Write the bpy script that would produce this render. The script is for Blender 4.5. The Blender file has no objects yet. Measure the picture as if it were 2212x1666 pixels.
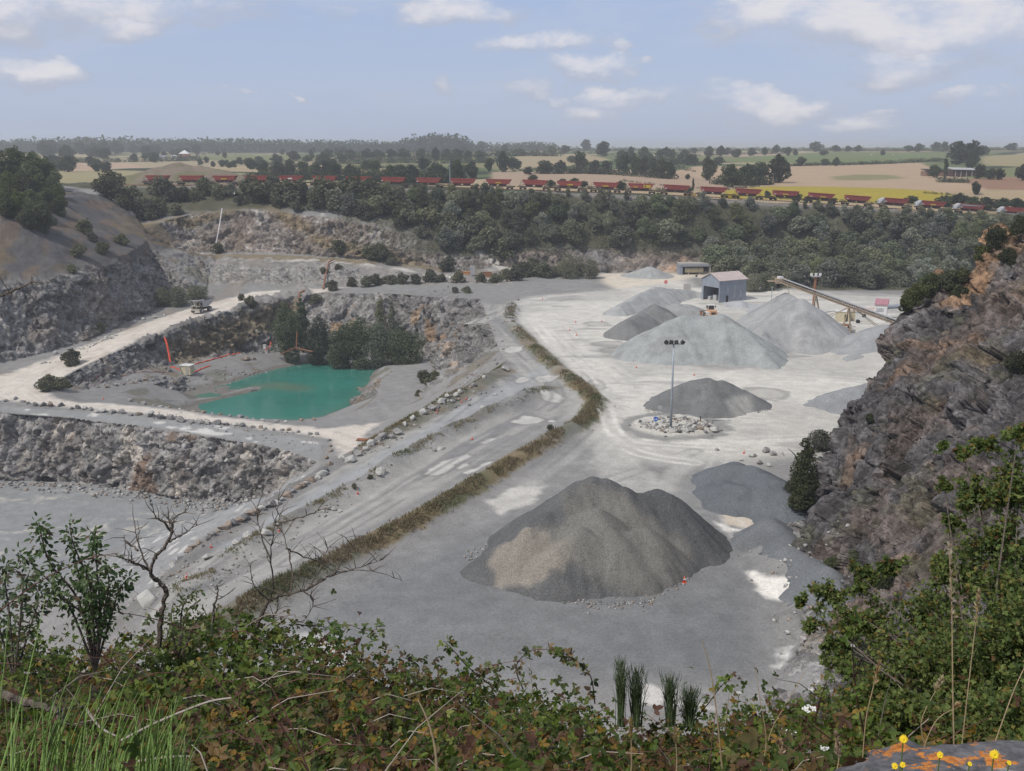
import bpy, bmesh, math, random
import numpy as np
from mathutils import Vector, Matrix, geometry
SC = bpy.context.scene
COL = SC.collection
R = math.radians
# ------------------------------------------------------------------ camera, world, sun
PITCH = R(13.06); FPX = 2218.0; CU, CV = 1106.0, 833.0
cam_d = bpy.data.cameras.new('camera'); cam_d.lens = 36.0*FPX/2212.0; cam_d.sensor_width = 36.0
cam_d.clip_start = 0.05; cam_d.clip_end = 40000
cam = bpy.data.objects.new('camera', cam_d); COL.objects.link(cam); cam.rotation_euler = (math.pi/2-PITCH, 0, 0)
SC.camera = cam
SC.view_settings.view_transform = 'Standard'; SC.view_settings.look = 'None'
SC.view_settings.exposure = 0.0; SC.view_settings.gamma = 1.0
SUN_EL, SUN_ROT = R(52), R(235)          # sun to the left of the camera and a little behind it
sun_dir = Vector((math.sin(SUN_ROT)*math.cos(SUN_EL), math.cos(SUN_ROT)*math.cos(SUN_EL), math.sin(SUN_EL)))
sl = bpy.data.lights.new('sun', 'SUN'); sl.energy = 2.7; sl.angle = R(1.2); sl.color = (1, .955, .89)
so = bpy.data.objects.new('sun', sl); COL.objects.link(so); so.rotation_euler = sun_dir.to_track_quat('Z', 'Y').to_euler()

def ray(u, v):
    return Vector(((u-CU)/FPX, math.cos(PITCH)+(CV-v)/FPX*math.sin(PITCH), -math.sin(PITCH)+(CV-v)/FPX*math.cos(PITCH)))
def Z(u, v, z): d = ray(u, v); return d*(z/d.z)            # the point of that sight line at height z
def Y(u, v, y): d = ray(u, v); return d*(y/d.y)            # ... at distance y

class NT:
    def __init__(s, tree): s.t = tree; s.n = tree.nodes; s.l = tree.links; s.n.clear()
    def node(s, kind, **kw):
        n = s.n.new(kind)
        for k, v in kw.items(): setattr(n, k, v)
        return n
    def put(s, sock, v):
        if isinstance(v, bpy.types.NodeSocket): s.l.new(v, sock)
        else: sock.default_value = v
    def math(s, op, a, b=0.0, c=None, clamp=False):
        n = s.node('ShaderNodeMath', operation=op, use_clamp=clamp); s.put(n.inputs[0], a); s.put(n.inputs[1], b)
        if c is not None: s.put(n.inputs[2], c)
        return n.outputs[0]
    def mix(s, f, a, b, mode='MIX'):
        n = s.node('ShaderNodeMix', data_type='RGBA', blend_type=mode); s.put(n.inputs[0], f)
        for k, v in ((6, a), (7, b)):
            s.put(n.inputs[k], v if isinstance(v, bpy.types.NodeSocket) else (*v, 1.0)[:4])
        return n.outputs[2]
    def noise(s, vec, scale, detail=4, rough=.55, out=0, dist=0.0):
        n = s.node('ShaderNodeTexNoise'); s.put(n.inputs['Scale'], scale); s.put(n.inputs['Detail'], detail); s.put(n.inputs['Roughness'], rough)
        n.inputs['Distortion'].default_value = dist
        if vec is not None: s.l.new(vec, n.inputs['Vector'])
        return n.outputs[out]
    def node_sep(s, c): n = s.node('ShaderNodeSeparateColor'); s.l.new(c, n.inputs[0]); return n.outputs[0]
    def ramp(s, f, lo, hi, a=0.0, b=1.0):
        n = s.node('ShaderNodeMapRange', interpolation_type='SMOOTHSTEP'); s.put(n.inputs[0], f)
        for k, v in ((1, lo), (2, hi), (3, a), (4, b)): s.put(n.inputs[k], v)
        return n.outputs[0]

W = bpy.data.worlds.new('World'); SC.world = W; W.use_nodes = True
w = NT(W.node_tree)
sky = w.node('ShaderNodeTexSky', sky_type='NISHITA'); sky.sun_disc = False; sky.sun_elevation = SUN_EL; sky.sun_rotation = SUN_ROT
sky.altitude = 100; sky.air_density = 1.0; sky.dust_density = 2.0; sky.ozone_density = 1.5
tc = w.node('ShaderNodeTexCoord'); sx = w.node('ShaderNodeSeparateXYZ'); w.l.new(tc.outputs['Generated'], sx.inputs[0])
az = w.math('ARCTAN2', sx.outputs[0], sx.outputs[1]); el = w.math('ARCSINE', sx.outputs[2])
cv = w.node('ShaderNodeCombineXYZ'); w.put(cv.inputs[0], az); w.put(cv.inputs[1], w.math('MULTIPLY', el, 2.0)); w.put(cv.inputs[2], 0.37)
cs = w.node('ShaderNodeCombineXYZ'); w.put(cs.inputs[0], az); w.put(cs.inputs[1], w.math('MULTIPLY', el, 6.0)); w.put(cs.inputs[2], 1.9)
nz = w.noise(cv.outputs[0], 13.0, 9, .62, dist=.4); nz2 = w.noise(cs.outputs[0], 3.2, 6, .6, dist=.5); nz3 = w.noise(cv.outputs[0], 34.0, 6, .65)
def az_el(u, v): d = ray(u, v).normalized(); return math.atan2(d.x, d.y), math.asin(d.z)
CLOUDS = [(130, 10, 340, 60, 1.1), (310, 72, 75, 26, .7), (50, 155, 120, 34, 1.0), (10,130,60,26,.7), (960, 30, 120, 34, 1.0), (1150, 105, 110, 26, 1.0), (1280, 150, 80, 22, .9),
          (1305, 112, 30, 20, .6), (1370, 212, 85, 24, .8), (1285, 240, 60, 22, .7), (1600, 230, 140, 42, 1.05), (1740, 228, 75, 24, .8), (1850, 272, 80, 22, .7),
          (1860, 40, 290, 70, 1.15), (2090, 60, 260, 80, .95), (1960, 140, 110, 34, .8), (2160, 208, 80, 22, .65), (1905, 242, 45, 14, .6),
          (720, 18, 90, 20, .6), (505, 200, 35, 14, .7), (618, 218, 24, 13, .7), (462, 200, 20, 9, .5), (1160, 195, 50, 14, .45), (1000, 190, 40, 10, .35), (1235, 205, 40, 14, .6), (850,222,25,8,.4)]
wnz = w.node('ShaderNodeTexNoise'); wnz.inputs['Scale'].default_value = 9.0; wnz.inputs['Detail'].default_value = 7; wnz.inputs['Roughness'].default_value = .6; w.l.new(cv.outputs[0], wnz.inputs['Vector']); wsp = w.node('ShaderNodeSeparateColor'); w.l.new(wnz.outputs['Color'], wsp.inputs[0])
az0, el0 = az, el; az = w.math('ADD', az, w.math('MULTIPLY', w.math('SUBTRACT', wsp.outputs[0], .5), .17)); el = w.math('ADD', el, w.math('MULTIPLY', w.math('SUBTRACT', wsp.outputs[1], .5), .065))
dens = None; base = None
for (cu, cvv, ru, rv, st) in CLOUDS:
    a0, e0 = az_el(cu, cvv); a1, _ = az_el(cu+ru, cvv); _, e1 = az_el(cu, cvv-rv)
    dx = w.math('DIVIDE', w.math('SUBTRACT', az, a0), abs(a1-a0)*1.5); dy = w.math('DIVIDE', w.math('SUBTRACT', el, e0), abs(e1-e0)*1.5)
    d2 = w.math('ADD', w.math('MULTIPLY', dx, dx), w.math('MULTIPLY', dy, dy))
    m = w.math('MULTIPLY', w.math('SUBTRACT', 1.0, d2, clamp=True), st)
    b = w.math('MULTIPLY', m, w.math('SUBTRACT', dy, -1.0))
    dens = m if dens is None else w.math('MAXIMUM', dens, m); base = b if base is None else w.math('MAXIMUM', base, b)
az, el = az0, el0
thick = w.math('ADD', dens, w.math('MULTIPLY', w.math('SUBTRACT', nz, .5), 2.9))
thick = w.math('ADD', thick, w.math('MULTIPLY', w.math('SUBTRACT', nz3, .5), 1.3))
cm = w.math('MULTIPLY', w.ramp(thick, -.05, 1.3), w.ramp(dens, 0.0, .30))
veil = w.math('MAXIMUM', w.math('MULTIPLY', w.math('MULTIPLY', w.ramp(nz2, .40, .66), w.ramp(el, .0, .16, .35, 1.0)), .62), w.ramp(el, .35, .9, 0.0, .8))
lit = w.ramp(w.math('ADD', base, w.math('MULTIPLY', w.math('SUBTRACT', nz, .5), 1.3)), .25, 1.05)
cc = w.mix(lit, (.47, .50, .59), (.765, .75, .785))
skc = w.mix(1.0, sky.outputs[0], (.094, .098, .104), 'MULTIPLY')
low = w.ramp(el, 0.0, .24)
skc = w.mix(w.math('MULTIPLY', w.ramp(el, 1.0, .1), .8), skc, w.mix(low, (.50, .58, .77), (.37, .49, .78)))
skc = w.mix(veil, skc, w.mix(w.ramp(el, .3, .8), (.54, .585, .71), (.58, .585, .615))); skc = w.mix(w.math('MULTIPLY', cm, .92), skc, cc)
bg = w.node('ShaderNodeBackground'); w.l.new(skc, bg.inputs[0]); bg.inputs[1].default_value = 1.0
ow = w.node('ShaderNodeOutputWorld'); w.l.new(bg.outputs[0], ow.inputs[0])

# ------------------------------------------------------------------ numpy noise
def _h(i, j, k, s):
    with np.errstate(over='ignore'):
        n = i.astype(np.uint32)*np.uint32(374761393)+j.astype(np.uint32)*np.uint32(668265263)+k.astype(np.uint32)*np.uint32(2246822519)+np.uint32((s*1274126177) & 0xffffffff)
        n = (n ^ (n >> np.uint32(13)))*np.uint32(1274126177); n = (n ^ (n >> np.uint32(16)))*np.uint32(2246822519)
    return (n ^ (n >> np.uint32(15))).astype(np.float32)*np.float32(1/4294967295.0)
def vn(p, seed=0):
    f = np.floor(p); i = f.astype(np.int32); t = (p-f).astype(np.float32); t = t*t*(3-2*t); x, y, z = t.T; i, j, k = i.T
    j1 = j+1; k1 = k+1
    def X(a):
        h = [[_h(a, b, c, seed) for c in (k, k1)] for b in (j, j1)]
        u = h[0][0]+(h[0][1]-h[0][0])*z; v = h[1][0]+(h[1][1]-h[1][0])*z
        return u+(v-u)*y
    a = X(i); return a+(X(i+1)-a)*x
def fbm(p, o=4, seed=0, g=.5):
    p = np.asarray(p, float); s = 0; a = 1; n = 0
    for k in range(o): s = s+a*vn(p*(2**k)+k*17.3, seed+k); n += a; a *= g
    return s/n
def blocks(p, scale, seed=0, tilt=1.0):
    """faceted blocks: nearest random cell gives an offset and a tilted plane; returns height, cell tint, edge"""
    q = (np.asarray(p, float)/scale).astype(np.float32); f = np.floor(q).astype(np.int32); best = np.full(len(q), 9e9); sec = best.copy()
    h = np.zeros(len(q)); tint = np.zeros(len(q))
    for a in (-1, 0, 1):
        for b in (-1, 0, 1):
            for c in (-1, 0, 1):
                i, j, k = f[:, 0]+a, f[:, 1]+b, f[:, 2]+c
                r = [_h(i, j, k, seed+s) for s in range(3)]
                d = np.stack([i+r[0], j+r[1], k+r[2]], 1).astype(np.float32)-q; D = (d*d).sum(1)
                m = D < best
                sec = np.where(m, best, np.minimum(sec, D)); best = np.where(m, D, best)
                o = _h(i, j, k, seed+5)-.5; gx = _h(i, j, k, seed+6)-.5; gy = _h(i, j, k, seed+7)-.5; gz = _h(i, j, k, seed+8)-.5
                h = np.where(m, o+tilt*(gx*d[:, 0]+gy*d[:, 1]+gz*d[:, 2])*1.6, h); tint = np.where(m, _h(i, j, k, seed+9), tint)
    return h, tint, np.sqrt(sec)-np.sqrt(best)
def sm(x, a, b): t = np.clip((x-a)/(b-a), 0, 1); return t*t*(3-2*t)
def pdist(XY, line):
    """distance to a polyline and the length along it"""
    Q = np.asarray(line); n0 = len(XY); w_ = np.flatnonzero(((XY > Q.min(0)-40) & (XY < Q.max(0)+40)).all(1)); XY = XY[w_]
    best = np.full(len(XY), 1e9); s = np.zeros(len(XY)); acc = 0
    for a, b in zip(line[:-1], line[1:]):
        ab = b-a; L = np.hypot(*ab)+1e-9; t = np.clip(((XY-a)@ab)/L**2, 0, 1); d = np.hypot(*(XY-a-t[:, None]*ab).T)
        m = d < best; best = np.where(m, d, best); s = np.where(m, acc+t*L, s); acc += L
    B = np.full(n0, 99.0); S = np.zeros(n0); B[w_] = best; S[w_] = s; return B, S
def sdist(XY, poly):
    """signed distance to a closed polygon, positive inside"""
    P = np.asarray(poly); d, _ = pdist(XY, list(P)+[P[0]]); ins = np.zeros(len(XY), bool)
    x, y = XY[:, 0], XY[:, 1]
    for (x0, y0), (x1, y1) in zip(P, np.roll(P, -1, 0)):
        c = ((y0 > y) != (y1 > y)); ins ^= c & (x < (x1-x0)*(y-y0)/((y1-y0) if y1 != y0 else 1e-9)+x0)
    return np.where(ins, d, -d)
def xy(pts, z=None):
    return [np.array((Z(p[0], p[1], p[2] if len(p) > 2 else z))[:2]) for p in pts]

def mesh_np(name, V, F, mat=None, parent=None, col=None, smooth=False, link=True, attrs=None):
    me = bpy.data.meshes.new(name); V = np.asarray(V, np.float32); F = np.asarray(F, np.int32); k = F.shape[1]
    me.vertices.add(len(V)); me.vertices.foreach_set('co', V.ravel()); me.loops.add(F.size); me.loops.foreach_set('vertex_index', F.ravel())
    me.polygons.add(len(F)); me.polygons.foreach_set('loop_start', np.arange(0, F.size, k, dtype=np.int32)); me.polygons.foreach_set('loop_total', np.full(len(F), k, np.int32))
    me.update(calc_edges=True)
    if smooth: me.polygons.foreach_set('use_smooth', np.ones(len(F), bool))
    if col is not None:
        a = me.color_attributes.new('tint', 'FLOAT_COLOR', 'POINT'); c = np.ones((len(V), 4), np.float32); c[:, :3] = col; a.data.foreach_set('color', c.ravel())
    for kx, vx in (attrs or {}).items():
        a = me.attributes.new(kx, 'FLOAT', 'POINT'); a.data.foreach_set('value', np.asarray(vx, np.float32))
    if mat: me.materials.append(mat)
    o = bpy.data.objects.new(name, me)
    if link: COL.objects.link(o)
    if parent: o.parent = parent
    return o
def tag(o, label=None, cat=None, group=None, kind=None):
    if label: o['label'] = label
    if cat: o['category'] = cat
    if group: o['group'] = group
    if kind: o['kind'] = kind
    return o
def thing(name, label, cat, loc=(0, 0, 0), rz=0, group=None, s=1.0):
    o = bpy.data.objects.new(name, None); COL.objects.link(o); o.location = loc; o.rotation_euler = (0, 0, rz); o.scale = (s, s, s)
    o.empty_display_size = .3
    return tag(o, label, cat, group)
def copy_tree(o, parent=None):
    c = o.copy(); COL.objects.link(c); c.parent = parent
    for ch in o.children: copy_tree(ch, c)
    return c
class MB:
    def __init__(s): s.V = []; s.F = []; s.M = []
    def add(s, V, F, m=0):
        n = len(s.V); s.V += [tuple(v) for v in V]; s.F += [tuple(i+n for i in f) for f in F]; s.M += [m]*len(F); return s
    def box(s, c, d, rz=0, M=None, m=0):
        V = [Vector((x*d[0]/2, y*d[1]/2, z*d[2]/2)) for x in (-1, 1) for y in (-1, 1) for z in (-1, 1)]
        if M is None: M = Matrix.Rotation(rz, 3, 'Z')
        V = [M @ v+Vector(c) for v in V]
        return s.add(V, [(0, 1, 3, 2), (4, 6, 7, 5), (0, 4, 5, 1), (2, 3, 7, 6), (0, 2, 6, 4), (1, 5, 7, 3)], m)
    def tube(s, pts, r, n=8, cap=True, m=0):
        pts = [Vector(p) for p in pts]; rs = r if hasattr(r, '__len__') else [r]*len(pts); V = []; F = []; up = None
        for i, p in enumerate(pts):
            t = (pts[min(i+1, len(pts)-1)]-pts[max(i-1, 0)]).normalized()
            if up is None: up = Vector((0, 0, 1)) if abs(t.z) < .9 else Vector((1, 0, 0))
            a = t.cross(up).normalized(); b = t.cross(a).normalized(); up = -b if b.dot(up) < 0 else b
            for k in range(n):
                g = 2*math.pi*k/n; V.append(p+a*rs[i]*math.cos(g)+b*rs[i]*math.sin(g))
        for i in range(len(pts)-1):
            for k in range(n): F.append((i*n+k, i*n+(k+1) % n, (i+1)*n+(k+1) % n, (i+1)*n+k))
        if cap: F.append(tuple(range(n))[::-1]); F.append(tuple((len(pts)-1)*n+k for k in range(n)))
        return s.add(V, F, m)
    def bar(s, a, b, w, h=None, m=0):
        a, b = Vector(a), Vector(b); t = (b-a); L = t.length; q = t.to_track_quat('X', 'Z').to_matrix()
        return s.box((a+b)/2, (L, w, h or w), M=q, m=m)
    def prism(s, outline, a, b, m=0):
        """outline: 3D points of one face; extruded by vector b-a"""
        o = [Vector(p)+Vector(a) for p in outline]; e = [Vector(p)+Vector(b) for p in outline]; n = len(o)
        return s.add(o+e, [tuple(range(n))[::-1], tuple(range(n, 2*n))]+[(i, (i+1) % n, n+(i+1) % n, n+i) for i in range(n)], m)
    def build(s, name, mats, parent=None, link=True, smooth=False):
        me = bpy.data.meshes.new(name); me.from_pydata(s.V, [], s.F); mats = mats if isinstance(mats, (list, tuple)) else [mats]
        for m in mats: me.materials.append(m)
        bm = bmesh.new(); bm.from_mesh(me); bmesh.ops.recalc_face_normals(bm, faces=bm.faces); bm.to_mesh(me); bm.free()
        if len(mats) > 1: me.polygons.foreach_set('material_index', s.M)
        if smooth: me.polygons.foreach_set('use_smooth', [True]*len(me.polygons))
        o = bpy.data.objects.new(name, me); o.parent = parent
        if link: COL.objects.link(o)
        return o
def mat(name, color, rough=.85, var=.18, scale=3.0, metal=0.0, bump=0.0, spec=.3, dirt=None, bs=None):
    m = bpy.data.materials.new(name); m.use_nodes = True; t = NT(m.node_tree)
    p = t.node('ShaderNodeBsdfPrincipled'); g = t.node('ShaderNodeTexCoord').outputs['Object']
    n = t.noise(g, scale, 5, .65)
    c = t.mix(t.ramp(n, .25, .75), tuple(x*(1-var) for x in color), tuple(min(1, x*(1+var)) for x in color))
    if dirt: c = t.mix(t.math('MULTIPLY', t.ramp(t.noise(g, scale*.6+.35, 6, .7), .48, .68), .75), c, dirt)
    t.put(p.inputs['Base Color'], c); p.inputs['Roughness'].default_value = rough; p.inputs['Metallic'].default_value = metal
    p.inputs['Specular IOR Level'].default_value = spec
    if bump:
        b = t.node('ShaderNodeBump'); b.inputs['Strength'].default_value = bump; b.inputs['Distance'].default_value = .1
        t.put(b.inputs['Height'], t.noise(g, bs or scale*4, 5)); t.l.new(b.outputs[0], p.inputs['Normal'])
    o = t.node('ShaderNodeOutputMaterial'); t.l.new(p.outputs[0], o.inputs[0]); return m
def tinted(name, fine=2.5, amp=.22, rough=.95, bumps=((1.2, .5, .25),), spec=.15, obj=False, speck=None, cells=None):
    """material that takes its colour from the mesh's 'tint' and breaks it up with noise and bumps"""
    m = bpy.data.materials.new(name); m.use_nodes = True; t = NT(m.node_tree); p = t.node('ShaderNodeBsdfPrincipled')
    g = t.node('ShaderNodeNewGeometry').outputs['Position'] if not obj else t.node('ShaderNodeTexCoord').outputs['Object']
    a = t.node('ShaderNodeAttribute', attribute_name='tint').outputs['Color']
    f = t.math('ADD', t.math('MULTIPLY', t.noise(g, fine, 6, .7), 2*amp), t.math('MULTIPLY', t.noise(g, fine*.13, 5, .6), 1.4*amp))
    f = t.math('ADD', f, 1-1.7*amp); wn = t.noise(g, fine*2.6, 2, .6); f = t.math('MULTIPLY', f, t.ramp(wn, .25, .75, 1-amp*.9, 1+amp*.9))
    c = t.mix(1.0, a, f, 'MULTIPLY')
    if speck:
        s = t.ramp(t.noise(g, speck[0], 2, .5), speck[1], speck[1]+.08); c = t.mix(t.math('MULTIPLY', s, speck[2]), c, speck[3])
    prev = None
    for (sc, st, di, ca) in cells or ():
        v_ = t.node('ShaderNodeTexVoronoi'); wv = t.node('ShaderNodeVectorMath', operation='ADD'); t.l.new(g, wv.inputs[0]); wn2 = t.node('ShaderNodeTexNoise'); wn2.inputs['Scale'].default_value = sc*.6; t.l.new(g, wn2.inputs['Vector']); vs = t.node('ShaderNodeVectorMath', operation='SCALE'); t.l.new(wn2.outputs['Color'], vs.inputs[0]); vs.inputs['Scale'].default_value = 1.1/sc; t.l.new(vs.outputs[0], wv.inputs[1]); t.l.new(wv.outputs[0], v_.inputs['Vector']); v_.inputs['Scale'].default_value = sc
        c = t.mix(1.0, c, t.ramp(t.node_sep(v_.outputs['Color']), 0.0, 1.0, 1-ca, 1+ca), 'MULTIPLY')
        b = t.node('ShaderNodeBump'); b.inputs['Strength'].default_value = st; b.inputs['Distance'].default_value = di; t.l.new(v_.outputs['Distance'], b.inputs['Height']); b.invert = True
        if prev: t.l.new(prev, b.inputs['Normal'])
        prev = b.outputs[0]
    t.put(p.inputs['Base Color'], c); p.inputs['Roughness'].default_value = rough; p.inputs['Specular IOR Level'].default_value = spec
    for (sc, st, di) in bumps:
        b = t.node('ShaderNodeBump'); b.inputs['Strength'].default_value = st; b.inputs['Distance'].default_value = di
        t.put(b.inputs['Height'], t.noise(g, sc, 5, .65))
        if prev: t.l.new(prev, b.inputs['Normal'])
        prev = b.outputs[0]
    if prev: t.l.new(prev, p.inputs['Normal'])
    o = t.node('ShaderNodeOutputMaterial'); t.l.new(p.outputs[0], o.inputs[0]); return m
# ------------------------------------------------------------------ terrain: break lines in metres, traced as sight line + height (z) or distance (y)
YD = -48.0
LINES = []
def zl(*p, z=None): LINES.append([Z(a[0], a[1], a[2] if len(a) > 2 else z) for a in p])
def yl(*p): LINES.append([Y(*a) for a in p])
def wl(*p): LINES.append([Vector(a) for a in p])
# far edge, track shelf and the slope below it
TRACK_UV = [(100, 397, 458), (315, 399, 455), (700, 401, 443), (1150, 410, 430), (1430, 420, 423), (1700, 434, 425), (1950, 451, 428), (2212, 471, 430), (2420, 488, 432)]
TRACK = [Y(*a) for a in TRACK_UV]
def toff(dy, dz, lo=0, hi=None): return [t+Vector((0, dy, dz)) for t in TRACK[lo:hi]]
LINES += [toff(-4.5, -.9), toff(4.0, -.9), toff(9, -3.2)]
wl((-420, 540, -24), (-200, 540, -23), (0, 540, -22.5), (200, 540, -21.5), (420, 540, -20))
wl((420, 540, -20), (420, 390, -28)); wl((-420, 540, -24), (-420, 300, -16))
wl((-230, 470, -16.5), (-300, 480, -17))
# left wall: crest, scree foot, foot at the haul road
LINES.append([Vector((-420, 260, -14)), Vector((-230, 290, -15)), Y(0, 462, 318), Y(60, 458, 332), Y(112, 455, 350), Y(160, 430, 380), Y(215, 432, 395), Y(275, 452, 408), Y(300, 475, 415)])
LINES.append([Vector((-420, 240, -30)), Y(-60, 640, 282), Y(0, 628, 288), Y(80, 618, 296), Y(150, 602, 306), Y(230, 575, 322), Y(290, 545, 345), Y(318, 520, 372), Y(310, 490, 400)])
LINES.append([Vector((-420, 230, -57)), Z(-80, 800, -57.5), Z(0, 785, -57.3), Z(110, 760, -56.3), Z(200, 728, -55), Z(290, 690, -53.3), Z(352, 650, -51.3)])
wl((-420, 262, -57.5), (-190, 262, -58)); wl((-420, 150, -74), (-90, 150, -74)); wl((-420, 218, -74), (-150, 222, -74)); wl((-420, 229, -60), (-160, 232, -60))
yl((150, 396, 430), (205, 392, 445)); yl((215, 405, 425), (290, 420, 432))
# benches at the back left
LINES.append([Y(300, 475, 415), Y(420, 460, 418), Y(560, 452, 418), Y(700, 470, 414), Y(800, 488, 411), Y(900, 518, 408), Y(1000, 548, 405), Y(1085, 574, 402), Y(1170, 590, 399)])
LINES.append([Y(322, 556, 398), Y(400, 548, 402), Y(470, 545, 403), Y(600, 547, 402), Y(700, 554, 400), Y(800, 562, 399), Y(900, 575, 398), Y(1000, 588, 396), Y(1090, 598, 394)])
LINES.append([Y(335, 568, 392), Y(400, 557, 397), Y(470, 552, 398), Y(600, 555, 397), Y(700, 563, 395), Y(800, 572, 393), Y(900, 584, 391), Y(1000, 597, 388), Y(1090, 606, 386)])
zl((352, 650, -51.3), (440, 640, -50.3), (540, 634, -49.6), (650, 622, -48.8), (760, 617, -48.2), (900, 611, -47.8), (1000, 609, -47.6), (1100, 610, -47.8))
# rock face behind the yard and foot of the wooded slope
yl((1150, 566, 402), (1200, 548, 406), (1300, 540, 407), (1400, 536, 408), (1550, 540, 408), (1700, 548, 408), (1900, 560, 404), (2212, 575, 400))
zl((1170, 596, -47.6), (1300, 590, -47.9), (1400, 589, -48), (1550, 594, -48), (1700, 600, -48), (1900, 606, -48), (2212, 612, -48), (2500, 612, -48))
# haul road, left limb and its inner edge above the pond
zl((433, 656, -51.6), (300, 702, -54), (180, 748, -56.2), (60, 796, -57.8), (-60, 830, -58.6))
RIN = [(690, 632, -49), (640, 639, -49.5), (560, 652, -50.2), (433, 690, -52.2), (300, 737, -54.5), (200, 781, -56.5), (105, 832, -58.2), (120, 858, -58.8), (170, 868, -59.2), (330, 877, -59.8), (450, 894, -60.3), (600, 914, -60.8), (700, 924, -61), (830, 912, -61)]
zl(*RIN)
zl((690, 632, -49), (760, 632, -48.6), (850, 634, -48.3), (930, 640, -48), (1040, 648, -48))
# service shelf round the pond
zl((170, 845, -60.2), (210, 824, -60.4), (300, 795, -60.7), (370, 776, -61.4), (433, 770, -62.4), (520, 760, -63.4), (640, 751, -64.8), (740, 757, -65.3), (850, 773, -66.3), (925, 768, -65.5), (945, 800, -61.8), (962, 835, -60.5), (900, 866, -60.6), (850, 892, -60.8), (838, 905, -61))
zl((170, 862, -60.6), (260, 848, -61.2), (330, 830, -62.5), (400, 812, -64.4), (520, 786, -64.5), (610, 773, -65.4), (690, 768, -66), (780, 778, -66.4), (826, 788, -66.6), (850, 800, -62), (822, 822, -60.8), (815, 856, -60.9), (826, 898, -61.2))
SHORE = [(680, 783), (600, 796), (500, 826), (425, 842), (395, 852), (430, 858), (480, 850), (545, 834), (575, 833), (560, 843), (480, 858), (430, 874), (402, 884), (440, 895), (560, 905), (640, 908), (700, 899), (752, 880), (778, 852), (795, 826), (812, 797), (750, 787), (680, 783)]
zl(*SHORE, z=-67.0)
LINES.append([Vector((*Z(a, b, -67).xy, -71)) for a, b in [(640, 812), (730, 812), (745, 850), (680, 882), (560, 886), (540, 868), (610, 845), (640, 812)]])
zl((300, 872, -61.2), (390, 889, -61.8), (560, 909, -62.8), (640, 912, -63.2), (720, 903, -62.2), (775, 888, -61.2))
zl((330, 862, -63.5), (420, 866, -66.2), (480, 854, -66.4), (540, 839, -66.5))
# outer edge of the haul road, apron and the face below
zl((0, 872, -59), (100, 880, -59.3), (200, 890, -59.7), (330, 901, -60), (450, 916, -60.5), (560, 931, -60.8), (640, 941, -61.1), (712, 955, -61.5))
zl((-150, 880, -60), (0, 893, -59.8), (150, 903, -60), (330, 925, -60.6), (450, 944, -61), (560, 960, -61.3), (635, 978, -61.9), (690, 1000, -62.4))
zl((-150, 1035, -74), (0, 1037, -74), (150, 1042, -74), (300, 1062, -74), (420, 1080, -74), (490, 1086, -73.8), (560, 1070, -72), (625, 1036, -66.5), (690, 1004, -62.6))
zl((560, 1120, -71.5), (480, 1150, -73), (380, 1150, -74), (200, 1200, -74), (0, 1330, -74))
# ramp: rock line on its left, and levels
RL = [(1040, 650, -48), (1058, 700, -48), (1075, 745, -48), (1095, 790, -48), (1040, 825, -48.6), (950, 870, -49.3), (850, 930, -50), (780, 970, -50.6), (700, 1012, -51.2), (640, 1050, -51.6), (560, 1105, -52.2), (430, 1190, -53), (320, 1290, -53.8), (250, 1350, -54.2)]
zl(*RL)
zl((760, 985, -61.6), (735, 1003, -62)); 
CREST = [(1105, 655), (1100, 690), (1150, 740), (1205, 790), (1262, 830), (1290, 862), (1262, 905), (1190, 940), (1100, 990), (1000, 1055), (880, 1120), (760, 1180), (640, 1240), (520, 1300), (400, 1365)]
zl(*[(a, b, -48) for a, b in CREST]); 
zl((1000, 700, -49.5), (975, 745, -55), (985, 790, -59.8))
# yard interior and near edge of the floor
zl((1500, 700, YD), (1500, 1000, YD), (1300, 1350, YD), (1600, 1350, YD)); zl((1800, 700, YD), (1700, 900, YD)); zl((2100, 650, YD), (2300, 640, YD))
zl((1800, 1000, -47.6), (1690, 1150, -47.8), (1575, 1215, YD), (1690, 1300, YD), (1680, 1440, YD), (1640, 1500, YD))
# right-hand cliff
SIL = [(1718, 1190, 112), (1735, 1140, 118), (1775, 1050, 126), (1800, 950, 134), (1818, 880, 140), (1835, 850, 143), (1900, 740, 149), (1935, 668, 153), (1975, 640, 156), (2060, 600, 158), (2120, 545, 158), (2165, 510, 156), (2240, 485, 150), (2450, 430, 140)]
yl(*SIL)
def back(p, dd, dz): q = Y(*p); h = Vector((q.x, q.y, 0)).normalized()*dd; return Vector((q.x+h.x, q.y+h.y, q.z+dz))
LINES.append([back(SIL[i], 9+i*.8, -3-i*1.7) for i in range(1, 13)])
LINES.append([Vector((v.x, v.y, -48)) for v in [back(SIL[i], 13+i*1.1, 0) for i in range(2, 13)]])
LINES.append([Z(1718, 1190, -46.5), Z(1790, 1235, -45.2), Z(1815, 1320, -44.5), Z(1822, 1400, -44.2), Z(1800, 1500, -44.5)])
yl((1850, 1130, 105), (1860, 1010, 117), (1900, 900, 124), (1960, 800, 131), (2030, 700, 138), (2110, 620, 143), (2180, 560, 145))
yl((1900, 1200, 94), (1960, 1050, 103), (2010, 930, 111), (2080, 800, 119), (2160, 680, 127), (2260, 590, 131))
yl((1930, 1330, 83), (2010, 1220, 87), (2100, 1100, 91), (2212, 950, 97), (2330, 820, 104), (2450, 640, 112))
yl((1900, 1480, 74), (2050, 1400, 74), (2212, 1250, 76), (2400, 1100, 80), (2600, 900, 88))
wl((45, 52, -26), (70, 55, -20), (110, 70, -14), (170, 110, -11)); wl((170, 110, -11), (180, 160, -16), (190, 200, -30), (200, 230, -47)); wl((200, 230, -47), (300, 330, -44), (420, 390, -28))
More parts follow.
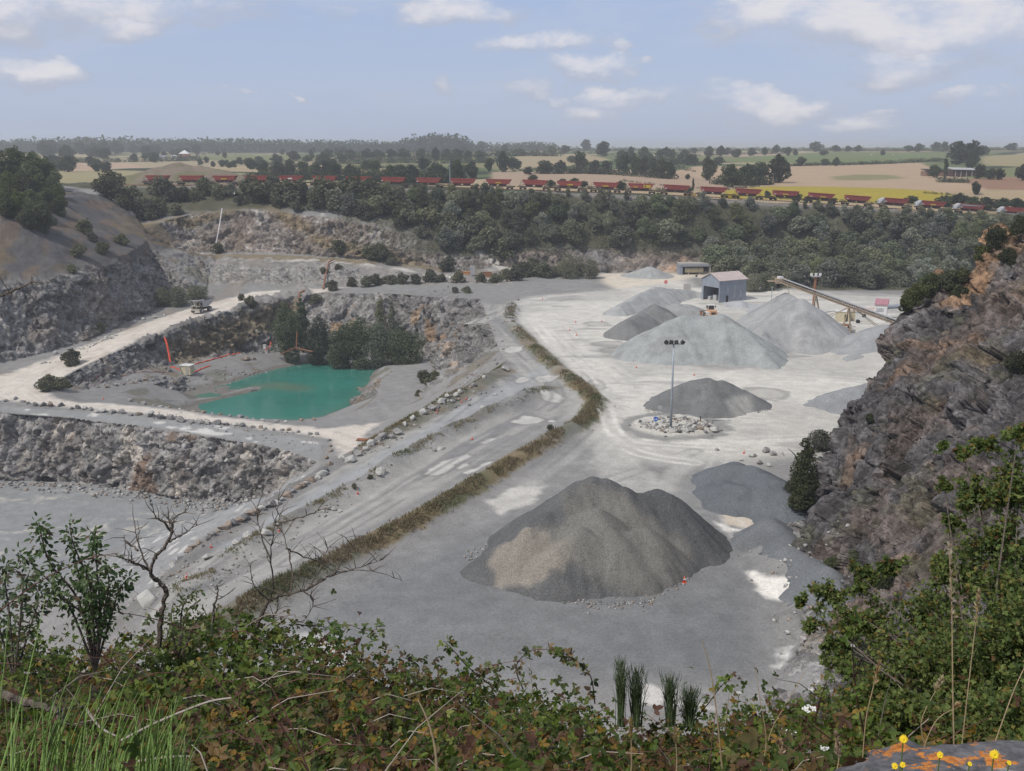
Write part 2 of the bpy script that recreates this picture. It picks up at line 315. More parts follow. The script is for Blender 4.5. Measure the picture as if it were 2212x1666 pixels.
# the hillside under the camera
wl((-420, 130, -60), (-110, 126, -74), (-72, 118, -73), (-46, 101, -56), (-36, 86, -51), (-10, 74, -48.4), (10, 72, -48), (24, 72, -46.5))
for y, z in ((52, -37), (30, -21), (16, -10.5), (9, -6.2)):
    wl(*[(x*(.5+y/60), y+(1.5*math.sin(x*1.3)), z+(max(0, x-8)*.22 if x < 60 else 10)) for x in (-150, -60, -25, -8, 8, 20, 32)])
wl(*[(x, 6.1, z) for x, z in ((-40, -4.6), (-15, -3.5), (-5, -3.3), (-1.2, -3.3), (-.3, -3.6), (.3, -3.95), (1, -4.35), (3, -4.3), (15, -3.6), (40, -2))]); wl(*[(x, 3.4, z) for x, z in ((-30, -3.5), (-6, -2.5), (-2, -2.35), (0, -2.5), (.6, -2.9), (2, -2.9), (6, -2.3), (30, -1))]); wl(*[(x, 1.2, -1.95) for x in (-30, -5, 0, 5, 30)]); wl((-40, -8, -1.6), (0, -8, -1.6), (40, -8, -1.6)); wl((-420, -8, -2), (-420, 130, -60)); wl((180, 20, -6), (170, 110, -11)); wl((-420, -8, -2), (180, -8, -2), (180, 20, -6))

def build_tin():
    pts = []; zs = []; key = {}; edges = []
    for L in LINES:
        prev = None
        # densify so that the triangles follow the lines
        Ld = [L[0]]
        for a, b in zip(L[:-1], L[1:]):
            n = max(1, min(12, int((Vector(b)-Vector(a)).xy.length/14)))
            Ld += [Vector(a).lerp(Vector(b), k/n) for k in range(1, n+1)]
        for p in Ld:
            k = (round(p[0]*4), round(p[1]*4))
            if k not in key: key[k] = len(pts); pts.append(Vector((p[0], p[1]))); zs.append(p[2])
            i = key[k]
            if prev is not None and prev != i: edges.append((prev, i))
            prev = i
    V, E, F, ov, oe, of = geometry.delaunay_2d_cdt(pts, edges, [], 0, 1e-3)
    zz = np.zeros(len(V)); XY0 = np.array([[p.x, p.y] for p in pts]); z0 = np.array(zs); nb = 0
    EA = XY0[[e[0] for e in edges]]; EB = XY0[[e[1] for e in edges]]; EZ = np.array([[zs[a], zs[b]] for a, b in edges])
    for i, v in enumerate(V):
        if ov[i]: zz[i] = np.mean([z0[j] for j in ov[i]])
        else:                                     # crossing of two lines
            q = np.array((v.x, v.y)); ab = EB-EA; t = np.clip(((q-EA)*ab).sum(1)/(ab*ab).sum(1), 0, 1)
            d = np.hypot(*(q-EA-t[:, None]*ab).T); j = np.argsort(d)[:2]; zz[i] = np.mean(EZ[j, 0]*(1-t[j])+EZ[j, 1]*t[j]); nb += 1
            if d[j[0]] < .01: print('CROSS at', round(v.x), round(v.y), [round(float(EZ[k, 0]), 1) for k in j])
    return np.array([[v.x, v.y, zz[i]] for i, v in enumerate(V)]), np.array([f for f in F if len(f) == 3])
TV, TF = build_tin()

def refine(V, F, thr, passes=14):
    for it in range(passes):
        e = np.concatenate([F[:, [0, 1]], F[:, [1, 2]], F[:, [2, 0]]]); e.sort(1)
        u, inv = np.unique(e, axis=0, return_inverse=True); inv = inv.reshape(3, -1)
        mid = (V[u[:, 0]]+V[u[:, 1]])/2; L = np.linalg.norm(V[u[:, 0]]-V[u[:, 1]], axis=1); mk = L > thr(mid)
        if not mk.any(): break
        idx = np.full(len(u), -1); idx[mk] = len(V)+np.arange(mk.sum()); V = np.concatenate([V, mid[mk]])
        m = idx[inv].T; code = (m[:, 0] >= 0)*1+(m[:, 1] >= 0)*2+(m[:, 2] >= 0)*4; out = [F[code == 0]]
        for r in range(3):                        # one or two split edges, in each rotation
            a, b, c = [(r+k) % 3 for k in range(3)]
            s = code == (1 << r); f = F[s]; x = m[s][:, r]
            out += [np.stack([f[:, a], x, f[:, c]], 1), np.stack([x, f[:, b], f[:, c]], 1)]
            s = code == ((1 << a) | (1 << b)); f = F[s]; x = m[s][:, a]; y = m[s][:, b]
            out += [np.stack([x, f[:, b], y], 1), np.stack([f[:, a], x, y], 1), np.stack([f[:, a], y, f[:, c]], 1)]
        s = code == 7; f = F[s]; q = m[s]
        out += [np.stack([f[:, 0], q[:, 0], q[:, 2]], 1), np.stack([q[:, 0], f[:, 1], q[:, 1]], 1), np.stack([q[:, 2], q[:, 1], f[:, 2]], 1), q]
        F = np.concatenate(out)
    return V, F
def vnormals(V, F):
    n = np.cross(V[F[:, 1]]-V[F[:, 0]], V[F[:, 2]]-V[F[:, 0]]); N = np.zeros_like(V)
    for k in range(3):
        for c in range(3): N[:, c] += np.bincount(F[:, k], n[:, c], len(V))
    return N/(np.linalg.norm(N, axis=1)[:, None]+1e-12)
DENS = .0031
def thr(P):
    d = np.linalg.norm(P, axis=1); a = np.abs(np.arctan2(P[:, 0], np.maximum(P[:, 1], .1)))
    t = np.maximum(d*DENS, .12); t = np.where(a > .50, t*(1+np.clip((a-.50)*25, 0, 6)), t)
    t = np.where(P[:, 1] > 425, t*2.2, t); t = np.where((P[:, 1] < 60), np.maximum(t*3, .35), t)
    x, y = P[:, 0], P[:, 1]; t = np.where(((x < 5) & (y > 196) & (y < 425)) | ((x > 22) & (y > 60) & (y < 200) & (x > .2*y)), t*.8, t*1.12)
    hid = (P[:, 0] > 20) & (P[:, 1] > 395) & (P[:, 1] < 440); return np.where(hid, t*1.8, t)
GV, GF = refine(TV, TF, thr)
print('terrain', len(GV), len(GF))
nrm = vnormals(GV, GF)
if nrm[:, 2].mean() < 0: GF = GF[:, ::-1]; nrm = -nrm
# soften the break lines a little, keep steep faces steep
def smooth(V, F, it, w=.5):
    for _ in range(it):
        s = np.zeros(len(V)); c = np.zeros(len(V))
        for a, b in ((0, 1), (1, 2), (2, 0)):
            s += np.bincount(F[:, a], V[F[:, b], 2], len(V))+np.bincount(F[:, b], V[F[:, a], 2], len(V)); c += np.bincount(F[:, a], minlength=len(V))+np.bincount(F[:, b], minlength=len(V))
        V[:, 2] += w*(s/np.maximum(c, 1)-V[:, 2])
    return V
GV = smooth(GV, GF, 3)
G0 = GV.copy(); XYv = GV[:, :2]; xx, yy, zz0 = GV.T; slope = 1-nrm[:, 2]
P3 = G0
n_big = fbm(P3/26, 4, 11); n_mid = fbm(P3/6, 4, 21); n_fin = fbm(P3/1.6, 3, 31)
# --- areas
A = lambda pts, z=None: sdist(XYv, np.array(xy(pts, z)))
DL = lambda pts, z=None: pdist(XYv, xy(pts, z))
cliffm = ((xx > 22) & (yy < 215) & (yy > 44) & (zz0 > -46.8) & (xx > .19*yy)).astype(float)
rock = sm(slope, .10, .26)*(yy > 60)
scree = sm(A([(-80, 470, -22), (0, 462, -22), (110, 455, -20), (160, 430, -19), (275, 452, -22), (310, 490, -27), (318, 520, -32), (290, 545, -35), (150, 602, -40), (0, 628, -41), (-80, 640, -42)]), -4, 4)
scree = ((yy > 275) & (yy < 405) & (xx < -100))*sm(zz0+(n_mid-.5)*5, -38, -35)
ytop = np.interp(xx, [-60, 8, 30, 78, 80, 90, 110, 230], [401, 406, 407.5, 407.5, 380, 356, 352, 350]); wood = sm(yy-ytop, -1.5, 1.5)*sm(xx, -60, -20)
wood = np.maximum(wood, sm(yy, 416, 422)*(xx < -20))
fore = sm(yy, 70, 45)
rock = np.clip(rock*(1-.75*scree), 0, 1)*(1-wood)*(1-fore)
rock = np.maximum(rock, cliffm*sm(zz0, -46.5, -43))
bank = sm(A([(560, 1060, -70), (690, 1002, -62), (720, 1003, -58), (640, 1045, -53), (560, 1100, -53), (430, 1185, -54), (300, 1290, -56), (180, 1300, -73), (480, 1110, -73)]), -1, 2)
rock *= (1-bank)*(1-((yy < 200) & (xx < 12)))
inner = sm(A([(660, 640, -52), (700, 700, -57), (640, 750, -64), (440, 768, -62), (300, 792, -60), (180, 840, -60), (110, 830, -58), (300, 737, -55), (433, 692, -53), (560, 654, -51)]), -2, 2)
rock = np.maximum(rock, .8*inner); bs0 = ((yy > 352) & (yy < 399) & (xx > -128) & (xx < 2))*sm(yy, 362, 369); rock = np.maximum(rock, bs0*.42*sm(A([(395, 560, -41), (700, 566, -42), (960, 590, -46), (1050, 606, -47.5), (900, 609, -47.8), (650, 619, -48.8), (440, 637, -50.3)])+(n_mid-.5)*8, -3, 4))
# --- shape
disp = np.zeros_like(GV)
idx = np.where(rock > .02)[0]; near = cliffm[idx] > .5
p = P3[idx]; q = p*np.array([1, 1, .8]); dd = np.array([.30, .62, .72]); q = q-np.where(near, .5, 0)[:, None]*(q@dd)[:, None]*dd; q = q+(np.stack([fbm(p/7, 3, s) for s in (41, 42, 43)], 1)-.5)*5
b1, t1, e1 = blocks(q, 8.5, 1, 1.3); b2, t2, e2 = blocks(q, 3.2, 2, 1.3); b3, t3, e3 = blocks(q, 1.3, 3, 1.2); b4, t4, e4 = blocks(q, .6, 4, 1.2)
amp = rock[idx]*np.where(near, 1.15, 1.0)
D = amp*(b1*np.where(near, 3.3, 1.5)+b2*np.where(near, 1.2, 1.15)+b3*np.where(near, .6, .9)+(fbm(p/18, 3, 9)-.5)*np.where(near, 6, 4.5)+b4*np.where(near, .16, .28)-np.where(near, 1.5, 0))
edge = np.minimum(sm(e1, 0, .07), sm(e2, 0, .10)); D -= amp*(1-edge)*.35
hn = nrm[idx].copy(); hn[:, 2] *= .45; hn /= np.linalg.norm(hn, axis=1)[:, None]+1e-9
disp[idx] = hn*D[:, None]; GV = GV+disp
tint1 = np.full(len(GV), .5); tint1[idx] = .36*t1+.26*t2+.22*t3+.16*t4
dC, sC = DL([(a, b, -46.9) for a, b in CREST]); crest = np.exp(-(dC/2.3)**2)
GV[:, 2] += crest*(1.15+.55*(n_mid-.5)*2)
MED = [(1215, 838), (1150, 858), (1060, 900), (960, 950), (880, 990), (800, 1040), (700, 1095), (600, 1140), (520, 1190), (430, 1250), (380, 1290)]
dM, sM = DL([(a, b, -48.6-.0035*(1215-a)) for a, b in MED]); med = np.exp(-(dM/2.6)**2)*sm(sM, 0, 12)
GV[:, 2] += med*(1.5+1.6*(n_mid-.4)); 
dR, sR = DL(RL[3:]); rl = np.exp(-(dR/2.0)**2); GV[:, 2] += rl*(.7+.8*(n_mid-.5))
flat = (1-rock)*(1-fore)
GV[:, 2] += flat*((n_mid-.5)*.35+(n_fin-.5)*.10)*sm(np.abs(zz0-YD), 0, 1.5)+flat*(n_mid-.5)*.22
GV[:, 2] += (n_fin-.5)*.9*bank+(n_mid-.5)*1.5*bank
GV[:, 2] += scree*(fbm(P3*np.array([1/9, 1/9, 1/30]), 3, 77)-.5)*3
GV[:, 2] += wood*(n_mid-.5)*2.5+fore*(n_mid-.5)*.8*sm(yy, 8, 20)
# --- colour of the ground itself
C = lambda *c: np.array(c)
def lay(col, c, m): return col+(np.array(c)-col)*np.clip(m, 0, 1)[:, None]
G1 = C(.245, .243, .245); col = np.tile(G1, (len(GV), 1))
col *= (.86+.28*n_big)[:, None]
trk = {}
def tracks(line, wid, seed, fr=1.3):
    d, s = DL(line); side = fbm(np.stack([d*fr, s*.025, np.zeros_like(d)+seed], 1), 4, seed); return d, side
# pale dusty part of the yard
yard = sm(A([(1100, 655), (1105, 690), (1160, 735), (1215, 785), (1300, 850), (1312, 880), (1250, 945), (1340, 1000), (1500, 1010), (1640, 1000), (1800, 990), (1900, 880), (2100, 700), (2000, 640), (1700, 625), (1500, 620), (1480, 592), (1300, 592), (1330, 625), (1150, 640)], YD), -3, 5)
dmain, tm = tracks([(1160, 690, YD), (1240, 760, YD), (1330, 830, YD), (1330, 900, YD), (1400, 950, YD), (1600, 965, YD), (1800, 955, YD)], 9, 3, .8)
dsec, ts = tracks([(1330, 830, YD), (1450, 820, YD), (1700, 815, YD), (1900, 830, YD)], 9, 5, .8)
dback, tb = tracks([(1000, 700, YD), (1150, 650, YD), (1320, 628, YD), (1700, 620, YD)], 9, 6, .8)
stre = fbm(np.stack([xx/7, yy/34, zz0*0], 1), 4, 91); strx = fbm(np.stack([xx/38, yy/5, zz0*0], 1), 4, 92)
pale = yard*(.66+.34*sm(n_big*.7+strx*.3, .36, .58))
lane = np.maximum(sm(dmain, 12, 3)*sm(tm, .3, .5), np.maximum(sm(dsec, 9, 3)*sm(ts, .3, .5), .6*sm(dback, 8, 2)*sm(tb, .35, .5)))
pale = np.maximum(pale, lane*sm(yard+.4, .1, .6))
dpatch = sm(fbm(np.stack([xx/16, yy/7, zz0*0], 1), 4, 55), .58, .70)*yard; pale *= 1-.55*dpatch
col = lay(col, (.60, .585, .55), pale*.92)
# grey near yard: washed streaks
near_y = sm(A([(1270, 930), (1650, 1000), (1700, 1500), (600, 1500), (560, 1340), (900, 1180), (1120, 1030)], YD), -2, 6)
wash = sm(fbm(np.stack([(xx*.8-yy*.35)/4, (xx*.35+yy*.8)/26, zz0*0], 1), 5, 60), .5, .72)
col = lay(col, (.43, .43, .42), near_y*wash*.55*sm(yy, 88, 135)+near_y*.12)
col = lay(col, (.178, .186, .20), near_y*sm(yy, 150, 112)*.8); col = lay(col, (.155, .163, .175), near_y*sm(A([(1460, 1310), (1700, 1290), (1690, 1470), (1300, 1420)], YD), -6, 8)*.7)
dust2 = sm(fbm(np.stack([xx/9, yy/16, zz0*0], 1), 5, 61), .54, .68)*near_y*sm(yy, 118, 150); col = lay(col, (.5, .49, .47), dust2*.6)
# ramps
ramp_ = sm(A([(1040, 655, -48), (1110, 660, -48), (1150, 740, -48), (1262, 840, -48), (1240, 900, -48), (1080, 985, -48.3), (860, 1110, -48.8), (620, 1230, -49), (420, 1340, -49), (270, 1340, -53), (430, 1190, -53), (700, 1012, -51), (850, 930, -50), (1090, 795, -48)]), -1, 2)
_, tr = tracks([(a, b, -48.2) for a, b in CREST], 0, 8, .55)
col = lay(col, (.36, .355, .345), ramp_*sm(tr, .42, .62)*.75); col = lay(col, (.20, .205, .215), ramp_*sm(tr, .44, .3)*.5)
lr = sm(DL([(1190, 800, -48.4), (1050, 870, -49), (950, 930, -49.6), (850, 985, -50.2), (760, 1040, -50.8), (640, 1110, -51.6), (520, 1180, -52.3)])[0], 4.2, 1.5); col = lay(col, (.34, .355, .375), lr*.7)
# dry grass on the berms
gr = C(.165, .135, .085); gg = C(.10, .105, .06)
gcol = gr+(gg-gr)*sm(n_mid, .42, .62)[:, None]
cm_ = sm(np.exp(-(dC/2.7)**2)+(n_fin-.5)*.5, .3, .62)*sm(sC, 28, 60)*(.45+.55*sm(n_big, .3, .5)); col = col+(gcol*1.15-col)*cm_[:, None]
mm_ = sm(np.exp(-(dM/2.2)**2)+(n_fin-.5)*.7, .5, .85)*sm(n_big, .42, .55); col = col+(gcol*1.1-col)*(mm_*.8)[:, None]
rm_ = sm(DL([(1085, 800, -48), (950, 878, -49.3), (850, 932, -50), (780, 968, -50.5)])[0]+n_fin*3, 6.0, 2.5); col = col+(gcol-col)*(rm_*.75)[:, None]
col = lay(col, (.165, .165, .165), med*.75*sm(n_big, .3, .5)); col = lay(col, (.175, .17, .165), rl*.6)
# haul road
rd, rt = tracks([(760, 622, -48), (690, 628, -48.8), (560, 642, -49.9), (433, 672, -51.8), (300, 718, -54.2), (180, 765, -56.3), (80, 810, -58), (20, 848, -58.6), (60, 872, -59), (200, 882, -59.4), (330, 890, -59.9), (450, 905, -60.4), (600, 924, -60.9), (720, 940, -61.2), (770, 965, -61.6)], 0, 12, 1.1)
road = sm(A([(760, 618, -48), (560, 632, -49.7), (433, 658, -51.6), (300, 702, -54), (180, 748, -56.2), (60, 793, -57.8), (-120, 845, -58.8), (-120, 868, -59), (0, 866, -59), (100, 876, -59.3), (200, 887, -59.7), (330, 897, -60), (450, 912, -60.5), (560, 927, -60.8), (640, 937, -61.1), (712, 951, -61.5), (735, 985, -61.8), (775, 978, -61.6), (800, 930, -61.2), (830, 912, -61), (700, 925, -61), (600, 915, -60.8), (450, 896, -60.3), (330, 879, -59.8), (170, 869, -59.2), (120, 859, -58.8), (100, 832, -58.2), (200, 782, -56.5), (300, 738, -54.5), (433, 691, -52.2), (560, 653, -50.2), (640, 640, -49.5), (690, 633, -49)])+(n_fin-.5)*1.6, -.8, 1.4)
col = lay(col, (.66, .61, .555), road*(.80+.4*(rt-.5))); col = lay(col, (.42, .385, .35), road*sm(rt, .58, .7)*.5)
# lower floor and bank
fl = sm(-zz0, 71, 73.5); col = lay(col, (.255, .268, .285), fl*.8); col = lay(col, (.25, .262, .275), fl*sm(strx, .5, .62)*.6); col = lay(col, (.5, .47, .42), fl*sm(strx*.6+n_fin*.4, .60, .70)*.5)
spots = sm(fbm(P3*np.array([.55, .3, .3]), 4, 66), .63, .70)*bank; col = lay(col, (.30, .31, .325), bank*.7); col = lay(col, (.55, .55, .54), spots*.75)
apron = sm(A([(0, 880, -59.5), (200, 893, -60), (450, 918, -60.8), (700, 958, -61.5), (690, 1000, -62), (560, 958, -61.3), (330, 923, -60.6), (0, 892, -60)]), -.5, 1); col = lay(col, (.29, .30, .31), apron*.7)
col = lay(col, (.60, .595, .58), apron*sm(fbm(P3/4, 4, 71), .62, .68)*sm(yy, 200, 205)*.8)
# rock
RK = C(.212, .206, .206); rcol = RK*(.66+.68*tint1)[:, None]
cl = cliffm*rock; rcol = rcol+(C(.10, .094, .098)*(.35+1.3*tint1)[:, None]-rcol)*cl[:, None]
ru = fbm(P3*np.array([1, 1, .5])/7, 4, 81); rcol = lay(rcol, (.25, .165, .11), sm(ru, .62, .72)*(.16+.3*cliffm))
rcol = lay(rcol, (.17, .115, .08), sm(fbm(P3/9, 5, 83), .56, .68)*cliffm*.28); rcol = lay(rcol, (.23, .15, .09), cliffm*sm(zz0, -21, -13)*sm(fbm(P3/8, 4, 84), .42, .55)*.75); rcol = lay(rcol, (.085, .085, .045), cliffm*sm(fbm(P3/np.array([5, 5, 9]), 4, 82), .59, .68)*.45)
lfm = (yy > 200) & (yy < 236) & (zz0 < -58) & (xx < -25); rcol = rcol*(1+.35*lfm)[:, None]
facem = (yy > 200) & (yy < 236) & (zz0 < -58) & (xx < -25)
rcol = lay(rcol, (.52, .47, .42), sm(fbm(P3*np.array([1, 1, .3])/4, 3, 85), .60, .66)*.6*facem); rcol = lay(rcol, (.17, .105, .07), sm(fbm(P3/9, 3, 86), .60, .67)*.75*facem)
rcol = lay(rcol, (.17, .165, .165), sm(fbm(P3*np.array([1, 1, .4])/9, 4, 87), .52, .64)*.5*(1-cliffm))
rcol = lay(rcol, (.37, .36, .35), sm(tint1, .66, .8)*.4*(1-cliffm))
back2 = (yy > 385) & (zz0 > -47); rcol = lay(rcol, (.225, .17, .13), back2*.55*sm(n_big, .3, .6)); rcol = lay(rcol, (.46, .44, .42), back2*sm(fbm(P3/4, 3, 88), .57, .65)*.6*(zz0 > -39))
GV[:, 2] += ((yy > 350) & (yy < 397) & (xx > -125) & (xx < -5))*((n_mid-.5)*2.0+(n_fin-.5)*.6)*(1-road)*sm(yy, 362, 368)
bsl = ((yy > 352) & (yy < 399) & (xx > -125) & (xx < 0))*(1-road)*(1-yard); bsl = bsl*sm(yy, 364, 368); col = lay(col, (.25, .235, .225), bsl*.8); col = lay(col, (.37, .36, .345), bsl*sm(n_fin*.6+n_mid*.4, .54, .64)*.6); col = lay(col, (.15, .145, .14), bsl*sm(fbm(P3/5, 3, 78), .55, .62)*.5)
gsl = (yy > 345) & (yy < 399) & (xx > -125) & (xx < -10); rcol = lay(rcol, (.285, .275, .27), gsl*.75)
pw = (yy > 300) & (yy < 347) & (xx > -70) & (xx < -15); rcol = lay(rcol, (.36, .22, .11), pw*sm(fbm(P3*np.array([1/2.5, 1/5, 1/14]), 3, 89), .64, .70)*.55)
oc = (yy > 225) & (yy < 300) & (xx > -48) & (xx < -12); rcol = lay(rcol, (.46, .33, .22), oc*sm(fbm(P3/4, 3, 95), .56, .64)*.4)
col = col+(rcol-col)*sm(rock, .1, .55)[:, None]
tv = sm(fbm(P3/8, 4, 90), .53, .62)
col = col+(gcol*.9-col)*((tv*.55)*sm(rock, .9, .3)*(yy > 240)*(1-yard)*(1-road)*sm(slope, .012, .05))[:, None]
col = lay(col, (.098, .096, .10), scree*.95); col = lay(col, (.19, .135, .095), scree*sm(fbm(P3*np.array([1/5, 1/12, 1/22]), 4, 96), .54, .64)*.6)
col = lay(col, (.16, .125, .075), scree*sm(fbm(P3/10, 3, 97), .58, .68)*.6)
lw = (xx < -95) & (yy > 262) & (yy < 420) & (zz0 < -20); col = lay(col, (.24, .185, .14), lw*sm(fbm(P3*np.array([1/7, 1/12, 1/12]), 4, 98), .57, .68)*.3)
# grassy lip above the pond road, bench grass
for ln, wd in (([(640, 645, -50), (560, 662, -51), (433, 702, -53), (380, 722, -54)], 2.6), ([(300, 478, -28), (420, 463, -26), (560, 455, -25), (700, 472, -27), (900, 520, -35), (1085, 576, -44)], 2.2), ([(330, 562, -40), (470, 548, -40), (640, 552, -40.6), (800, 566, -43)], 2.5)):
    d_, _ = DL(ln); col = lay(col, (.19, .145, .075), sm(d_+(n_fin-.5)*4, wd+1, wd-1)*.65)
# wooded ground and the hillside under the camera
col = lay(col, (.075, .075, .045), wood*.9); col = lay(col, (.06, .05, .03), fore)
for ln_, w_ in (([(700, 468, -27), (800, 486, -31), (900, 516, -36), (1000, 546, -41), (1085, 572, -44.5), (1170, 589, -47)], 1.3), ([(560, 553, -40.2), (700, 561, -42), (860, 576, -44), (990, 594, -46)], 1.0)): col = lay(col, (.5, .48, .45), sm(DL(ln_)[0]+(n_fin-.5)*3, w_+.8, w_)*sm(n_mid, .4, .55)*.8)
op = pdist(XYv, [np.array(Y(2118, 556, 158)[:2]), np.array(Y(2085, 590, 154)[:2]), np.array(Y(2062, 618, 150)[:2])])[0]; col = lay(col, (.30, .19, .115), cliffm*sm(op+(n_fin-.5)*2, 4.2, 2.5)*sm(zz0, -24, -20)*.85)
# soil and dust by the foot of the back face
col = lay(col, (.47, .30, .20), sm(A([(1325, 590, -48), (1360, 572, -44.5), (1480, 568, -44.5), (1520, 592, -48)])+(n_fin-.5)*4, -1, 3)*.8)
rd2 = sm(A([(1290, 592), (1400, 589), (1560, 594), (1700, 600), (1700, 612), (1500, 600), (1450, 610), (1330, 625), (1300, 612)], YD), -2, 3); col = lay(col, (.62, .56, .48), rd2*.85)
# dried puddle crusts and spilt powder
SPOT = [[(1080, 765), (1105, 757), (1130, 760), (1125, 770), (1100, 772)], [(1110, 828), (1130, 820), (1150, 824), (1140, 832), (1118, 834)], [(1152, 822), (1180, 818), (1205, 824), (1190, 832), (1165, 831)],
        [(1165, 858), (1195, 855), (1222, 866), (1210, 877), (1190, 874), (1172, 868)], [(1105, 918), (1130, 905), (1165, 908), (1180, 915), (1160, 922), (1128, 926)], [(1180, 917), (1196, 911), (1195, 918)],
        [(1030, 966), (1058, 954), (1070, 956), (1048, 968)], [(912, 1035), (960, 1003), (1010, 992), (1022, 1000), (985, 1014), (965, 1036), (940, 1040)], [(985, 1020), (1010, 1010), (1014, 1018), (992, 1026)],
        [(1000, 1035), (1060, 1010), (1066, 1016), (1010, 1042)]]
SP2 = [([(1545, 1095), (1580, 1108), (1645, 1120), (1620, 1142), (1570, 1135)], (.53, .47, .40)), ([(1540, 1125), (1580, 1140), (1605, 1146), (1570, 1150), (1555, 1140)], (.75, .74, .72)),
       ([(1615, 1235), (1650, 1248), (1712, 1268), (1725, 1280), (1690, 1300), (1655, 1290), (1632, 1270)], (.74, .72, .69)), ([(1690, 1290), (1720, 1290), (1695, 1305)], (.74, .72, .69)),
       ([(1690, 1405), (1704, 1400), (1700, 1430), (1680, 1440), (1672, 1438), (1690, 1425)], (.7, .7, .69)), ([(1400, 1478), (1460, 1490), (1540, 1530), (1380, 1520)], (.52, .51, .5)), ([(620, 1355), (700, 1360), (800, 1420), (700, 1430)], (.42, .42, .42)), ([(1050, 1085), (1120, 1045), (1180, 1050), (1150, 1085), (1080, 1110)], (.5, .49, .47))]
for s_ in SPOT:
    z_ = -48.6-.0035*(1215-min(p_[0] for p_ in s_)); d_ = A(s_, z_)+(n_fin-.5)*1.2
    col = lay(col, (.19, .19, .19), sm(d_, -1.0, -.2)*.5); col = lay(col, (.47, .465, .45), sm(d_, -.1, .25))
for s_, c_ in SP2: col = lay(col, c_, sm(A(s_, -47.9)+(n_fin-.5)*1.6, -.5, .7)*.95)
for cu, cvv, ru_, rv_ in ((1320, 744, 42, 8), (1325, 758, 32, 7), (1290, 700, 30, 6), (1400, 718, 40, 7), (1290, 832, 20, 14), (1655, 850, 50, 14)):
    c_ = Z(cu, cvv, YD); a_ = abs(Z(cu+ru_, cvv, YD).x-c_.x); b_ = abs(Z(cu, cvv-rv_, YD).y-c_.y)
    e_ = np.hypot((xx-c_.x)/a_, (yy-c_.y)/b_)+(n_fin-.5)*.5; col = lay(col, (.27, .265, .25), sm(e_, 1.1, .9)*.7*(1-.5*sm(e_, .75, .6)))
# the island of the roundabout
ISL = Z(1455, 921, YD); ei = np.hypot((xx-ISL.x)/7.6, (yy-ISL.y)/7.2)
col = lay(col, (.27, .27, .265), sm(ei+(n_fin-.5)*.3, 1.45, 1.2)); col = lay(col, (.50, .49, .46), sm(ei+(n_fin-.5)*.2, 1.05, .9)); GV[:, 2] += .55*sm(ei, 1.05, .8)*(1+(n_fin-.5))
def twin(uv, c_, amt, z_=YD, gap=1.15, w_=.30):
    global col
    P_ = np.array(xy(uv, z_)); P2_ = []
    for i in range(len(P_)-1):
        p0, p1, p2, p3 = P_[max(i-1, 0)], P_[i], P_[i+1], P_[min(i+2, len(P_)-1)]
        for k in range(5): t = k/5; P2_.append(.5*((2*p1)+(p2-p0)*t+(2*p0-5*p1+4*p2-p3)*t*t+(3*p1-p0-3*p2+p3)*t**3))
    P2_.append(P_[-1]); d_, s_ = pdist(XYv, P2_); brk = sm(fbm(np.stack([s_/9, d_*0+len(uv), d_*0], 1), 3, 71), .38, .52)
    col = lay(col, c_, sm(np.abs(d_-gap), w_+.35, w_*.5)*amt*brk)
LT_, DK_ = (.55, .54, .52), (.185, .19, .20)
for uv_, c_, a_ in (([(1330, 905), (1230, 990), (1120, 1080), (1000, 1180), (880, 1290), (800, 1370)], DK_, .12), ([(1345, 915), (1250, 1000), (1150, 1085), (1040, 1190), (960, 1290), (900, 1400)], DK_, .15), ([(1310, 895), (1200, 985), (1060, 1085), (900, 1190), (740, 1290), (640, 1360)], DK_, .5), ([(1500, 975), (1400, 1010), (1260, 1060), (1130, 1140), (980, 1250)], DK_, .4), ([(1560, 980), (1540, 1040), (1560, 1090), (1600, 1160)], LT_, .4), ([(1200, 1400), (1400, 1370), (1550, 1300), (1600, 1220)], DK_, .35), ([(1000, 1420), (1200, 1340), (1450, 1340), (1620, 1400)], DK_, .15), ([(900, 1260), (1020, 1290), (1200, 1400), (1350, 1480)], DK_, .12), ([(1180, 700), (1230, 760), (1300, 830), (1325, 900), (1380, 960), (1500, 985), (1700, 978)], (.46, .45, .43), .6), ([(1210, 690), (1265, 750), (1340, 820), (1420, 850), (1600, 900), (1780, 900)], (.42, .41, .39), .5), ([(1150, 690), (1200, 750), (1275, 825), (1305, 890), (1360, 970), (1500, 1000)], (.72, .70, .67), .6), ([(1350, 820), (1450, 810), (1600, 815), (1750, 820)], (.44, .43, .41), .5), ([(1340, 880), (1400, 895), (1520, 898), (1700, 905), (1800, 930)], (.45, .44, .42), .5), ([(1200, 655), (1350, 640), (1500, 636)], (.45, .44, .42), .5)): twin(uv_, c_, a_)
for uv_, c_, a_, z_ in (([(1120, 760), (1190, 830), (1200, 870), (1120, 920), (980, 1000), (800, 1105), (620, 1200)], DK_, .6, -48.6), ([(1090, 760), (1160, 830), (1160, 860), (1060, 925), (900, 1015), (700, 1130)], (.42, .42, .41), .5, -48.8), ([(1100, 830), (1000, 890), (880, 965), (760, 1035), (620, 1130), (480, 1215)], DK_, .6, -50)): twin(uv_, c_, a_, z_)
wet = sdist(XYv, np.array(xy(SHORE, -67))[:-1]); col = lay(col, (.14, .13, .115), sm(wet, -2.6, -.8)*(zz0 < -65.2)*(yy > 240)*(yy < 330)*.7)
col = np.clip(col*(.82+.36*n_fin)[:, None]*C(1.02, 1, .955), .01, .9)
dtk = DL([(a_, b_) for a_, b_ in [(0, 0), (1, 1)]], -48)[0] if 0 else pdist(XYv, [np.array(t_[:2]) for t_ in TRACK])[0]; col = lay(col, (.20, .185, .17), sm(dtk, 6, 4.5))
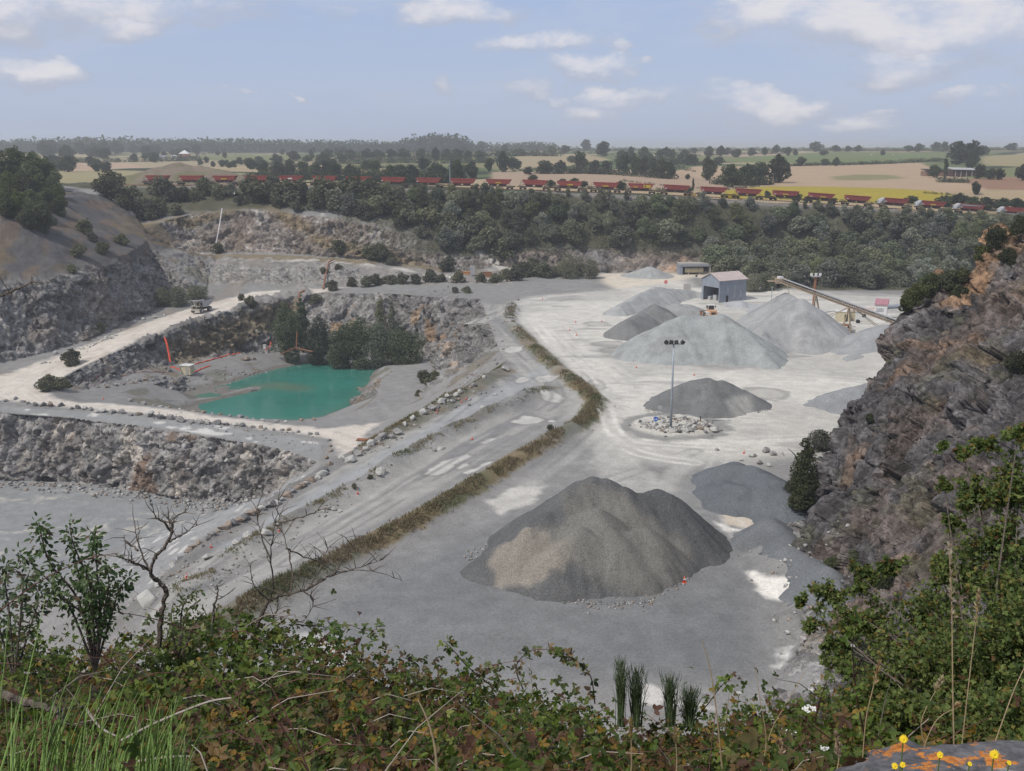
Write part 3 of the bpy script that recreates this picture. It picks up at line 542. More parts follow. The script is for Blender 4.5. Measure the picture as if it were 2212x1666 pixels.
GROUND = tinted('ground_surface', 1.4, .15, .96, ((.9, .35, .35), (5.0, .35, .06)))
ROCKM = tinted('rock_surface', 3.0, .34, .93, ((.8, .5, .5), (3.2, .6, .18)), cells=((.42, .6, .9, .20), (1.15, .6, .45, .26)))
CLIFFM = tinted('cliff_surface', 3.0, .34, .93, ((1.6, .5, .3), (6, .6, .10)), cells=((.55, .6, .6, .25), (1.7, .7, .3, .35)))
# height lookup for standing things on the ground
_cs = 3.0; _gx = np.floor(G0[:, 0]/_cs).astype(int); _gy = np.floor(G0[:, 1]/_cs).astype(int); _buck = {}
_ord = np.lexsort((_gy, _gx)); _k = _gx[_ord]*100000+_gy[_ord]; _st = np.r_[0, np.flatnonzero(np.diff(_k))+1, len(_k)]
for a_, b_ in zip(_st[:-1], _st[1:]): _buck[int(_k[a_])] = _ord[a_:b_]
def ground(x, y):
    i, j = math.floor(x/_cs), math.floor(y/_cs); c = [_buck[(i+a)*100000+j+b] for a in (-1, 0, 1) for b in (-1, 0, 1) if (i+a)*100000+j+b in _buck]
    if not c: return -48.0
    c = np.concatenate(c); d = (GV[c, 0]-x)**2+(GV[c, 1]-y)**2; k = c[np.argsort(d)[:4]]; w_ = 1/(((GV[k, 0]-x)**2+(GV[k, 1]-y)**2)+.01)
    return float((GV[k, 2]*w_).sum()/w_.sum())
def on(x, y, dz=0): return Vector((x, y, ground(x, y)+dz))
def onuv(u, v, z): p = Z(u, v, z); return on(p.x, p.y)
# split into the setting's sheets
fc = GF; fr = rock[fc].mean(1); fcl = cliffm[fc].mean(1); froad = road[fc].mean(1); fy = G0[fc][:, :, 1].mean(1)
cls = np.zeros(len(fc), int); cls[fr > .35] = 1; cls[(fcl > .5) & (fr > .2)] = 2; cls[(froad > .5)] = 3; cls[fy < 48] = 4; fx_ = G0[fc][:, :, 0].mean(1); cls[fy > np.interp(fx_, [t.x for t in TRACK], [t.y for t in TRACK])+13] = 9
for k, (nm, mt) in enumerate((('quarry_ground', GROUND), ('rock_face', ROCKM), ('cliff', CLIFFM), ('haul_road', GROUND), ('hillside', GROUND))):
    f_ = fc[cls == k]; u_, i_ = np.unique(f_, return_inverse=True)
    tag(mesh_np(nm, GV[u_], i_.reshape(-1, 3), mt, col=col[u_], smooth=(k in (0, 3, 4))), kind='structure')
# ------------------------------------------------------------------ far land: fields rolling away behind the railway
def flat_h(x, y):
    a = np.interp(y, [400, 440, 480, 560, 700, 900, 1300, 2000, 3200, 5000, 12000], [-22, -21, -21.5, -20.5, -19, -16, -12.0, -8.5, -5.5, -4.0, -16])
    r = np.clip(x/np.maximum(y, 1)/.5, -1, 1); s = sm(y, 520, 1100)
    a = a+r*s*np.interp(y, [500, 1000, 2000, 5000, 12000], [0, 2.5, 3.0, 4.0, 4.0])
    w_ = sm(y, 442, 545); a = (np.interp(x, [t.x for t in TRACK], [t.z for t in TRACK])-3.0)*(1-w_)+a*w_
    return a+(fbm(np.stack([x/260, y/260, 0*x], 1), 3, 300)-.5)*6*s
fr_ = np.concatenate([np.linspace(434, 1300, 195), np.geomspace(1310, 16000, 130)]); fa_ = np.linspace(-.66, .66, 420)
RR, AA = np.meshgrid(fr_, fa_, indexing='ij'); FX = (RR*np.tan(AA)).ravel(); FY = RR.ravel(); FZ = flat_h(FX, FY)
def far_z(x, y): return float(np.minimum(flat_h(np.array([float(x)]), np.array([float(y)]))[0], 99))
def far_hit(u, v):
    d = ray(u, v); d = d/d.y; y = 436.0
    while y < 15000:
        if d.z*y < far_z(d.x*y, y): break
        y *= 1.004
    return Vector((d.x*y, y, far_z(d.x*y, y)))
def far_stand(u, v, hp, lim=2200.0):
    """foot and height of something whose foot is seen at v; beyond lim it stands on the last rise and is taller"""
    q = far_hit(u, v)
    if q.y > lim: t_ = Y(u, v-hp, lim); z = far_z(t_.x, lim); return Vector((t_.x, lim, z)), max(4.0, t_.z-z)
    return q, hp/FPX*q.y
nr, na = RR.shape; ii = np.arange(nr*na).reshape(nr, na)
FFc = np.stack([ii[:-1, :-1], ii[:-1, 1:], ii[1:, 1:], ii[1:, :-1]], -1).reshape(-1, 4)
# colour by field
fxy = np.stack([FX, FY], 1); n1 = fbm(np.stack([FX/140, FY/140, 0*FX], 1), 3, 310); fcol = np.tile(C(.115, .125, .055), (len(FX), 1))*(.8+.5*n1)[:, None]
hcell = None
q_ = np.stack([FX/230+n1*.6, FY/330, 0*FX], 1); _, ct, ce = blocks(q_, 1.0, 321); pal = np.array([(.13, .15, .06), (.36, .28, .17), (.10, .13, .05), (.30, .26, .14), (.16, .17, .07), (.33, .27, .17)])
fcol = pal[np.minimum((ct*6).astype(int), 5)]*(.85+.3*n1)[:, None]; fcol = lay(fcol, (.035, .045, .02), sm(ce, .07, .03))
def fpoly(uv): return np.array([tuple(far_hit(u, v))[:2] for u, v in uv])
FIELDS = [([(1060, 372), (1330, 366), (1500, 374), (1640, 400), (1565, 412), (1400, 408), (1200, 402), (1060, 400)], (.36, .265, .185)),
          ([(1080, 352), (1130, 336), (1240, 332), (1320, 345), (1180, 362), (1080, 372)], (.34, .27, .16)),
          ([(905, 340), (1000, 342), (1100, 338), (1080, 368), (980, 360), (905, 355)], (.20, .185, .085)),
          ([(1450, 372), (1500, 360), (1700, 360), (1990, 352), (2030, 372), (2090, 385), (2130, 412), (2000, 416), (1800, 404), (1640, 402), (1560, 394)], (.40, .29, .19)),
          ([(1562, 412), (1660, 403), (1800, 404), (2000, 412), (2100, 432), (2080, 444), (1900, 440), (1700, 432), (1560, 428)], (.34, .27, .035)),
          ([(1560, 350), (1620, 338), (1760, 330), (2040, 330), (2050, 342), (1980, 350), (1760, 354)], (.135, .165, .06)),
          ([(2120, 338), (2230, 332), (2240, 362), (2120, 358)], (.30, .25, .13)), ([(2060, 388), (2240, 380), (2240, 412), (2130, 410)], (.27, .16, .10)),
          ([(440, 333), (520, 332), (640, 336), (740, 344), (560, 352), (430, 345)], (.17, .18, .075)), ([(700, 348), (900, 344), (910, 362), (760, 366), (700, 358)], (.17, .165, .075)),
          ([(130, 347), (270, 352), (320, 362), (140, 372)], (.42, .30, .21)), ([(1520, 333), (1700, 327), (1760, 328), (1600, 340)], (.36, .27, .2)),
          ([(1180, 326), (1420, 324), (1440, 332), (1200, 334)], (.15, .17, .07))]
for uv, c_ in FIELDS: fcol = lay(fcol, c_, sm(sdist(fxy, fpoly(uv)), -1.5, 2.5))
fcol = lay(fcol, (.15, .17, .06), sm(sdist(fxy, fpoly([(1790, 382), (1850, 377), (1930, 378), (1960, 386), (1880, 390), (1800, 390)])), -4, 6)*.7)
fcol = lay(fcol, (.045, .055, .03), sm(FX+120-.32*(FY-600)*0, -10, -60)*sm(FY, 700, 800)*.0)
FIELDM = tinted('field_surface', .35, .16, .97, ((.6, .2, .4),))
tag(mesh_np('fields', np.stack([FX, FY, FZ], 1), FFc, FIELDM, col=np.clip(fcol, .01, .8), smooth=True), kind='structure')
# ------------------------------------------------------------------ water
wm = bpy.data.materials.new('quarry_water'); wm.use_nodes = True; t = NT(wm.node_tree); p_ = t.node('ShaderNodeBsdfPrincipled'); g_ = t.node('ShaderNodeNewGeometry').outputs['Position']
a_ = t.node('ShaderNodeAttribute', attribute_name='tint').outputs['Color']
t.put(p_.inputs['Base Color'], t.mix(1.0, a_, t.ramp(t.noise(g_, .06, 4, .6), .3, .7, .9, 1.1), 'MULTIPLY')); p_.inputs['Roughness'].default_value = .10; p_.inputs['Specular IOR Level'].default_value = .35
b_ = t.node('ShaderNodeBump'); b_.inputs['Strength'].default_value = .25; b_.inputs['Distance'].default_value = .05; t.put(b_.inputs['Height'], t.noise(g_, 1.6, 4, .6)); t.l.new(b_.outputs[0], p_.inputs['Normal'])
o_ = t.node('ShaderNodeOutputMaterial'); t.l.new(p_.outputs[0], o_.inputs[0])
ps = np.array(xy(SHORE, -67)); x0, y0 = ps.min(0)-6; x1, y1 = ps.max(0)+4; nx, ny = 90, 90
GX, GY = np.meshgrid(np.linspace(x0, x1, nx), np.linspace(y0, y1, ny)); wxy = np.stack([GX.ravel(), GY.ravel()], 1)
spit = xy([(400, 858), (480, 852), (545, 838), (590, 832), (660, 840)], -67); ds, _ = pdist(wxy, spit); sh_ = sm(sdist(wxy, ps[:-1]), 0, 5)
wcol = np.tile(C(.042, .205, .162), (len(wxy), 1)); wcol = lay(wcol, (.085, .20, .15), (1-sh_)*.5); wcol = lay(wcol, (.17, .20, .13), sm(ds, 7, 1)*.75*sm(wxy[:, 0], -52, -66)); wcol = lay(wcol, (.05, .20, .16), sm(wxy[:, 0], -55, -80)*.6)
wi = np.arange(nx*ny).reshape(ny, nx); WF = np.stack([wi[:-1, :-1], wi[:-1, 1:], wi[1:, 1:], wi[1:, :-1]], -1).reshape(-1, 4)
tag(mesh_np('pond_water', np.c_[wxy, np.full(len(wxy), -67.0)], WF, wm, col=wcol, smooth=True), kind='structure')

# ------------------------------------------------------------------ stockpiles: cones at the angle of repose, joined
def pile(name, label, cat, peaks, tint, grain=1.0, step=.45, slope_=.66, z0=YD, group=None, mottle=None, rough_=1.0, extra=None, speck=None):
    """peaks: (u, v, y[, slope]) summit as sight line and distance"""
    P = [(Y(*a[:3]), a[3] if len(a) > 3 else slope_) for a in peaks]
    xs = [p.x for p, _ in P]; ys = [p.y for p, _ in P]; h = max(p.z-z0 for p, _ in P); r = h/slope_*1.15+2
    X, Yg = np.meshgrid(np.arange(min(xs)-r, max(xs)+r, step), np.arange(min(ys)-r, max(ys)+r, step)); q = np.stack([X.ravel(), Yg.ravel()], 1)
    H = np.full(len(q), -99.0); wob = fbm(np.c_[q/7, np.full(len(q), len(label)*1.7)], 3, 7)-.5; sd = len(label)
    SG = [(P[i], P[i+1]) for i in range(len(P)-1) if (P[i][0]-P[i+1][0]).length < 16] + [(p, p) for p in P]
    for (a, s), (b2_, _) in SG:
        ab = np.array((b2_-a).xy); L2 = ab@ab+1e-6; tt = np.clip(((q-np.array(a.xy))@ab)/L2, 0, 1); zt = a.z+(b2_.z-a.z)*tt
        dx, dy = q[:, 0]-a.x-ab[0]*tt, q[:, 1]-a.y-ab[1]*tt; d = np.hypot(dx, dy)
        f = fbm(np.stack([dx/np.maximum(d, .5)*1.6+a.x, dy/np.maximum(d, .5)*1.6+a.y, tt*2], 1), 3, sd)-.5
        f2 = fbm(np.stack([dx/np.maximum(d, .5)*7+a.y, dy/np.maximum(d, .5)*7+a.x, tt*9], 1), 3, sd+4)-.5; h_ = zt-(np.sqrt(d*d+.6)-.77)*s*(1+f*.26)+f2*np.minimum(d*.14, .75)*rough_; k_ = .45; m_ = np.clip(.5+.5*(h_-H)/k_, 0, 1); H = H+(h_-H)*m_+k_*m_*(1-m_)*.5
    H += wob*1.2*rough_+(fbm(np.c_[q/1.8, q[:, :1]*0], 3, 5)-.5)*.5*rough_
    base = z0-.35; H = np.maximum(H, base-.6)
    keep = H > base; n = X.shape; k2 = keep.reshape(n); i = np.arange(len(q)).reshape(n)
    m = k2[:-1, :-1] | k2[1:, :-1] | k2[:-1, 1:] | k2[1:, 1:]
    F = np.stack([i[:-1, :-1], i[:-1, 1:], i[1:, 1:], i[1:, :-1]], -1)[m]; u_, inv = np.unique(F, return_inverse=True)
    V = np.c_[q, H][u_]; c0 = V.mean(0); c0[2] = z0
    cc = np.tile(np.array(tint), (len(V), 1))*(.80+.40*fbm(V/np.array([3, 3, 1.5]), 4, 17+sd))[:, None]
    if mottle: cc = lay(cc, mottle[0], sm(fbm(V/mottle[1], 4, 19+sd), mottle[2], mottle[2]+.08)*mottle[3])
    if extra: cc = extra(V, cc)
    mt = tinted('gravel_'+name, 3.2*grain, .34, .97, ((1.2*grain, .5, .3), (5*grain, .6, .12)), speck=speck)
    o = mesh_np(name, V-c0, inv.reshape(-1, 4), mt, col=np.clip(cc, .01, .9), smooth=True); o.location = c0
    return tag(o, label, cat, group)
LG = (.33, .345, .335); DG = (.20, .20, .195); MG = (.235, .235, .23)
GP = 'stockpiles of crushed stone in the yard'
pile('gravel_pile', 'broad pale grey stockpile in the middle of the yard, in front of the wheel loader', 'gravel pile', [(1400, 722, 238), (1450, 690, 240), (1480, 681, 242), (1520, 684, 242), (1560, 680, 242), (1600, 706, 238), (1640, 745, 232), (1665, 785, 225)], LG, group=GP, mottle=((.25, .25, .24), 4, .55, .6))
pile('gravel_pile', 'tallest pale stockpile heaped up under the conveyor head, with a slumped crest', 'gravel pile', [(1698, 632, 272), (1716, 644, 264), (1734, 646, 256), (1690, 668, 254), (1640, 706, 247)], (.345, .345, .34), slope_=.74, group=GP, mottle=((.24, .24, .235), 5, .58, .5))
pile('gravel_pile', 'long pale stockpile at the left of the group, sloping down to the open yard', 'gravel pile', [(1335, 664, 300), (1372, 642, 312), (1413, 620, 324), (1450, 622, 332), (1500, 629, 338), (1540, 640, 332)], (.35, .355, .345), group=GP)
pile('gravel_pile', 'dark grey ridge of gravel lying between two pale stockpiles', 'gravel pile', [(1412, 658, 285), (1425, 662, 290), (1385, 674, 274), (1355, 694, 264), (1440, 676, 283)], (.205, .205, .20), slope_=.72, group=GP)
pile('gravel_pile', 'low pale heap right behind the wheel loader by the shed wall', 'gravel pile', [(1600, 650, 315), (1560, 655, 322), (1640, 656, 312), (1640, 668, 300)], (.37, .375, .38), group=GP, slope_=.5)
pile('gravel_pile', 'low grey hump between the dark ridge and the wheel loader', 'gravel pile', [(1465, 655, 303), (1485, 657, 303)], (.29, .29, .28), group=GP, slope_=.4)
pile('gravel_pile', 'small pale gravel heap at the foot of the back rock face', 'gravel pile', [(1402, 575, 392)], (.34, .345, .335), group=GP, slope_=.42)
pile('gravel_pile', 'grey stockpile half hidden behind the right cliff, below the conveyor tail', 'gravel pile', [(1912, 700, 243), (1940, 697, 243), (1850, 765, 232)], (.30, .305, .305), slope_=.5, group=GP)
pile('gravel_pile', 'small grey heap poking out low behind the right cliff edge', 'gravel pile', [(1850, 835, 190), (1880, 828, 192)], (.27, .275, .28), group=GP, slope_=.45)
def rnd_ex(V, c): return lay(c, (.36, .35, .33), sm(V[:, 0]-Z(1545, 880, -48).x+(V[:, 1]-190)*.2, -1, 1)*sm(V[:, 2], -45.3, -46.2)*.8*sm(Z(1620, 880, -48).x-V[:, 0], -1, 1))
pile('gravel_pile', 'dark grey gravel pile just behind the roundabout and its lamp mast', 'gravel pile', [(1530, 817, 192), (1500, 822, 191), (1560, 822, 192), (1470, 836, 190), (1590, 838, 191), (1450, 852, 189), (1620, 862, 190), (1540, 845, 187)], (.17, .172, .17), group=GP, slope_=.62, mottle=((.26, .26, .25), 3, .6, .45), extra=rnd_ex)
def big_ex(V, c):
    a = Y(1148, 1212, 109); c = lay(c, (.28, .25, .21), sm(np.hypot((V[:, 0]-a.x)*.8, V[:, 1]-a.y)+(fbm(V/2, 3, 4)-.5)*3, 3.8, 3.0)*.85); d_ = Y(1450, 1110, 117); c = lay(c, (.085, .087, .09), sm(np.hypot((V[:, 0]-d_.x)*.9, V[:, 1]-d_.y)+(fbm(V/3, 3, 8)-.5)*4, 7, 4.5)*.6)
    b = Y(1340, 1210, 112); return lay(c, (.21, .20, .175), sm(np.hypot((V[:, 0]-b.x)*.8, V[:, 1]-b.y)+(fbm(V/3, 3, 6)-.5)*5, 7.5, 5)*.7)
SPK = (11.0, .62, .5, (.42, .42, .42))
pile('gravel_pile', 'large coarse dark gravel pile in the foreground yard, pale brown patch at its left', 'gravel pile',
     [(1180, 1108, 114.5), (1222, 1064, 117), (1252, 1042, 119), (1282, 1034, 120), (1312, 1038, 119.8), (1345, 1056, 119), (1382, 1068, 119.2), (1420, 1056, 120.5), (1440, 1066, 120), (1450, 1088, 119), (1455, 1116, 117.5), (1140, 1140, 112.5), (1100, 1170, 111.5), (1060, 1190, 111.5), (1290, 1100, 114), (1325, 1150, 111), (1350, 1190, 109.4), (1250, 1140, 111), (1200, 1185, 108.5), (1395, 1140, 113)],
     (.118, .119, .118), step=.3, grain=.9, group=GP, slope_=.84, rough_=.9, extra=big_ex, speck=SPK)
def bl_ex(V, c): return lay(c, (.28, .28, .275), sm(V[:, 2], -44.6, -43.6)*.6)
pile('gravel_pile', 'smooth blue grey gravel pile leaning against the right cliff, with a pale crest', 'gravel pile',
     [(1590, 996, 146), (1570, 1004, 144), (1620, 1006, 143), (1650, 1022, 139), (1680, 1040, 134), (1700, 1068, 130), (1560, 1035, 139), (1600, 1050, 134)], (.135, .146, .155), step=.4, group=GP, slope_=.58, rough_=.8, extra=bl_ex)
pile('gravel_pile', 'low dark gravel bank at the foot of the right cliff, beside the white spill', 'gravel pile',
     [(1665, 1120, 120), (1695, 1145, 117), (1705, 1178, 112.5), (1745, 1200, 109.5), (1790, 1232, 104), (1825, 1290, 98), (1825, 1350, 92)], (.16, .168, .175), step=.35, group=GP, slope_=.78)
pile('spoil_heap', 'broad brown spoil heap with thin grass, rising behind the first wagons', 'spoil heap', [(385, 352, 520), (350, 360, 515), (430, 358, 520), (470, 366, 515), (520, 385, 508), (320, 372, 512), (280, 378, 512)], (.20, .165, .125), step=1.2, slope_=.30, z0=-22, mottle=((.15, .15, .07), 14, .5, .7), grain=.4)
# ------------------------------------------------------------------ foliage
ORD = 'first second third fourth fifth sixth seventh eighth ninth tenth eleventh twelfth thirteenth fourteenth fifteenth sixteenth seventeenth eighteenth nineteenth twentieth'.split()+['twenty-'+q for q in ('first', 'second', 'third', 'fourth', 'fifth')]
WU = [342, 415, 487, 556, 630, 702, 775, 850, 926, 1000, 1077, 1155, 1230, 1308, 1383, 1460, 1540, 1615, 1695, 1772, 1850, 1932, 2012, 2095, 2190]
def px_of(p): p = Vector(p); c, s = math.cos(PITCH), math.sin(PITCH); t_ = p.y*c-p.z*s; return CU+FPX*p.x/t_, CV-FPX*(p.y*s+p.z*c)/t_
def wagon_at(u): return 'the spoil heap' if u < 305 else 'the %s wagon' % ORD[int(np.argmin([abs(u-q) for q in WU]))]
LM = [(404, 785, 'pump house'), (433, 660, 'haul truck'), (620, 700, 'tallest pond tree'), (880, 745, 'last pond tree'), (472, 500, 'long white pipe'), (428, 585, 'pair of white pipes'), (708, 590, 'bent rusty pipe'), (1001, 585, 'orange steel beam'), (1232, 580, 'large dark tree by the rear road'), (1449, 880, 'lamp mast'), (787, 940, 'gate barrier'), (30, 840, 'haul road bend'), (346, 1250, 'left dead tree'), (620, 1200, 'right dead tree'), (600, 830, 'pond'), (1090, 780, 'upper ramp bend'), (620, 960, 'lower end of the haul road'), (300, 900, 'lower face'), (200, 590, 'left scree'), (880, 680, 'ochre streaks'), (1091, 585, 'cream container'), (850, 530, 'falling bench'), (1160, 860, 'dried puddles'), (480, 1150, 'spotted bank')]
def near(u, v):
    d = [(math.hypot(u-a, (v-b)*1.3), a, b, n) for a, b, n in LM]; d, a, b, n = min(d); k = 'close to' if d < 30 else ('left of' if u < a-abs(v-b) else ('right of' if u > a+abs(v-b) else ('above' if v < b else 'below'))); return ('just ' if 30 <= d < 70 else '')+k+' the '+n
rng = np.random.default_rng(7); random.seed(7)
def foliage(name, trans=.25, var=.35, rough=.75):
    m = bpy.data.materials.new(name); m.use_nodes = True; t = NT(m.node_tree); p = t.node('ShaderNodeBsdfPrincipled')
    a = t.node('ShaderNodeAttribute', attribute_name='tint').outputs['Color']; oi = t.node('ShaderNodeObjectInfo')
    hs = t.node('ShaderNodeHueSaturation'); t.put(hs.inputs['Hue'], t.math('ADD', .5-.018, t.math('MULTIPLY', oi.outputs['Random'], .036)))
    t.put(hs.inputs['Value'], t.math('ADD', 1-var, t.math('MULTIPLY', t.math('FRACT', t.math('MULTIPLY', oi.outputs['Random'], 7.31)), 2*var)))
    t.put(hs.inputs['Saturation'], t.math('ADD', .75, t.math('MULTIPLY', t.math('FRACT', t.math('MULTIPLY', oi.outputs['Random'], 3.77)), .5))); t.put(hs.inputs['Color'], a)
    t.put(p.inputs['Base Color'], hs.outputs[0]); p.inputs['Roughness'].default_value = rough; p.inputs['Specular IOR Level'].default_value = .2
    tr = t.node('ShaderNodeBsdfTranslucent'); t.put(tr.inputs['Color'], t.mix(1.0, hs.outputs[0], (1.25, 1.3, .8), 'MULTIPLY')); ms = t.node('ShaderNodeMixShader'); ms.inputs[0].default_value = trans
    t.l.new(p.outputs[0], ms.inputs[1]); t.l.new(tr.outputs[0], ms.inputs[2]); o = t.node('ShaderNodeOutputMaterial'); t.l.new(ms.outputs[0], o.inputs[0]); return m
FOL = foliage('tree_foliage'); BARK = mat('bark', (.10, .085, .07), .95, .3, 4, bump=.4)
def clumps(blobs, n, size, tints, seed=0, gap=.0, flat=.25):
    """n leaf-sized quads spread through the shells of the blobs; returns V, F, C"""
    g = np.random.default_rng(seed); B = np.array([b[:3]+tuple(b[3:6]) for b in blobs], float); w_ = (B[:, 3]*B[:, 4]*B[:, 5])**(2/3); k = g.choice(len(B), n, p=w_/w_.sum())
    d = g.normal(size=(n, 3)); d /= np.linalg.norm(d, axis=1)[:, None]; r = 1-np.abs(g.normal(0, .16, n)); r = np.clip(r, .3, 1.05)
    f = fbm(d*1.7+k[:, None]*3.1+seed, 3, seed); r = r*(.78+.5*f); P = B[k, :3]+d*r[:, None]*B[k, 3:6]
    if gap: keep = fbm(P/ (B[:, 3].mean()*.55)+seed, 3, seed+3) > gap; P, d, k = P[keep], d[keep], k[keep]
    n = len(P); nn = d*.6+g.normal(size=(n, 3))*.75+np.array([0, 0, flat]); nn /= np.linalg.norm(nn, axis=1)[:, None]
    a = np.cross(nn, g.normal(size=(n, 3))); a /= np.linalg.norm(a, axis=1)[:, None]; b = np.cross(nn, a); s = (size*(.6+.8*g.random(n)))[:, None]
    V = np.stack([P-a*s*.5, P+b*s*.36, P+a*s*.5, P-b*s*.36], 1).reshape(-1, 3); F = np.arange(4*n).reshape(n, 4)
    tt = np.array(tints, float); ci = g.random(n)*(len(tt)-1); c0 = tt[np.floor(ci).astype(int)]; c1 = tt[np.ceil(ci).astype(int)]; C_ = c0+(c1-c0)*(ci % 1)[:, None]
    C_ *= (.72+.56*fbm(P/(B[:, 3].mean()*.5), 2, seed+9))[:, None]
    return V, F, np.repeat(C_, 4, 0)
def blobset(w_, h, n, seed, base=.25, kind='round'):
    g = random.Random(seed); bl = []
    for i in range(n):
        z = h*(base+(1-base)*(i+.5)/n); f = (z/h-base)/(1-base)
        prof = math.sqrt(max(.05, 1-(2*f-.85)**2)) if kind == 'round' else (1-f*.75 if kind == 'cone' else (.55+.45*math.sin(f*math.pi)))
        a = g.random()*6.28; rr = w_*.5*prof; r0 = rr*g.uniform(.45, .62)
        bl.append((math.cos(a)*(rr-r0)*g.uniform(.5, 1.1), math.sin(a)*(rr-r0)*g.uniform(.5, 1.1), min(z, h-r0*.7), r0, r0*g.uniform(.85, 1.15), r0*g.uniform(.65, .9)))
    bl.append((0, 0, h*(base+(1-base)*.5), w_*.27, w_*.27, h*(1-base)*.36)); return bl
def trunk_mb(h, r, seed, top=.62, limbs=5, w_=4):
    g = random.Random(seed); m = MB(); x = y = 0; pts = [(0, 0, -.4)]
    for i in range(1, 6): x += g.uniform(-.04, .04)*h; y += g.uniform(-.04, .04)*h; pts.append((x, y, h*top*i/5))
    m.tube(pts, [r*(1.35-.19*i) for i in range(6)], 7)
    for i in range(limbs):
        p = Vector(pts[2+i % 4]); a = g.random()*6.28; e = p+Vector((math.cos(a)*w_*.3, math.sin(a)*w_*.3, h*g.uniform(.12, .3))); m.tube([p, (p+e)/2+Vector((0, 0, h*.03)), e], [r*.5, r*.35, r*.15], 5)
    return m
DUSTY = [(.15, .155, .105), (.20, .203, .14), (.25, .248, .18)]; GREEN = [(.035, .05, .022), (.06, .078, .032), (.10, .115, .05)]; FARG = [(.034, .048, .024), (.055, .072, .034), (.085, .10, .048)]
def tree_mesh(name, w_, h, n, size, tints, seed, kind='round', base=.25, nb=9, gap=0, trunk=True):
    """one mesh: leaves and trunk, for trees too small to show parts"""
    V, F, C_ = clumps(blobset(w_, h, nb, seed, base, kind), n, size, tints, seed, gap)
    if trunk:
        tm = trunk_mb(h, h*.022, seed, w_=w_); qf = [f for f in tm.F if len(f) == 4]; o_ = len(V)
        V = np.r_[V, np.array(tm.V)]; F = np.r_[F, np.array(qf)+o_]; C_ = np.r_[C_, np.tile((.09, .08, .065), (len(tm.V), 1))]
    me = mesh_np(name, V, F, FOL, col=C_, link=False); d = me.data; bpy.data.objects.remove(me); return d
def place(name, me, loc, s, rz, label, cat, group, sx=1.0):
    o = bpy.data.objects.new(name, me); COL.objects.link(o); o.location = loc; o.scale = (s*sx, s*sx, s); o.rotation_euler = (0, 0, rz); return tag(o, label, cat, group)
WT_ = [DUSTY, [(.105, .128, .08), (.15, .172, .105), (.20, .22, .14)], [(.15, .165, .135), (.21, .22, .185), (.27, .275, .235)], [(.12, .135, .075), (.17, .18, .10), (.22, .22, .13)]]
WD = [tree_mesh('wood_tree', (6.5, 5.2, 7.4)[i % 3], (7.5, 8.2, 6.4)[i % 3], 3400, (.42, .34, .5)[i % 3], WT_[(0, 1, 0, 2, 3, 0, 1, 2, 0, 3, 0, 1)[i]], 50+i, ('round', 'round', 'col')[(i*5) % 3], .06, (10, 7, 14)[i % 3], (.30, .36, .26)[i % 3]) for i in range(12)]
# ---- the wooded slope under the railway
g = random.Random(3); cand = []; TX = [t.x for t in TRACK]; TY = [t.y for t in TRACK]; TZ = [t.z for t in TRACK]
yb = lambda x: float(np.interp(x, [-60, 8, 30, 78, 80, 90, 110, 230], [402, 406, 407.5, 407.5, 382, 360, 355, 352]))
for i in range(5000):
    x = g.uniform(-66, 222); y = g.uniform(yb(x)+1, float(np.interp(x, TX, TY))-5.0)
    if x > .49*y or (y < 392 and g.random() < .35): continue
    if x < -30 and y < 412+(-30-x)*.15: continue
    if all((x-a)**2+((y-b)*1.2)**2 > 27 for a, b in cand): cand.append((x, y))
    if len(cand) >= 299: break
print('wood', len(cand))
TX = [t.x for t in TRACK]; TY = [t.y for t in TRACK]; TZ = [t.z for t in TRACK]
for k, (x, y) in enumerate(cand):
    z = ground(x, y); zt = float(np.interp(x, TX, TZ)); ty = float(np.interp(x, TX, TY)); lim = (zt+g.uniform(.5, 1.9))*y/ty; s = min(g.uniform(.9, 1.45), max(.3, (lim-z)/7.3))
    place('woodland_tree', WD[(k*7) % 12], (x, y, z-.3), s, g.random()*6.28, 'dusty tree in the %s of the wood below %s' % (('top row', 'second row', 'middle', 'lower part', 'lowest part', 'flat foot')[0 if y > ty-10 else (1 if y > ty-16 else (2 if y > ty-24 else (3 if y > ty-36 else (4 if y > ty-52 else 5))))], wagon_at(px_of((x, y, z))[0])), 'tree', 'trees of the wood below the railway', g.uniform(1.1, 1.4))
# scrub between the trees
gq = np.random.default_rng(11); n_ = 24000; sx_ = gq.uniform(-70, 236, n_); ybv = np.array([yb(a) for a in sx_]); tyv = np.interp(sx_, TX, TY); sy_ = ybv-1+(tyv-4.5-ybv)*gq.random(n_); sz_ = np.array([ground(a, b) for a, b in zip(sx_[::6], sy_[::6])]).repeat(6)[:n_]
sx_ = sx_[::6].repeat(6)[:n_]; sy_ = sy_[::6].repeat(6)[:n_]; Vs, Fs, Cs = clumps([(0, 0, 0, 1.5, 1.2, 1.1)], n_*3, .45, DUSTY, 13); kk = np.repeat(np.arange(n_*3) % n_, 4); Vs = Vs+np.stack([sx_[kk], sy_[kk], sz_[kk]+.5], 1)
tag(mesh_np('scrub', Vs, Fs, FOL, col=Cs), 'dusty undergrowth filling the slope between the trees', None, None, 'stuff')
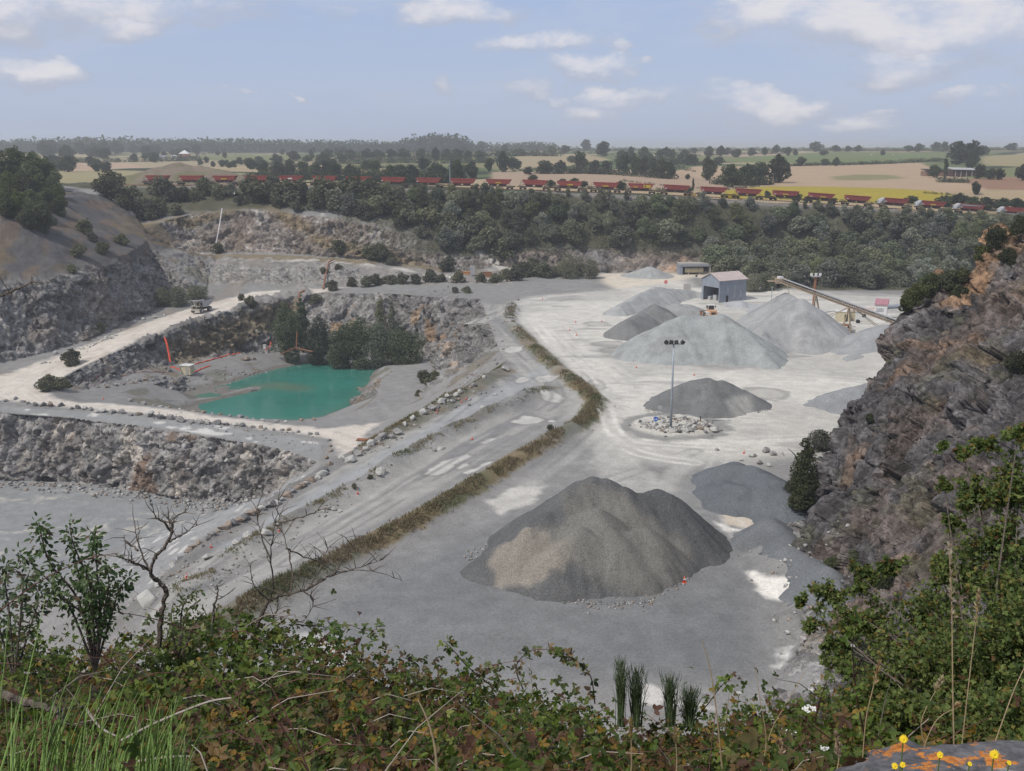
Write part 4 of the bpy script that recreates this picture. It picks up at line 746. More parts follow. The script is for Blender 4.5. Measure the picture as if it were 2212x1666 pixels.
# tufts of dry grass on the berm and the ridge
for nm, line, zz_, n_, sp_ in (('berm_grass', [(a, b) for a, b in CREST], -46.6, 6000, 1.5), ('ridge_grass', MED, -48.2, 900, 1.0), ('edge_grass', [(1085, 802), (1000, 850), (950, 876), (880, 915), (850, 930), (780, 968)], -49, 1500, 1.5)):
    L3 = [Z(a, b, zz_-(0 if nm == 'berm_grass' else .0035*(1215-a))) for a, b in line]; n3 = len(L3)-1; f = gq.random(n_)*n3; i3 = f.astype(int); A3 = np.array([list(v) for v in L3]); Pq = A3[i3]+(A3[i3+1]-A3[i3])*(f-i3)[:, None]; Pq[:, :2] += gq.normal(0, sp_*.55, (n_, 2)); keep = fbm(Pq/5, 3, 15) > .40; Pq = Pq[keep]
    Pq[:, 2] = [ground(a, b)+.08 for a, b in Pq[:, :2]]; m3 = 7; P3_ = Pq.repeat(m3, 0)+gq.normal(0, .16, (len(Pq)*m3, 3))*np.array([1, 1, .5]); A_ = gq.normal(0, .45, P3_.shape)+np.array([0, 0, .8]); S_ = np.cross(A_, gq.normal(0, 1, P3_.shape)); S_ /= np.linalg.norm(S_, axis=1)[:, None]; l_ = gq.uniform(.1, .36, (len(P3_), 1))
    Vq = np.stack([P3_-S_*.05, P3_+S_*.05, P3_+A_*l_+S_*.015, P3_+A_*l_-S_*.015], 1).reshape(-1, 3); cq = fbm(P3_/4, 3, 16)[:, None]; cq = np.array((.19, .15, .09))+(np.array((.10, .115, .05))-np.array((.19, .15, .09)))*sm(cq+gq.normal(0, .07, cq.shape), .52, .66); cq = cq*gq.uniform(.6, 1.35, cq.shape[:1]+(1,))
    tag(mesh_np(nm, Vq, np.arange(len(Vq)).reshape(-1, 4), FOL, col=np.repeat(cq, 4, 0)), {'berm_grass': 'dry brown and green grass along the crest of the long berm', 'ridge_grass': 'sparse grass on the low ridge between the ramp lanes', 'edge_grass': 'dry grass along the rocky edge above the pond'}[nm], None, None, 'stuff')
# ---- shrubs on the benches and round the pit
SH = [tree_mesh('shrub', 3.2, 2.6, 1500, .26, [(.095, .10, .065), (.135, .138, .09), (.18, .175, .12)], 80+i, 'round', .0, 6, .33, False) for i in range(4)]
def shrub(u, v, y, px, label, group=None, sx=1.0, k=None):
    label = label+' '+(near(u, v) if 'train,' not in label else ('below '+wagon_at(u) if u > 305 else 'left of the first wagon')); p = Y(u, v, y); p.z = ground(p.x, p.y); s = px/FPX*p.length/2.6*(1.25 if y < 412 else 1.05); return place('shrub', SH[(k if k is not None else int(u*7+v)) % 4], p-Vector((0, 0, .15)), s, u*.37, label, 'shrub', group, sx)
GB = 'bushes on the slope between the bench and the first wagons'
for u, v, y, px in ((240, 425, 425, 46), (262, 430, 420, 42), (290, 428, 424, 40), (318, 440, 418, 34), (350, 425, 432, 44), (232, 445, 408, 36), (300, 462, 415, 44), (330, 466, 414, 38), (372, 430, 430, 38), (400, 427, 432, 30), (420, 430, 430, 28), (445, 420, 437, 34), (470, 428, 432, 30), (500, 424, 436, 26), (540, 432, 430, 48), (560, 440, 425, 50), (590, 436, 427, 52), (620, 440, 425, 50), (650, 436, 428, 42), (285, 480, 413, 34), (270, 500, 405, 24), (345, 458, 418, 34), (380, 462, 417, 26), (700, 440, 428, 52), (730, 452, 420, 44), (760, 440, 428, 56), (680, 455, 420, 36), (600, 455, 420, 24), (640, 460, 418, 24), (520, 448, 424, 22), (800, 455, 424, 56), (840, 462, 420, 50), (880, 476, 415, 44), (790, 474, 416, 34), (930, 490, 414, 46), (970, 505, 411, 44), (1010, 520, 410, 44), (1050, 535, 408, 40), (1090, 548, 407, 40), (860, 490, 412, 24), (910, 506, 410, 22)):
    shrub(u, v+4, y, px, 'dusty bush between bench and train,', GB, 1.15)
GB2 = 'small bushes dotted along the benches and pit rims'
for u, v, y, px in ((735, 556, 401, 22), (815, 562, 399, 30), (830, 566, 398, 26), (800, 566, 399, 24), (845, 575, 396, 20), (965, 588, 393, 26), (1130, 598, 390, 30), (1150, 600, 390, 34), (1095, 604, 388, 20), (1110, 612, 377, 26), (1070, 614, 373, 20), (1040, 618, 370, 18), (990, 616, 371, 22), (930, 616, 371, 24), (955, 617, 371, 18), (900, 618, 369, 18), (870, 618, 368, 22), (850, 620, 367, 18), (810, 622, 366, 22), (790, 624, 363, 20), (760, 622, 364, 18), (470, 545, 402, 18), (390, 555, 398, 14), (190, 540, 340, 26), (225, 562, 330, 20), (205, 555, 335, 16), (265, 545, 348, 18), (170, 575, 318, 24), (155, 590, 308, 16), (210, 610, 306, 18), (700, 595, 380, 12), (730, 590, 382, 12), (1175, 605, 386, 30), (1250, 600, 392, 22), (1225, 596, 396, 20), (680, 645, 350, 18), (540, 668, 335, 20), (612, 655, 344, 16), (1010, 650, 345, 14), (985, 655, 345, 12), (918, 812, 266, 24), (940, 800, 270, 18), (925, 828, 262, 14), (905, 845, 250, 12), (160, 800, 271, 28), (110, 846, 250, 24), (95, 852, 246, 20), (128, 850, 250, 22), (145, 846, 255, 18), (720, 628, 358, 20), (520, 650, 345, 12), (1190, 940, 172, 13), (800, 1045, 148, 9), (765, 1068, 144, 10), (840, 620, 368, 18)):
    shrub(u, v, y, px, 'low dusty bush', GB2, 1.2)
# ---- left hillside wood
LT = [tree_mesh('hillside_tree', 7, 9, 4200, .4, [(.065, .085, .04), (.10, .12, .055), (.15, .16, .075)], 120+i, 'round', .05, 11, .3) for i in range(4)]
g = random.Random(5); n_ = 0
for u, v, px in ((5, 400, 88), (38, 398, 84), (72, 402, 84), (100, 398, 70), (20, 430, 70), (55, 428, 66), (90, 425, 60), (118, 405, 44), (5, 455, 56), (38, 452, 50), (72, 446, 46), (104, 436, 40), (128, 418, 30), (18, 470, 40), (125, 436, 26), (60, 462, 34), (-30, 410, 90), (-40, 450, 70), (90, 452, 26), (35, 372, 66), (75, 372, 52), (-20, 380, 80), (100, 380, 36)):
    y = 318+max(0, (455-v))*1.5; p = Y(u, v, y); p.z = ground(p.x, p.y) if y < 425 else p.z
    top = Y(u, v-px, y).z; h = max(3.0, (top-p.z)*.95); place('hillside_tree', LT[n_ % 4], p-Vector((0, 0, .4)), h/9, g.random()*6, '%s green tree on the left hill, %s row, %s' % ('tall' if px > 75 else ('middling' if px > 58 else ('low' if px > 42 else 'small')), 'back' if v < 400 else ('middle' if v < 432 else 'front'), 'at the photo edge' if u < 10 else ('left part' if u < 45 else ('middle part' if u < 85 else 'right part'))), 'tree', 'trees on the left hill above the scree', 1.1); n_ += 1
# ---- trees with parts
def big_tree(name, label, p, w_, h, tints, seed, kind='round', base=.15, n=9000, size=.3, group=None, nb=14, gap=.28, rz=0):
    t_ = thing(name, label, 'tree' if 'shrub' not in name else 'shrub', p, rz, group); V, F, C_ = clumps(blobset(w_, h, nb, seed, base, kind), n, size, tints, seed, gap)
    mesh_np('crown', V, F, FOL, t_, C_); trunk_mb(h, h*.02, seed, w_=w_).build('trunk', BARK, t_); return t_
PT = [(.07, .09, .058), (.105, .128, .08), (.15, .17, .11)]
for k, (u, v, top, w_, lb) in enumerate(((620, 754, 652, 60, 'tallest dark green tree by the pond, leftmost of the row against the pit wall'), (690, 757, 680, 50, 'narrow dark tree second from the left in the row behind the pond'), (742, 772, 702, 56, 'dark rounded tree in the middle of the pond row, left of the tallest bushy pair'),
        (775, 774, 682, 62, 'tall bushy tree near the middle of the row behind the pond'), (822, 778, 694, 64, 'broad dark tree right of the middle of the pond row'), (880, 786, 716, 70, 'rounded dark tree at the right end of the pond row, below the rock spur'), (652, 690, 634, 26, 'small pale tree high on the pit wall beside the rusty pipe'), (862,760,700,40,'slim tree squeezed between the last two crowns of the pond row'))):
    y = {6: 330}.get(k, 318-max(0, v-757)*.28); p = Y(u, v, y); p.z = min(p.z+1, ground(p.x, p.y)+.2); h = Y(u, top, y).z-p.z; big_tree('pond_tree', lb, p, w_/FPX*y*1.5, h, PT, 200+k, 'round', .02, 11000, .42)
for k, (u, v, top, w_, y, lb) in enumerate(((1232, 600, 548, 60, 386, 'large dark rounded tree at the left edge of the yard by the rear road'), (1272, 600, 556, 36, 384, 'dark upright tree right beside the large one by the rear road'), (1195, 602, 575, 46, 390, 'low spreading tree left of the two dark trees by the rear road'),
        (382, 650, 616, 44, 342, 'pale green tree in the dark notch of the left wall above the haul road'), (425, 640, 616, 50, 350, 'dark bushy tree right of the pale one beside the haul road'), (352, 658, 620, 34, 342, 'dark tree in the shaded corner of the left wall'), (1625, 640, 590, 50, 350, 'dark tree right behind the blue grey shed'), (1655, 645, 585, 40, 352, 'dark tree between the shed and the conveyor head'), (820, 668, 628, 24, 332, 'thin tree hanging on the pit wall, left of the ochre streaks'), (845, 672, 640, 20, 330, 'little tree on the pit wall nearest the ochre streaks'))):
    p = Y(u, v, y); p.z = ground(p.x, p.y); h = max(2.5, Y(u, top, y).z-p.z); big_tree('pit_tree', lb, p-Vector((0, 0, .2)), w_/FPX*y*1.3, h, DUSTY if k != 3 else [(.10, .11, .08), (.14, .15, .11)], 230+k, 'round', .03, 5000, .36)
p = Y(1742, 1120, 128); p.z = ground(p.x, p.y); big_tree('cliff_tree', 'tall dark olive shrub growing against the foot of the right cliff', Vector((p.x-.6, p.y, -47)), 6.5, Y(1742, 945, 128).z+47, [(.045, .055, .03), (.068, .08, .04), (.10, .105, .055)], 260, 'cone', .0, 16000, .24, nb=18)
p = Y(1700, 1000, 134); big_tree('cliff_tree', 'low dark shrub left of the tall one at the cliff foot', Vector((p.x+1, 131, -46.4)), 4.2, 3.6, [(.05, .06, .034), (.08, .085, .045)], 261, 'round', .0, 6000, .24)
p = Y(1775, 935, 160); big_tree('cliff_tree', 'small grey green bush beside the white track at the cliff edge', Vector((p.x, p.y, -48)), 5.5, 3.4, [(.10, .105, .08), (.14, .14, .11)], 262, 'round', .0, 5000, .26)
from mathutils.bvhtree import BVHTree
_cf = GF[(G0[GF][:, :, 0].mean(1) > 15) & (G0[GF][:, :, 1].mean(1) < 215) & (G0[GF][:, :, 1].mean(1) > 30)]; _cu, _ci = np.unique(_cf, return_inverse=True); _bt = BVHTree.FromPolygons(GV[_cu].tolist(), _ci.reshape(-1, 3).tolist())
def cliff_hit(u, v, y): h_ = _bt.ray_cast(Vector((0, 0, 0)), ray(u, v).normalized())[0]; return h_ if h_ is not None else Y(u, v+12, y)
for k, (u, v, y, px, lb) in enumerate(((2150, 520, 156, 44, 'dark shrub crowning the cliff top beside the right edge'), (2195, 505, 153, 52, 'largest dark shrub on the cliff top at the right edge'), (2120, 552, 157, 30, 'dark shrub on the cliff crest above the orange earth'), (2180, 560, 146, 34, 'shrub below the cliff top at the right edge'), (1975, 632, 154, 40, 'green bush on the low shoulder of the cliff, left one'), (2010, 622, 155, 44, 'green bush on the low shoulder of the cliff, second from left'), (2045, 612, 156, 40, 'green bush on the low shoulder of the cliff, third from left'), (2075, 600, 156, 30, 'green bush on the low shoulder of the cliff, rightmost'), (1955, 650, 152, 26, 'small dark bush at the left tip of the cliff shoulder'), (2070, 640, 148, 34, 'dark shrub hanging under the cliff shoulder'), (1880, 905, 120, 16, 'tiny shrub in the middle of the cliff face'),
    (1860, 1440, 83, 90, 'dark shrub at the cliff foot behind the hawthorn'), (1830, 1395, 86, 50, 'dark shrub at the cliff foot left of the hawthorn'), (1900, 1500, 80, 90, 'low dark shrub under the cliff behind the thicket'), (1800, 1225, 100, 36, 'olive bush at the lower end of the cliff'), (1850, 1215, 98, 44, 'olive bush on the brown earth below the cliff'), (1900, 1260, 92, 50, 'olive bush below the cliff, nearest the hawthorn'), (2205, 800, 99, 60, 'green bush on the cliff face at the right edge'), (1770, 1260, 101, 22, 'small bush on the gravel bank by the cliff foot'))):
    q = cliff_hit(u, v, y); y = q.y; big_tree('cliff_shrub', lb, q-Vector((0, 0, px/FPX*y*.35)), px/FPX*y*1.5, px/FPX*y*1.1, [(.05, .062, .03), (.078, .09, .04), (.12, .125, .06)], 270+k, 'round', .0, 1500+px*60, .24 if y > 110 else .17, nb=9)
# ---- fields: hedges and trees
FT = [tree_mesh('field_tree', 10, 11, 2600, .75, FARG, 300+i, 'round', .12, 9, .27) for i in range(5)]; POP = tree_mesh('poplar', 3.4, 14, 1400, .6, FARG, 310, 'col', .05, 9, .2)
def far_tree(u, v, hp, wp, label, group, k, name='field_tree', me=None):
    label = label % ('big' if hp > 36 else ('middling' if hp > 19 else 'small'), ('on the skyline' if v < 330 else ('in the far fields' if v < 350 else ('in the middle fields' if v < 384 else 'close behind the train'))), wagon_at(u)) if '%s' in label else label; q, h = far_stand(u, v, hp); h *= 1.03; s = h/11; return place(name, me or FT[k % 5], (q.x, q.y, q.z-h*.04), s if me is None else h/14, k*1.7, label, 'tree', group, max(.7, min(2.2, (wp/FPX*q.y)/(10*s))) if me is None else 1)
FTL = [(1177, 376, 30, 43), (1212, 375, 28, 34), (1252, 373, 46, 40), (1284, 372, 26, 30), (1309, 372, 24, 30), (1347, 375, 45, 36), (1369, 378, 46, 34), (1391, 380, 42, 34), (1410, 382, 40, 32), (1430, 384, 42, 34), (1446, 387, 38, 28),
       (1486, 388, 12, 14), (1528, 390, 52, 42), (1579, 405, 50, 55), (1612, 400, 46, 48), (1640, 397, 48, 44), (1681, 395, 60, 58), (1493, 358, 26, 38), (1552, 357, 18, 28), (1363, 341, 24, 16), (1390, 345, 28, 26), (1438, 340, 22, 26), (1452, 341, 18, 22), (1479, 341, 18, 22), (1532, 340, 24, 26), (1558, 338, 24, 17), (1593, 340, 18, 28), (1622, 337, 13, 26), (1652, 336, 18, 15), (1672, 331, 12, 8), (1702, 337, 20, 17), (1718, 336, 13, 12),
       (1266, 327, 26, 28), (1302, 338, 32, 36), (1221, 332, 18, 30), (1234, 352, 16, 22), (1115, 366, 22, 26), (1142, 378, 18, 26), (845, 389, 32, 34), (868, 390, 34, 34), (890, 389, 34, 34), (937, 384, 30, 28), (957, 386, 26, 28), (988, 388, 42, 44), (1018, 387, 38, 38), (1057, 371, 30, 22), (1087, 372, 44, 32), (1107, 367, 28, 30), (1010, 348, 22, 20), (1037, 350, 24, 28), (910, 346, 26, 26), (940, 347, 28, 22), (965, 344, 22, 28), (988, 344, 22, 26), (870, 342, 22, 28), (845, 342, 20, 26), (815, 342, 18, 30), (788, 344, 18, 28), (757, 342, 18, 28), (787, 363, 16, 16), (810, 372, 20, 28), (757, 386, 30, 46), (725, 384, 30, 40),
       (1039, 321, 17, 26), (1731, 359, 20, 28), (1782, 358, 15, 22), (1806, 359, 19, 18), (2017, 384, 28, 34), (2070, 356, 50, 54), (2098, 356, 52, 44), (2121, 338, 24, 34), (2097, 366, 28, 26), (2115, 387, 32, 34), (2139, 388, 24, 30), (2158, 389, 25, 28), (2209, 391, 38, 36), (2105, 421, 28, 25), (2187, 326, 17, 36), (2022, 327, 20, 26), (1985, 328, 18, 28), (1963, 328, 14, 24), (1854, 328, 14, 22), (1831, 328, 13, 18), (1806, 328, 14, 22), (1760, 328, 22, 36), (1779, 336, 12, 24), (1907, 336, 12, 12), (2040, 328, 22, 20),
       (480, 361, 16, 18), (460, 361, 13, 14), (505, 362, 16, 22), (540, 366, 24, 38), (572, 376, 26, 36), (600, 378, 28, 36), (628, 378, 26, 34), (655, 376, 28, 34), (682, 380, 30, 34), (705, 378, 30, 30), (560, 350, 12, 24), (520, 356, 10, 18), (690, 352, 18, 22), (665, 350, 14, 26), (640, 346, 14, 24), (740, 352, 18, 24),
       (1970, 440, 17, 44), (2040, 446, 24, 46), (2070, 448, 30, 48), (2100, 452, 28, 44), (2130, 455, 28, 44), (2165, 458, 30, 46), (2195, 462, 34, 46), (2220, 465, 34, 44), (1656, 428, 16, 18), (1720, 432, 17, 28), (1745, 433, 10, 22), (1800, 438, 10, 24), (1190, 404, 15, 24), (1215, 404, 18, 26), (1240, 405, 20, 28), (1262, 405, 14, 24), (1305, 408, 10, 26), (1339, 411, 20, 30), (1379, 412, 15, 28), (1443, 413, 14, 20), (1152, 392, 14, 28), (1490, 415, 10, 16)]
for k, (u, v, hp, wp) in enumerate(FTL): far_tree(u, v, hp, wp, '%s round dark tree %s, above %s', 'field trees beyond the railway', k)
far_tree(2041, 390, 52, 14, 'tall narrow dark poplar standing left of the tin roofed barn', None, 0, 'poplar', POP); far_tree(1497, 412, 27, 12, 'small pale narrow tree by the yellow bushes behind the train', None, 1, 'poplar', POP)
# left wood and valley trees
g = random.Random(9); k = 0
for u0, u1, v0, v1, n_, hp in ((95, 280, 326, 345, 30, 28), (280, 480, 321, 338, 20, 20), (105, 180, 355, 372, 6, 30), (185, 235, 356, 372, 4, 24), (270, 340, 342, 352, 5, 16), (340, 420, 330, 346, 5, 14), (480, 720, 320, 332, 16, 14), (700, 900, 328, 342, 8, 14), (430, 740, 332, 344, 10, 12), (740, 1000, 340, 352, 8, 20), (700, 1000, 356, 384, 8, 26), (1000, 1200, 328, 345, 8, 16), (1330, 1480, 336, 352, 8, 18), (1480, 1760, 328, 338, 8, 14), (560, 720, 345, 372, 8, 24), (420, 560, 352, 366, 6, 14)):
    for i in range(n_): far_tree(g.uniform(u0, u1), g.uniform(v0, v1), hp*g.uniform(.75, 1.15), hp*g.uniform(1.0, 1.5), '%s far wood tree %s, above %s', 'far woods and tree clumps', k); k += 1
# hedges, one object each
def strip(name, uv, hp, n, label, cat, kind=None, group=None, wide=1.3):
    Vs, Fs, Cs = [], [], []; o_ = 0; g_ = random.Random(n+int(uv[0][0])); L = [far_stand(a[0], a[1], hp) for a in uv]; HS = [b for _, b in L]; L = [a for a, _ in L]
    for i in range(n):
        f = (i+g_.random())/n*(len(L)-1); a = L[int(f)].lerp(L[min(int(f)+1, len(L)-1)], f-int(f)); h = (HS[int(f)]+(HS[min(int(f)+1, len(L)-1)]-HS[int(f)])*(f-int(f)))*g_.uniform(.6, 1.2)
        q = (a.x+g_.uniform(-.3, .3)*h, a.y+g_.uniform(-.2, .4)*h, far_z(a.x, a.y)+h*.42)
        V, F, C_ = clumps([(q[0], q[1], q[2], h*.6*wide, h*.6, h*.55), (q[0]+h*.4, q[1], q[2]-h*.1, h*.5*wide, h*.5, h*.4)], 130, h*.2, FARG, i+n)
        Vs.append(V); Fs.append(F+o_); Cs.append(C_); o_ += len(V)
    o = mesh_np(name, np.concatenate(Vs), np.concatenate(Fs), FOL, col=np.concatenate(Cs)); return tag(o, label, cat, group, kind)
HG = 'field hedges'
for j, (uv, hp, n_) in enumerate(([[(1690, 360), (1835, 357), (1930, 354), (2040, 347)], 8, 60], [[(1640, 404), (1560, 412), (1450, 404), (1340, 392)], 5, 40], [[(1000, 348), (900, 346), (760, 348)], 8, 40], [[(1690, 327), (1900, 327), (2050, 328)], 7, 60], [[(1120, 334), (1250, 332), (1430, 336)], 6, 40], [[(2120, 326), (2230, 324)], 5, 20], [[(430, 334), (560, 328), (680, 330)], 6, 36], [[(2030, 394), (2090, 396)], 12, 14], [[(1990, 418), (2060, 424), (2110, 434)], 5, 18], [[(1500, 372), (1440, 362), (1420, 352)], 8, 16], [[(560, 352), (740, 346)], 5, 26], [[(1100, 372), (1200, 362), (1330, 350)], 6, 24], [[(750, 366), (900, 362)], 8, 24], [[(1300, 357), (1500, 358), (1560, 352)], 8, 30])):
    strip('hedge', uv, hp, n_, ['dark hedge along the top of the tan field on the right', 'low hedge under the row of oaks beside the tan field', 'hedge crossing the valley left of the middle', 'hedge on the right skyline above the green pasture', 'hedge above the curved stubble field', 'thin hedge at the far right skyline', 'hedge at the upper left above the pale field', 'bushy hedge in front of the barn', 'hedge at the right end of the yellow field', 'short hedge beside the round tree in the middle fields', 'hedge under the pale green field at the left', 'hedge along the lower side of the curved stubble field', 'hedge just behind the wagons left of the middle', 'hedge behind the long row of oaks'][j], 'hedge', group=None)
strip('skyline_wood', [(-40, 322), (60, 318), (200, 316), (350, 317), (480, 318), (600, 320), (700, 321), (800, 321), (900, 322)], 17, 260, 'dark wood closing the left skyline', 'wood', 'stuff', wide=1.5)
strip('skyline_wood', [(880, 321), (905, 320), (935, 319), (965, 320), (1000, 322)], 27, 40, 'tall wood on the skyline just left of the middle', 'wood', 'stuff')
strip('skyline_wood', [(1000, 322), (1110, 322), (1150, 321), (1195, 322)], 13, 50, 'low wood on the skyline right of the tall clump', 'wood', 'stuff')
strip('skyline_wood', [(1195, 324), (1350, 325), (1500, 326), (1700, 326), (1900, 325), (2050, 326), (2230, 325)], 7, 190, 'thin line of trees along the right skyline', 'wood', 'stuff')
strip('valley_wood', [(520, 392), (640, 388), (760, 392), (860, 396), (980, 397)], 17, 110, 'undergrowth and bushes right behind the wagons at the left', 'wood', 'stuff')
for uv_, hp_, n2_, lb_ in (([(560, 378), (700, 376), (850, 384), (1000, 388)], 16, 70, 'dense tree belt just behind the left half of the train'), ([(700, 356), (860, 352), (1000, 354), (1090, 350)], 14, 50, 'hedge of trees across the left valley fields'), ([(720, 344), (900, 340), (1080, 338), (1200, 338)], 13, 60, 'long tree belt under the skyline left of the middle'), ([(1330, 350), (1420, 352), (1480, 356)], 16, 24, 'bushy belt above the long row of oaks'), ([(1160, 376), (1260, 376), (1330, 378), (1450, 388)], 16, 46, 'undergrowth joining the long row of oaks'), ([(1540, 398), (1600, 402), (1660, 400)], 18, 22, 'undergrowth under the big oaks by the yellow field'), ([(1440, 338), (1600, 334), (1720, 332)], 8, 36, 'thin belt of trees under the right skyline'), ([(160, 352), (300, 350), (430, 348)], 12, 36, 'belt of trees behind the spoil heap'), ([(1180, 406), (1300, 410), (1420, 414), (1490, 416)], 8, 40, 'low bushes just behind the middle wagons'), ([(1640, 428), (1760, 434), (1900, 441), (2000, 446)], 6, 40, 'weeds between the yellow field and the train')): strip('tree_belt', uv_, hp_, n2_, lb_, 'trees', 'stuff')
strip('yellow_broom', [(1478, 424), (1500, 424)], 7, 6, 'bright yellow flowering bush left of the wagon beside the yellow field', 'bush')
strip('yellow_broom', [(1562, 428), (1590, 430)], 10, 8, 'bright yellow flowering bush between two wagons', 'bush')
for o in [o for o in COL.objects if o.name.startswith('yellow_broom')]:
    a = o.data.color_attributes['tint']; n_ = len(a.data); c_ = np.ones((n_, 4), np.float32); c_[:, :3] = (.45, .33, .03); a.data.foreach_set('color', c_.ravel())
# ------------------------------------------------------------------ objects
RED = mat('wagon_red', (.42, .10, .08), .7, .25, 1.2, dirt=(.22, .10, .08)); REDT = mat('wagon_red_top', (.40, .10, .075), .7, .2, 1.5); RDK = mat('wagon_dark', (.07, .04, .038), .8, .3, 2); BLK = mat('sooty_steel', (.03, .028, .027), .8, .3, 3)
YEL = mat('yellow_panel', (.55, .36, .04), .6, .15, 4); WHT = mat('white_paint', (.72, .71, .68), .6, .08, 3, dirt=(.5, .49, .46)); GRYD = mat('stone_dust', (.42, .42, .42), .9, .15, 2); RUST = mat('rusty_steel', (.27, .12, .065), .8, .35, 3)
GALV = mat('galvanised_steel', (.38, .42, .46), .5, .12, 3, metal=.3); CREAM = mat('cream_paint', (.60, .53, .36), .8, .12, 1.5, dirt=(.42, .37, .26)); ORP = mat('orange_plastic', (.72, .10, .05), .55, .12, 5); CRUST = mat('ochre_steel', (.38, .29, .20), .75, .25, 2, dirt=(.35, .33, .28))
RUB = mat('dusty_rubber', (.12, .115, .11), .9, .25, 3); GLASS = mat('dark_glass', (.03, .04, .045), .15, .1, 2, spec=.6); BLUE = mat('sign_blue', (.02, .14, .55), .5, .05, 2); SRED = mat('sign_red', (.55, .03, .03), .5, .05, 2)
BGR = mat('blue_grey_cladding', (.27, .295, .335), .7, .12, .8, dirt=(.3, .32, .34)); CONC = mat('concrete', (.42, .40, .37), .9, .18, 1.2, dirt=(.3, .28, .25)); ROOFP = mat('faded_pink_roof', (.50, .41, .38), .8, .12, .8, dirt=(.55, .50, .46))
# railway track
def track_pt(s):
    acc = 0
    for a, b in zip(TRACK[:-1], TRACK[1:]):
        L = (b-a).length
        if acc+L >= s: f = (s-acc)/L; return a.lerp(b, f), (b-a).normalized()
        acc += L
    return TRACK[-1], (TRACK[-1]-TRACK[-2]).normalized()
tk = thing('railway_track', 'railway track on a ballast shelf running under the row of red wagons', 'railway track', TRACK[0])
LTK = sum((b-a).length for a, b in zip(TRACK[:-1], TRACK[1:]))
for sgn in (-1, 1):
    pts = [track_pt(s_) for s_ in np.linspace(1, LTK-1, 60)]; MB().tube([p+Vector((-d.y, d.x, 0)).normalized()*.72*sgn+Vector((0, 0, -.08))-TRACK[0] for p, d in pts], .08, 4).build('rail', RUST, tk)
m_ = MB()
for s_ in np.arange(2, LTK-2, 1.3):
    p, d = track_pt(s_); m_.box(p-TRACK[0]+Vector((0, 0, -.25)), (.25, 2.5, .2), math.atan2(d.y, d.x))
m_.build('sleepers', mat('sleeper_wood', (.14, .12, .10), .95, .2, 2), tk)
def poly_box(outline, y0, y1, top=None):
    """side outline (x, z) between y0 and y1; returns points for a prism"""
    return [Vector((a, 0, b)) for a, b in outline], Vector((0, y0, 0)), Vector((0, y1, 0))
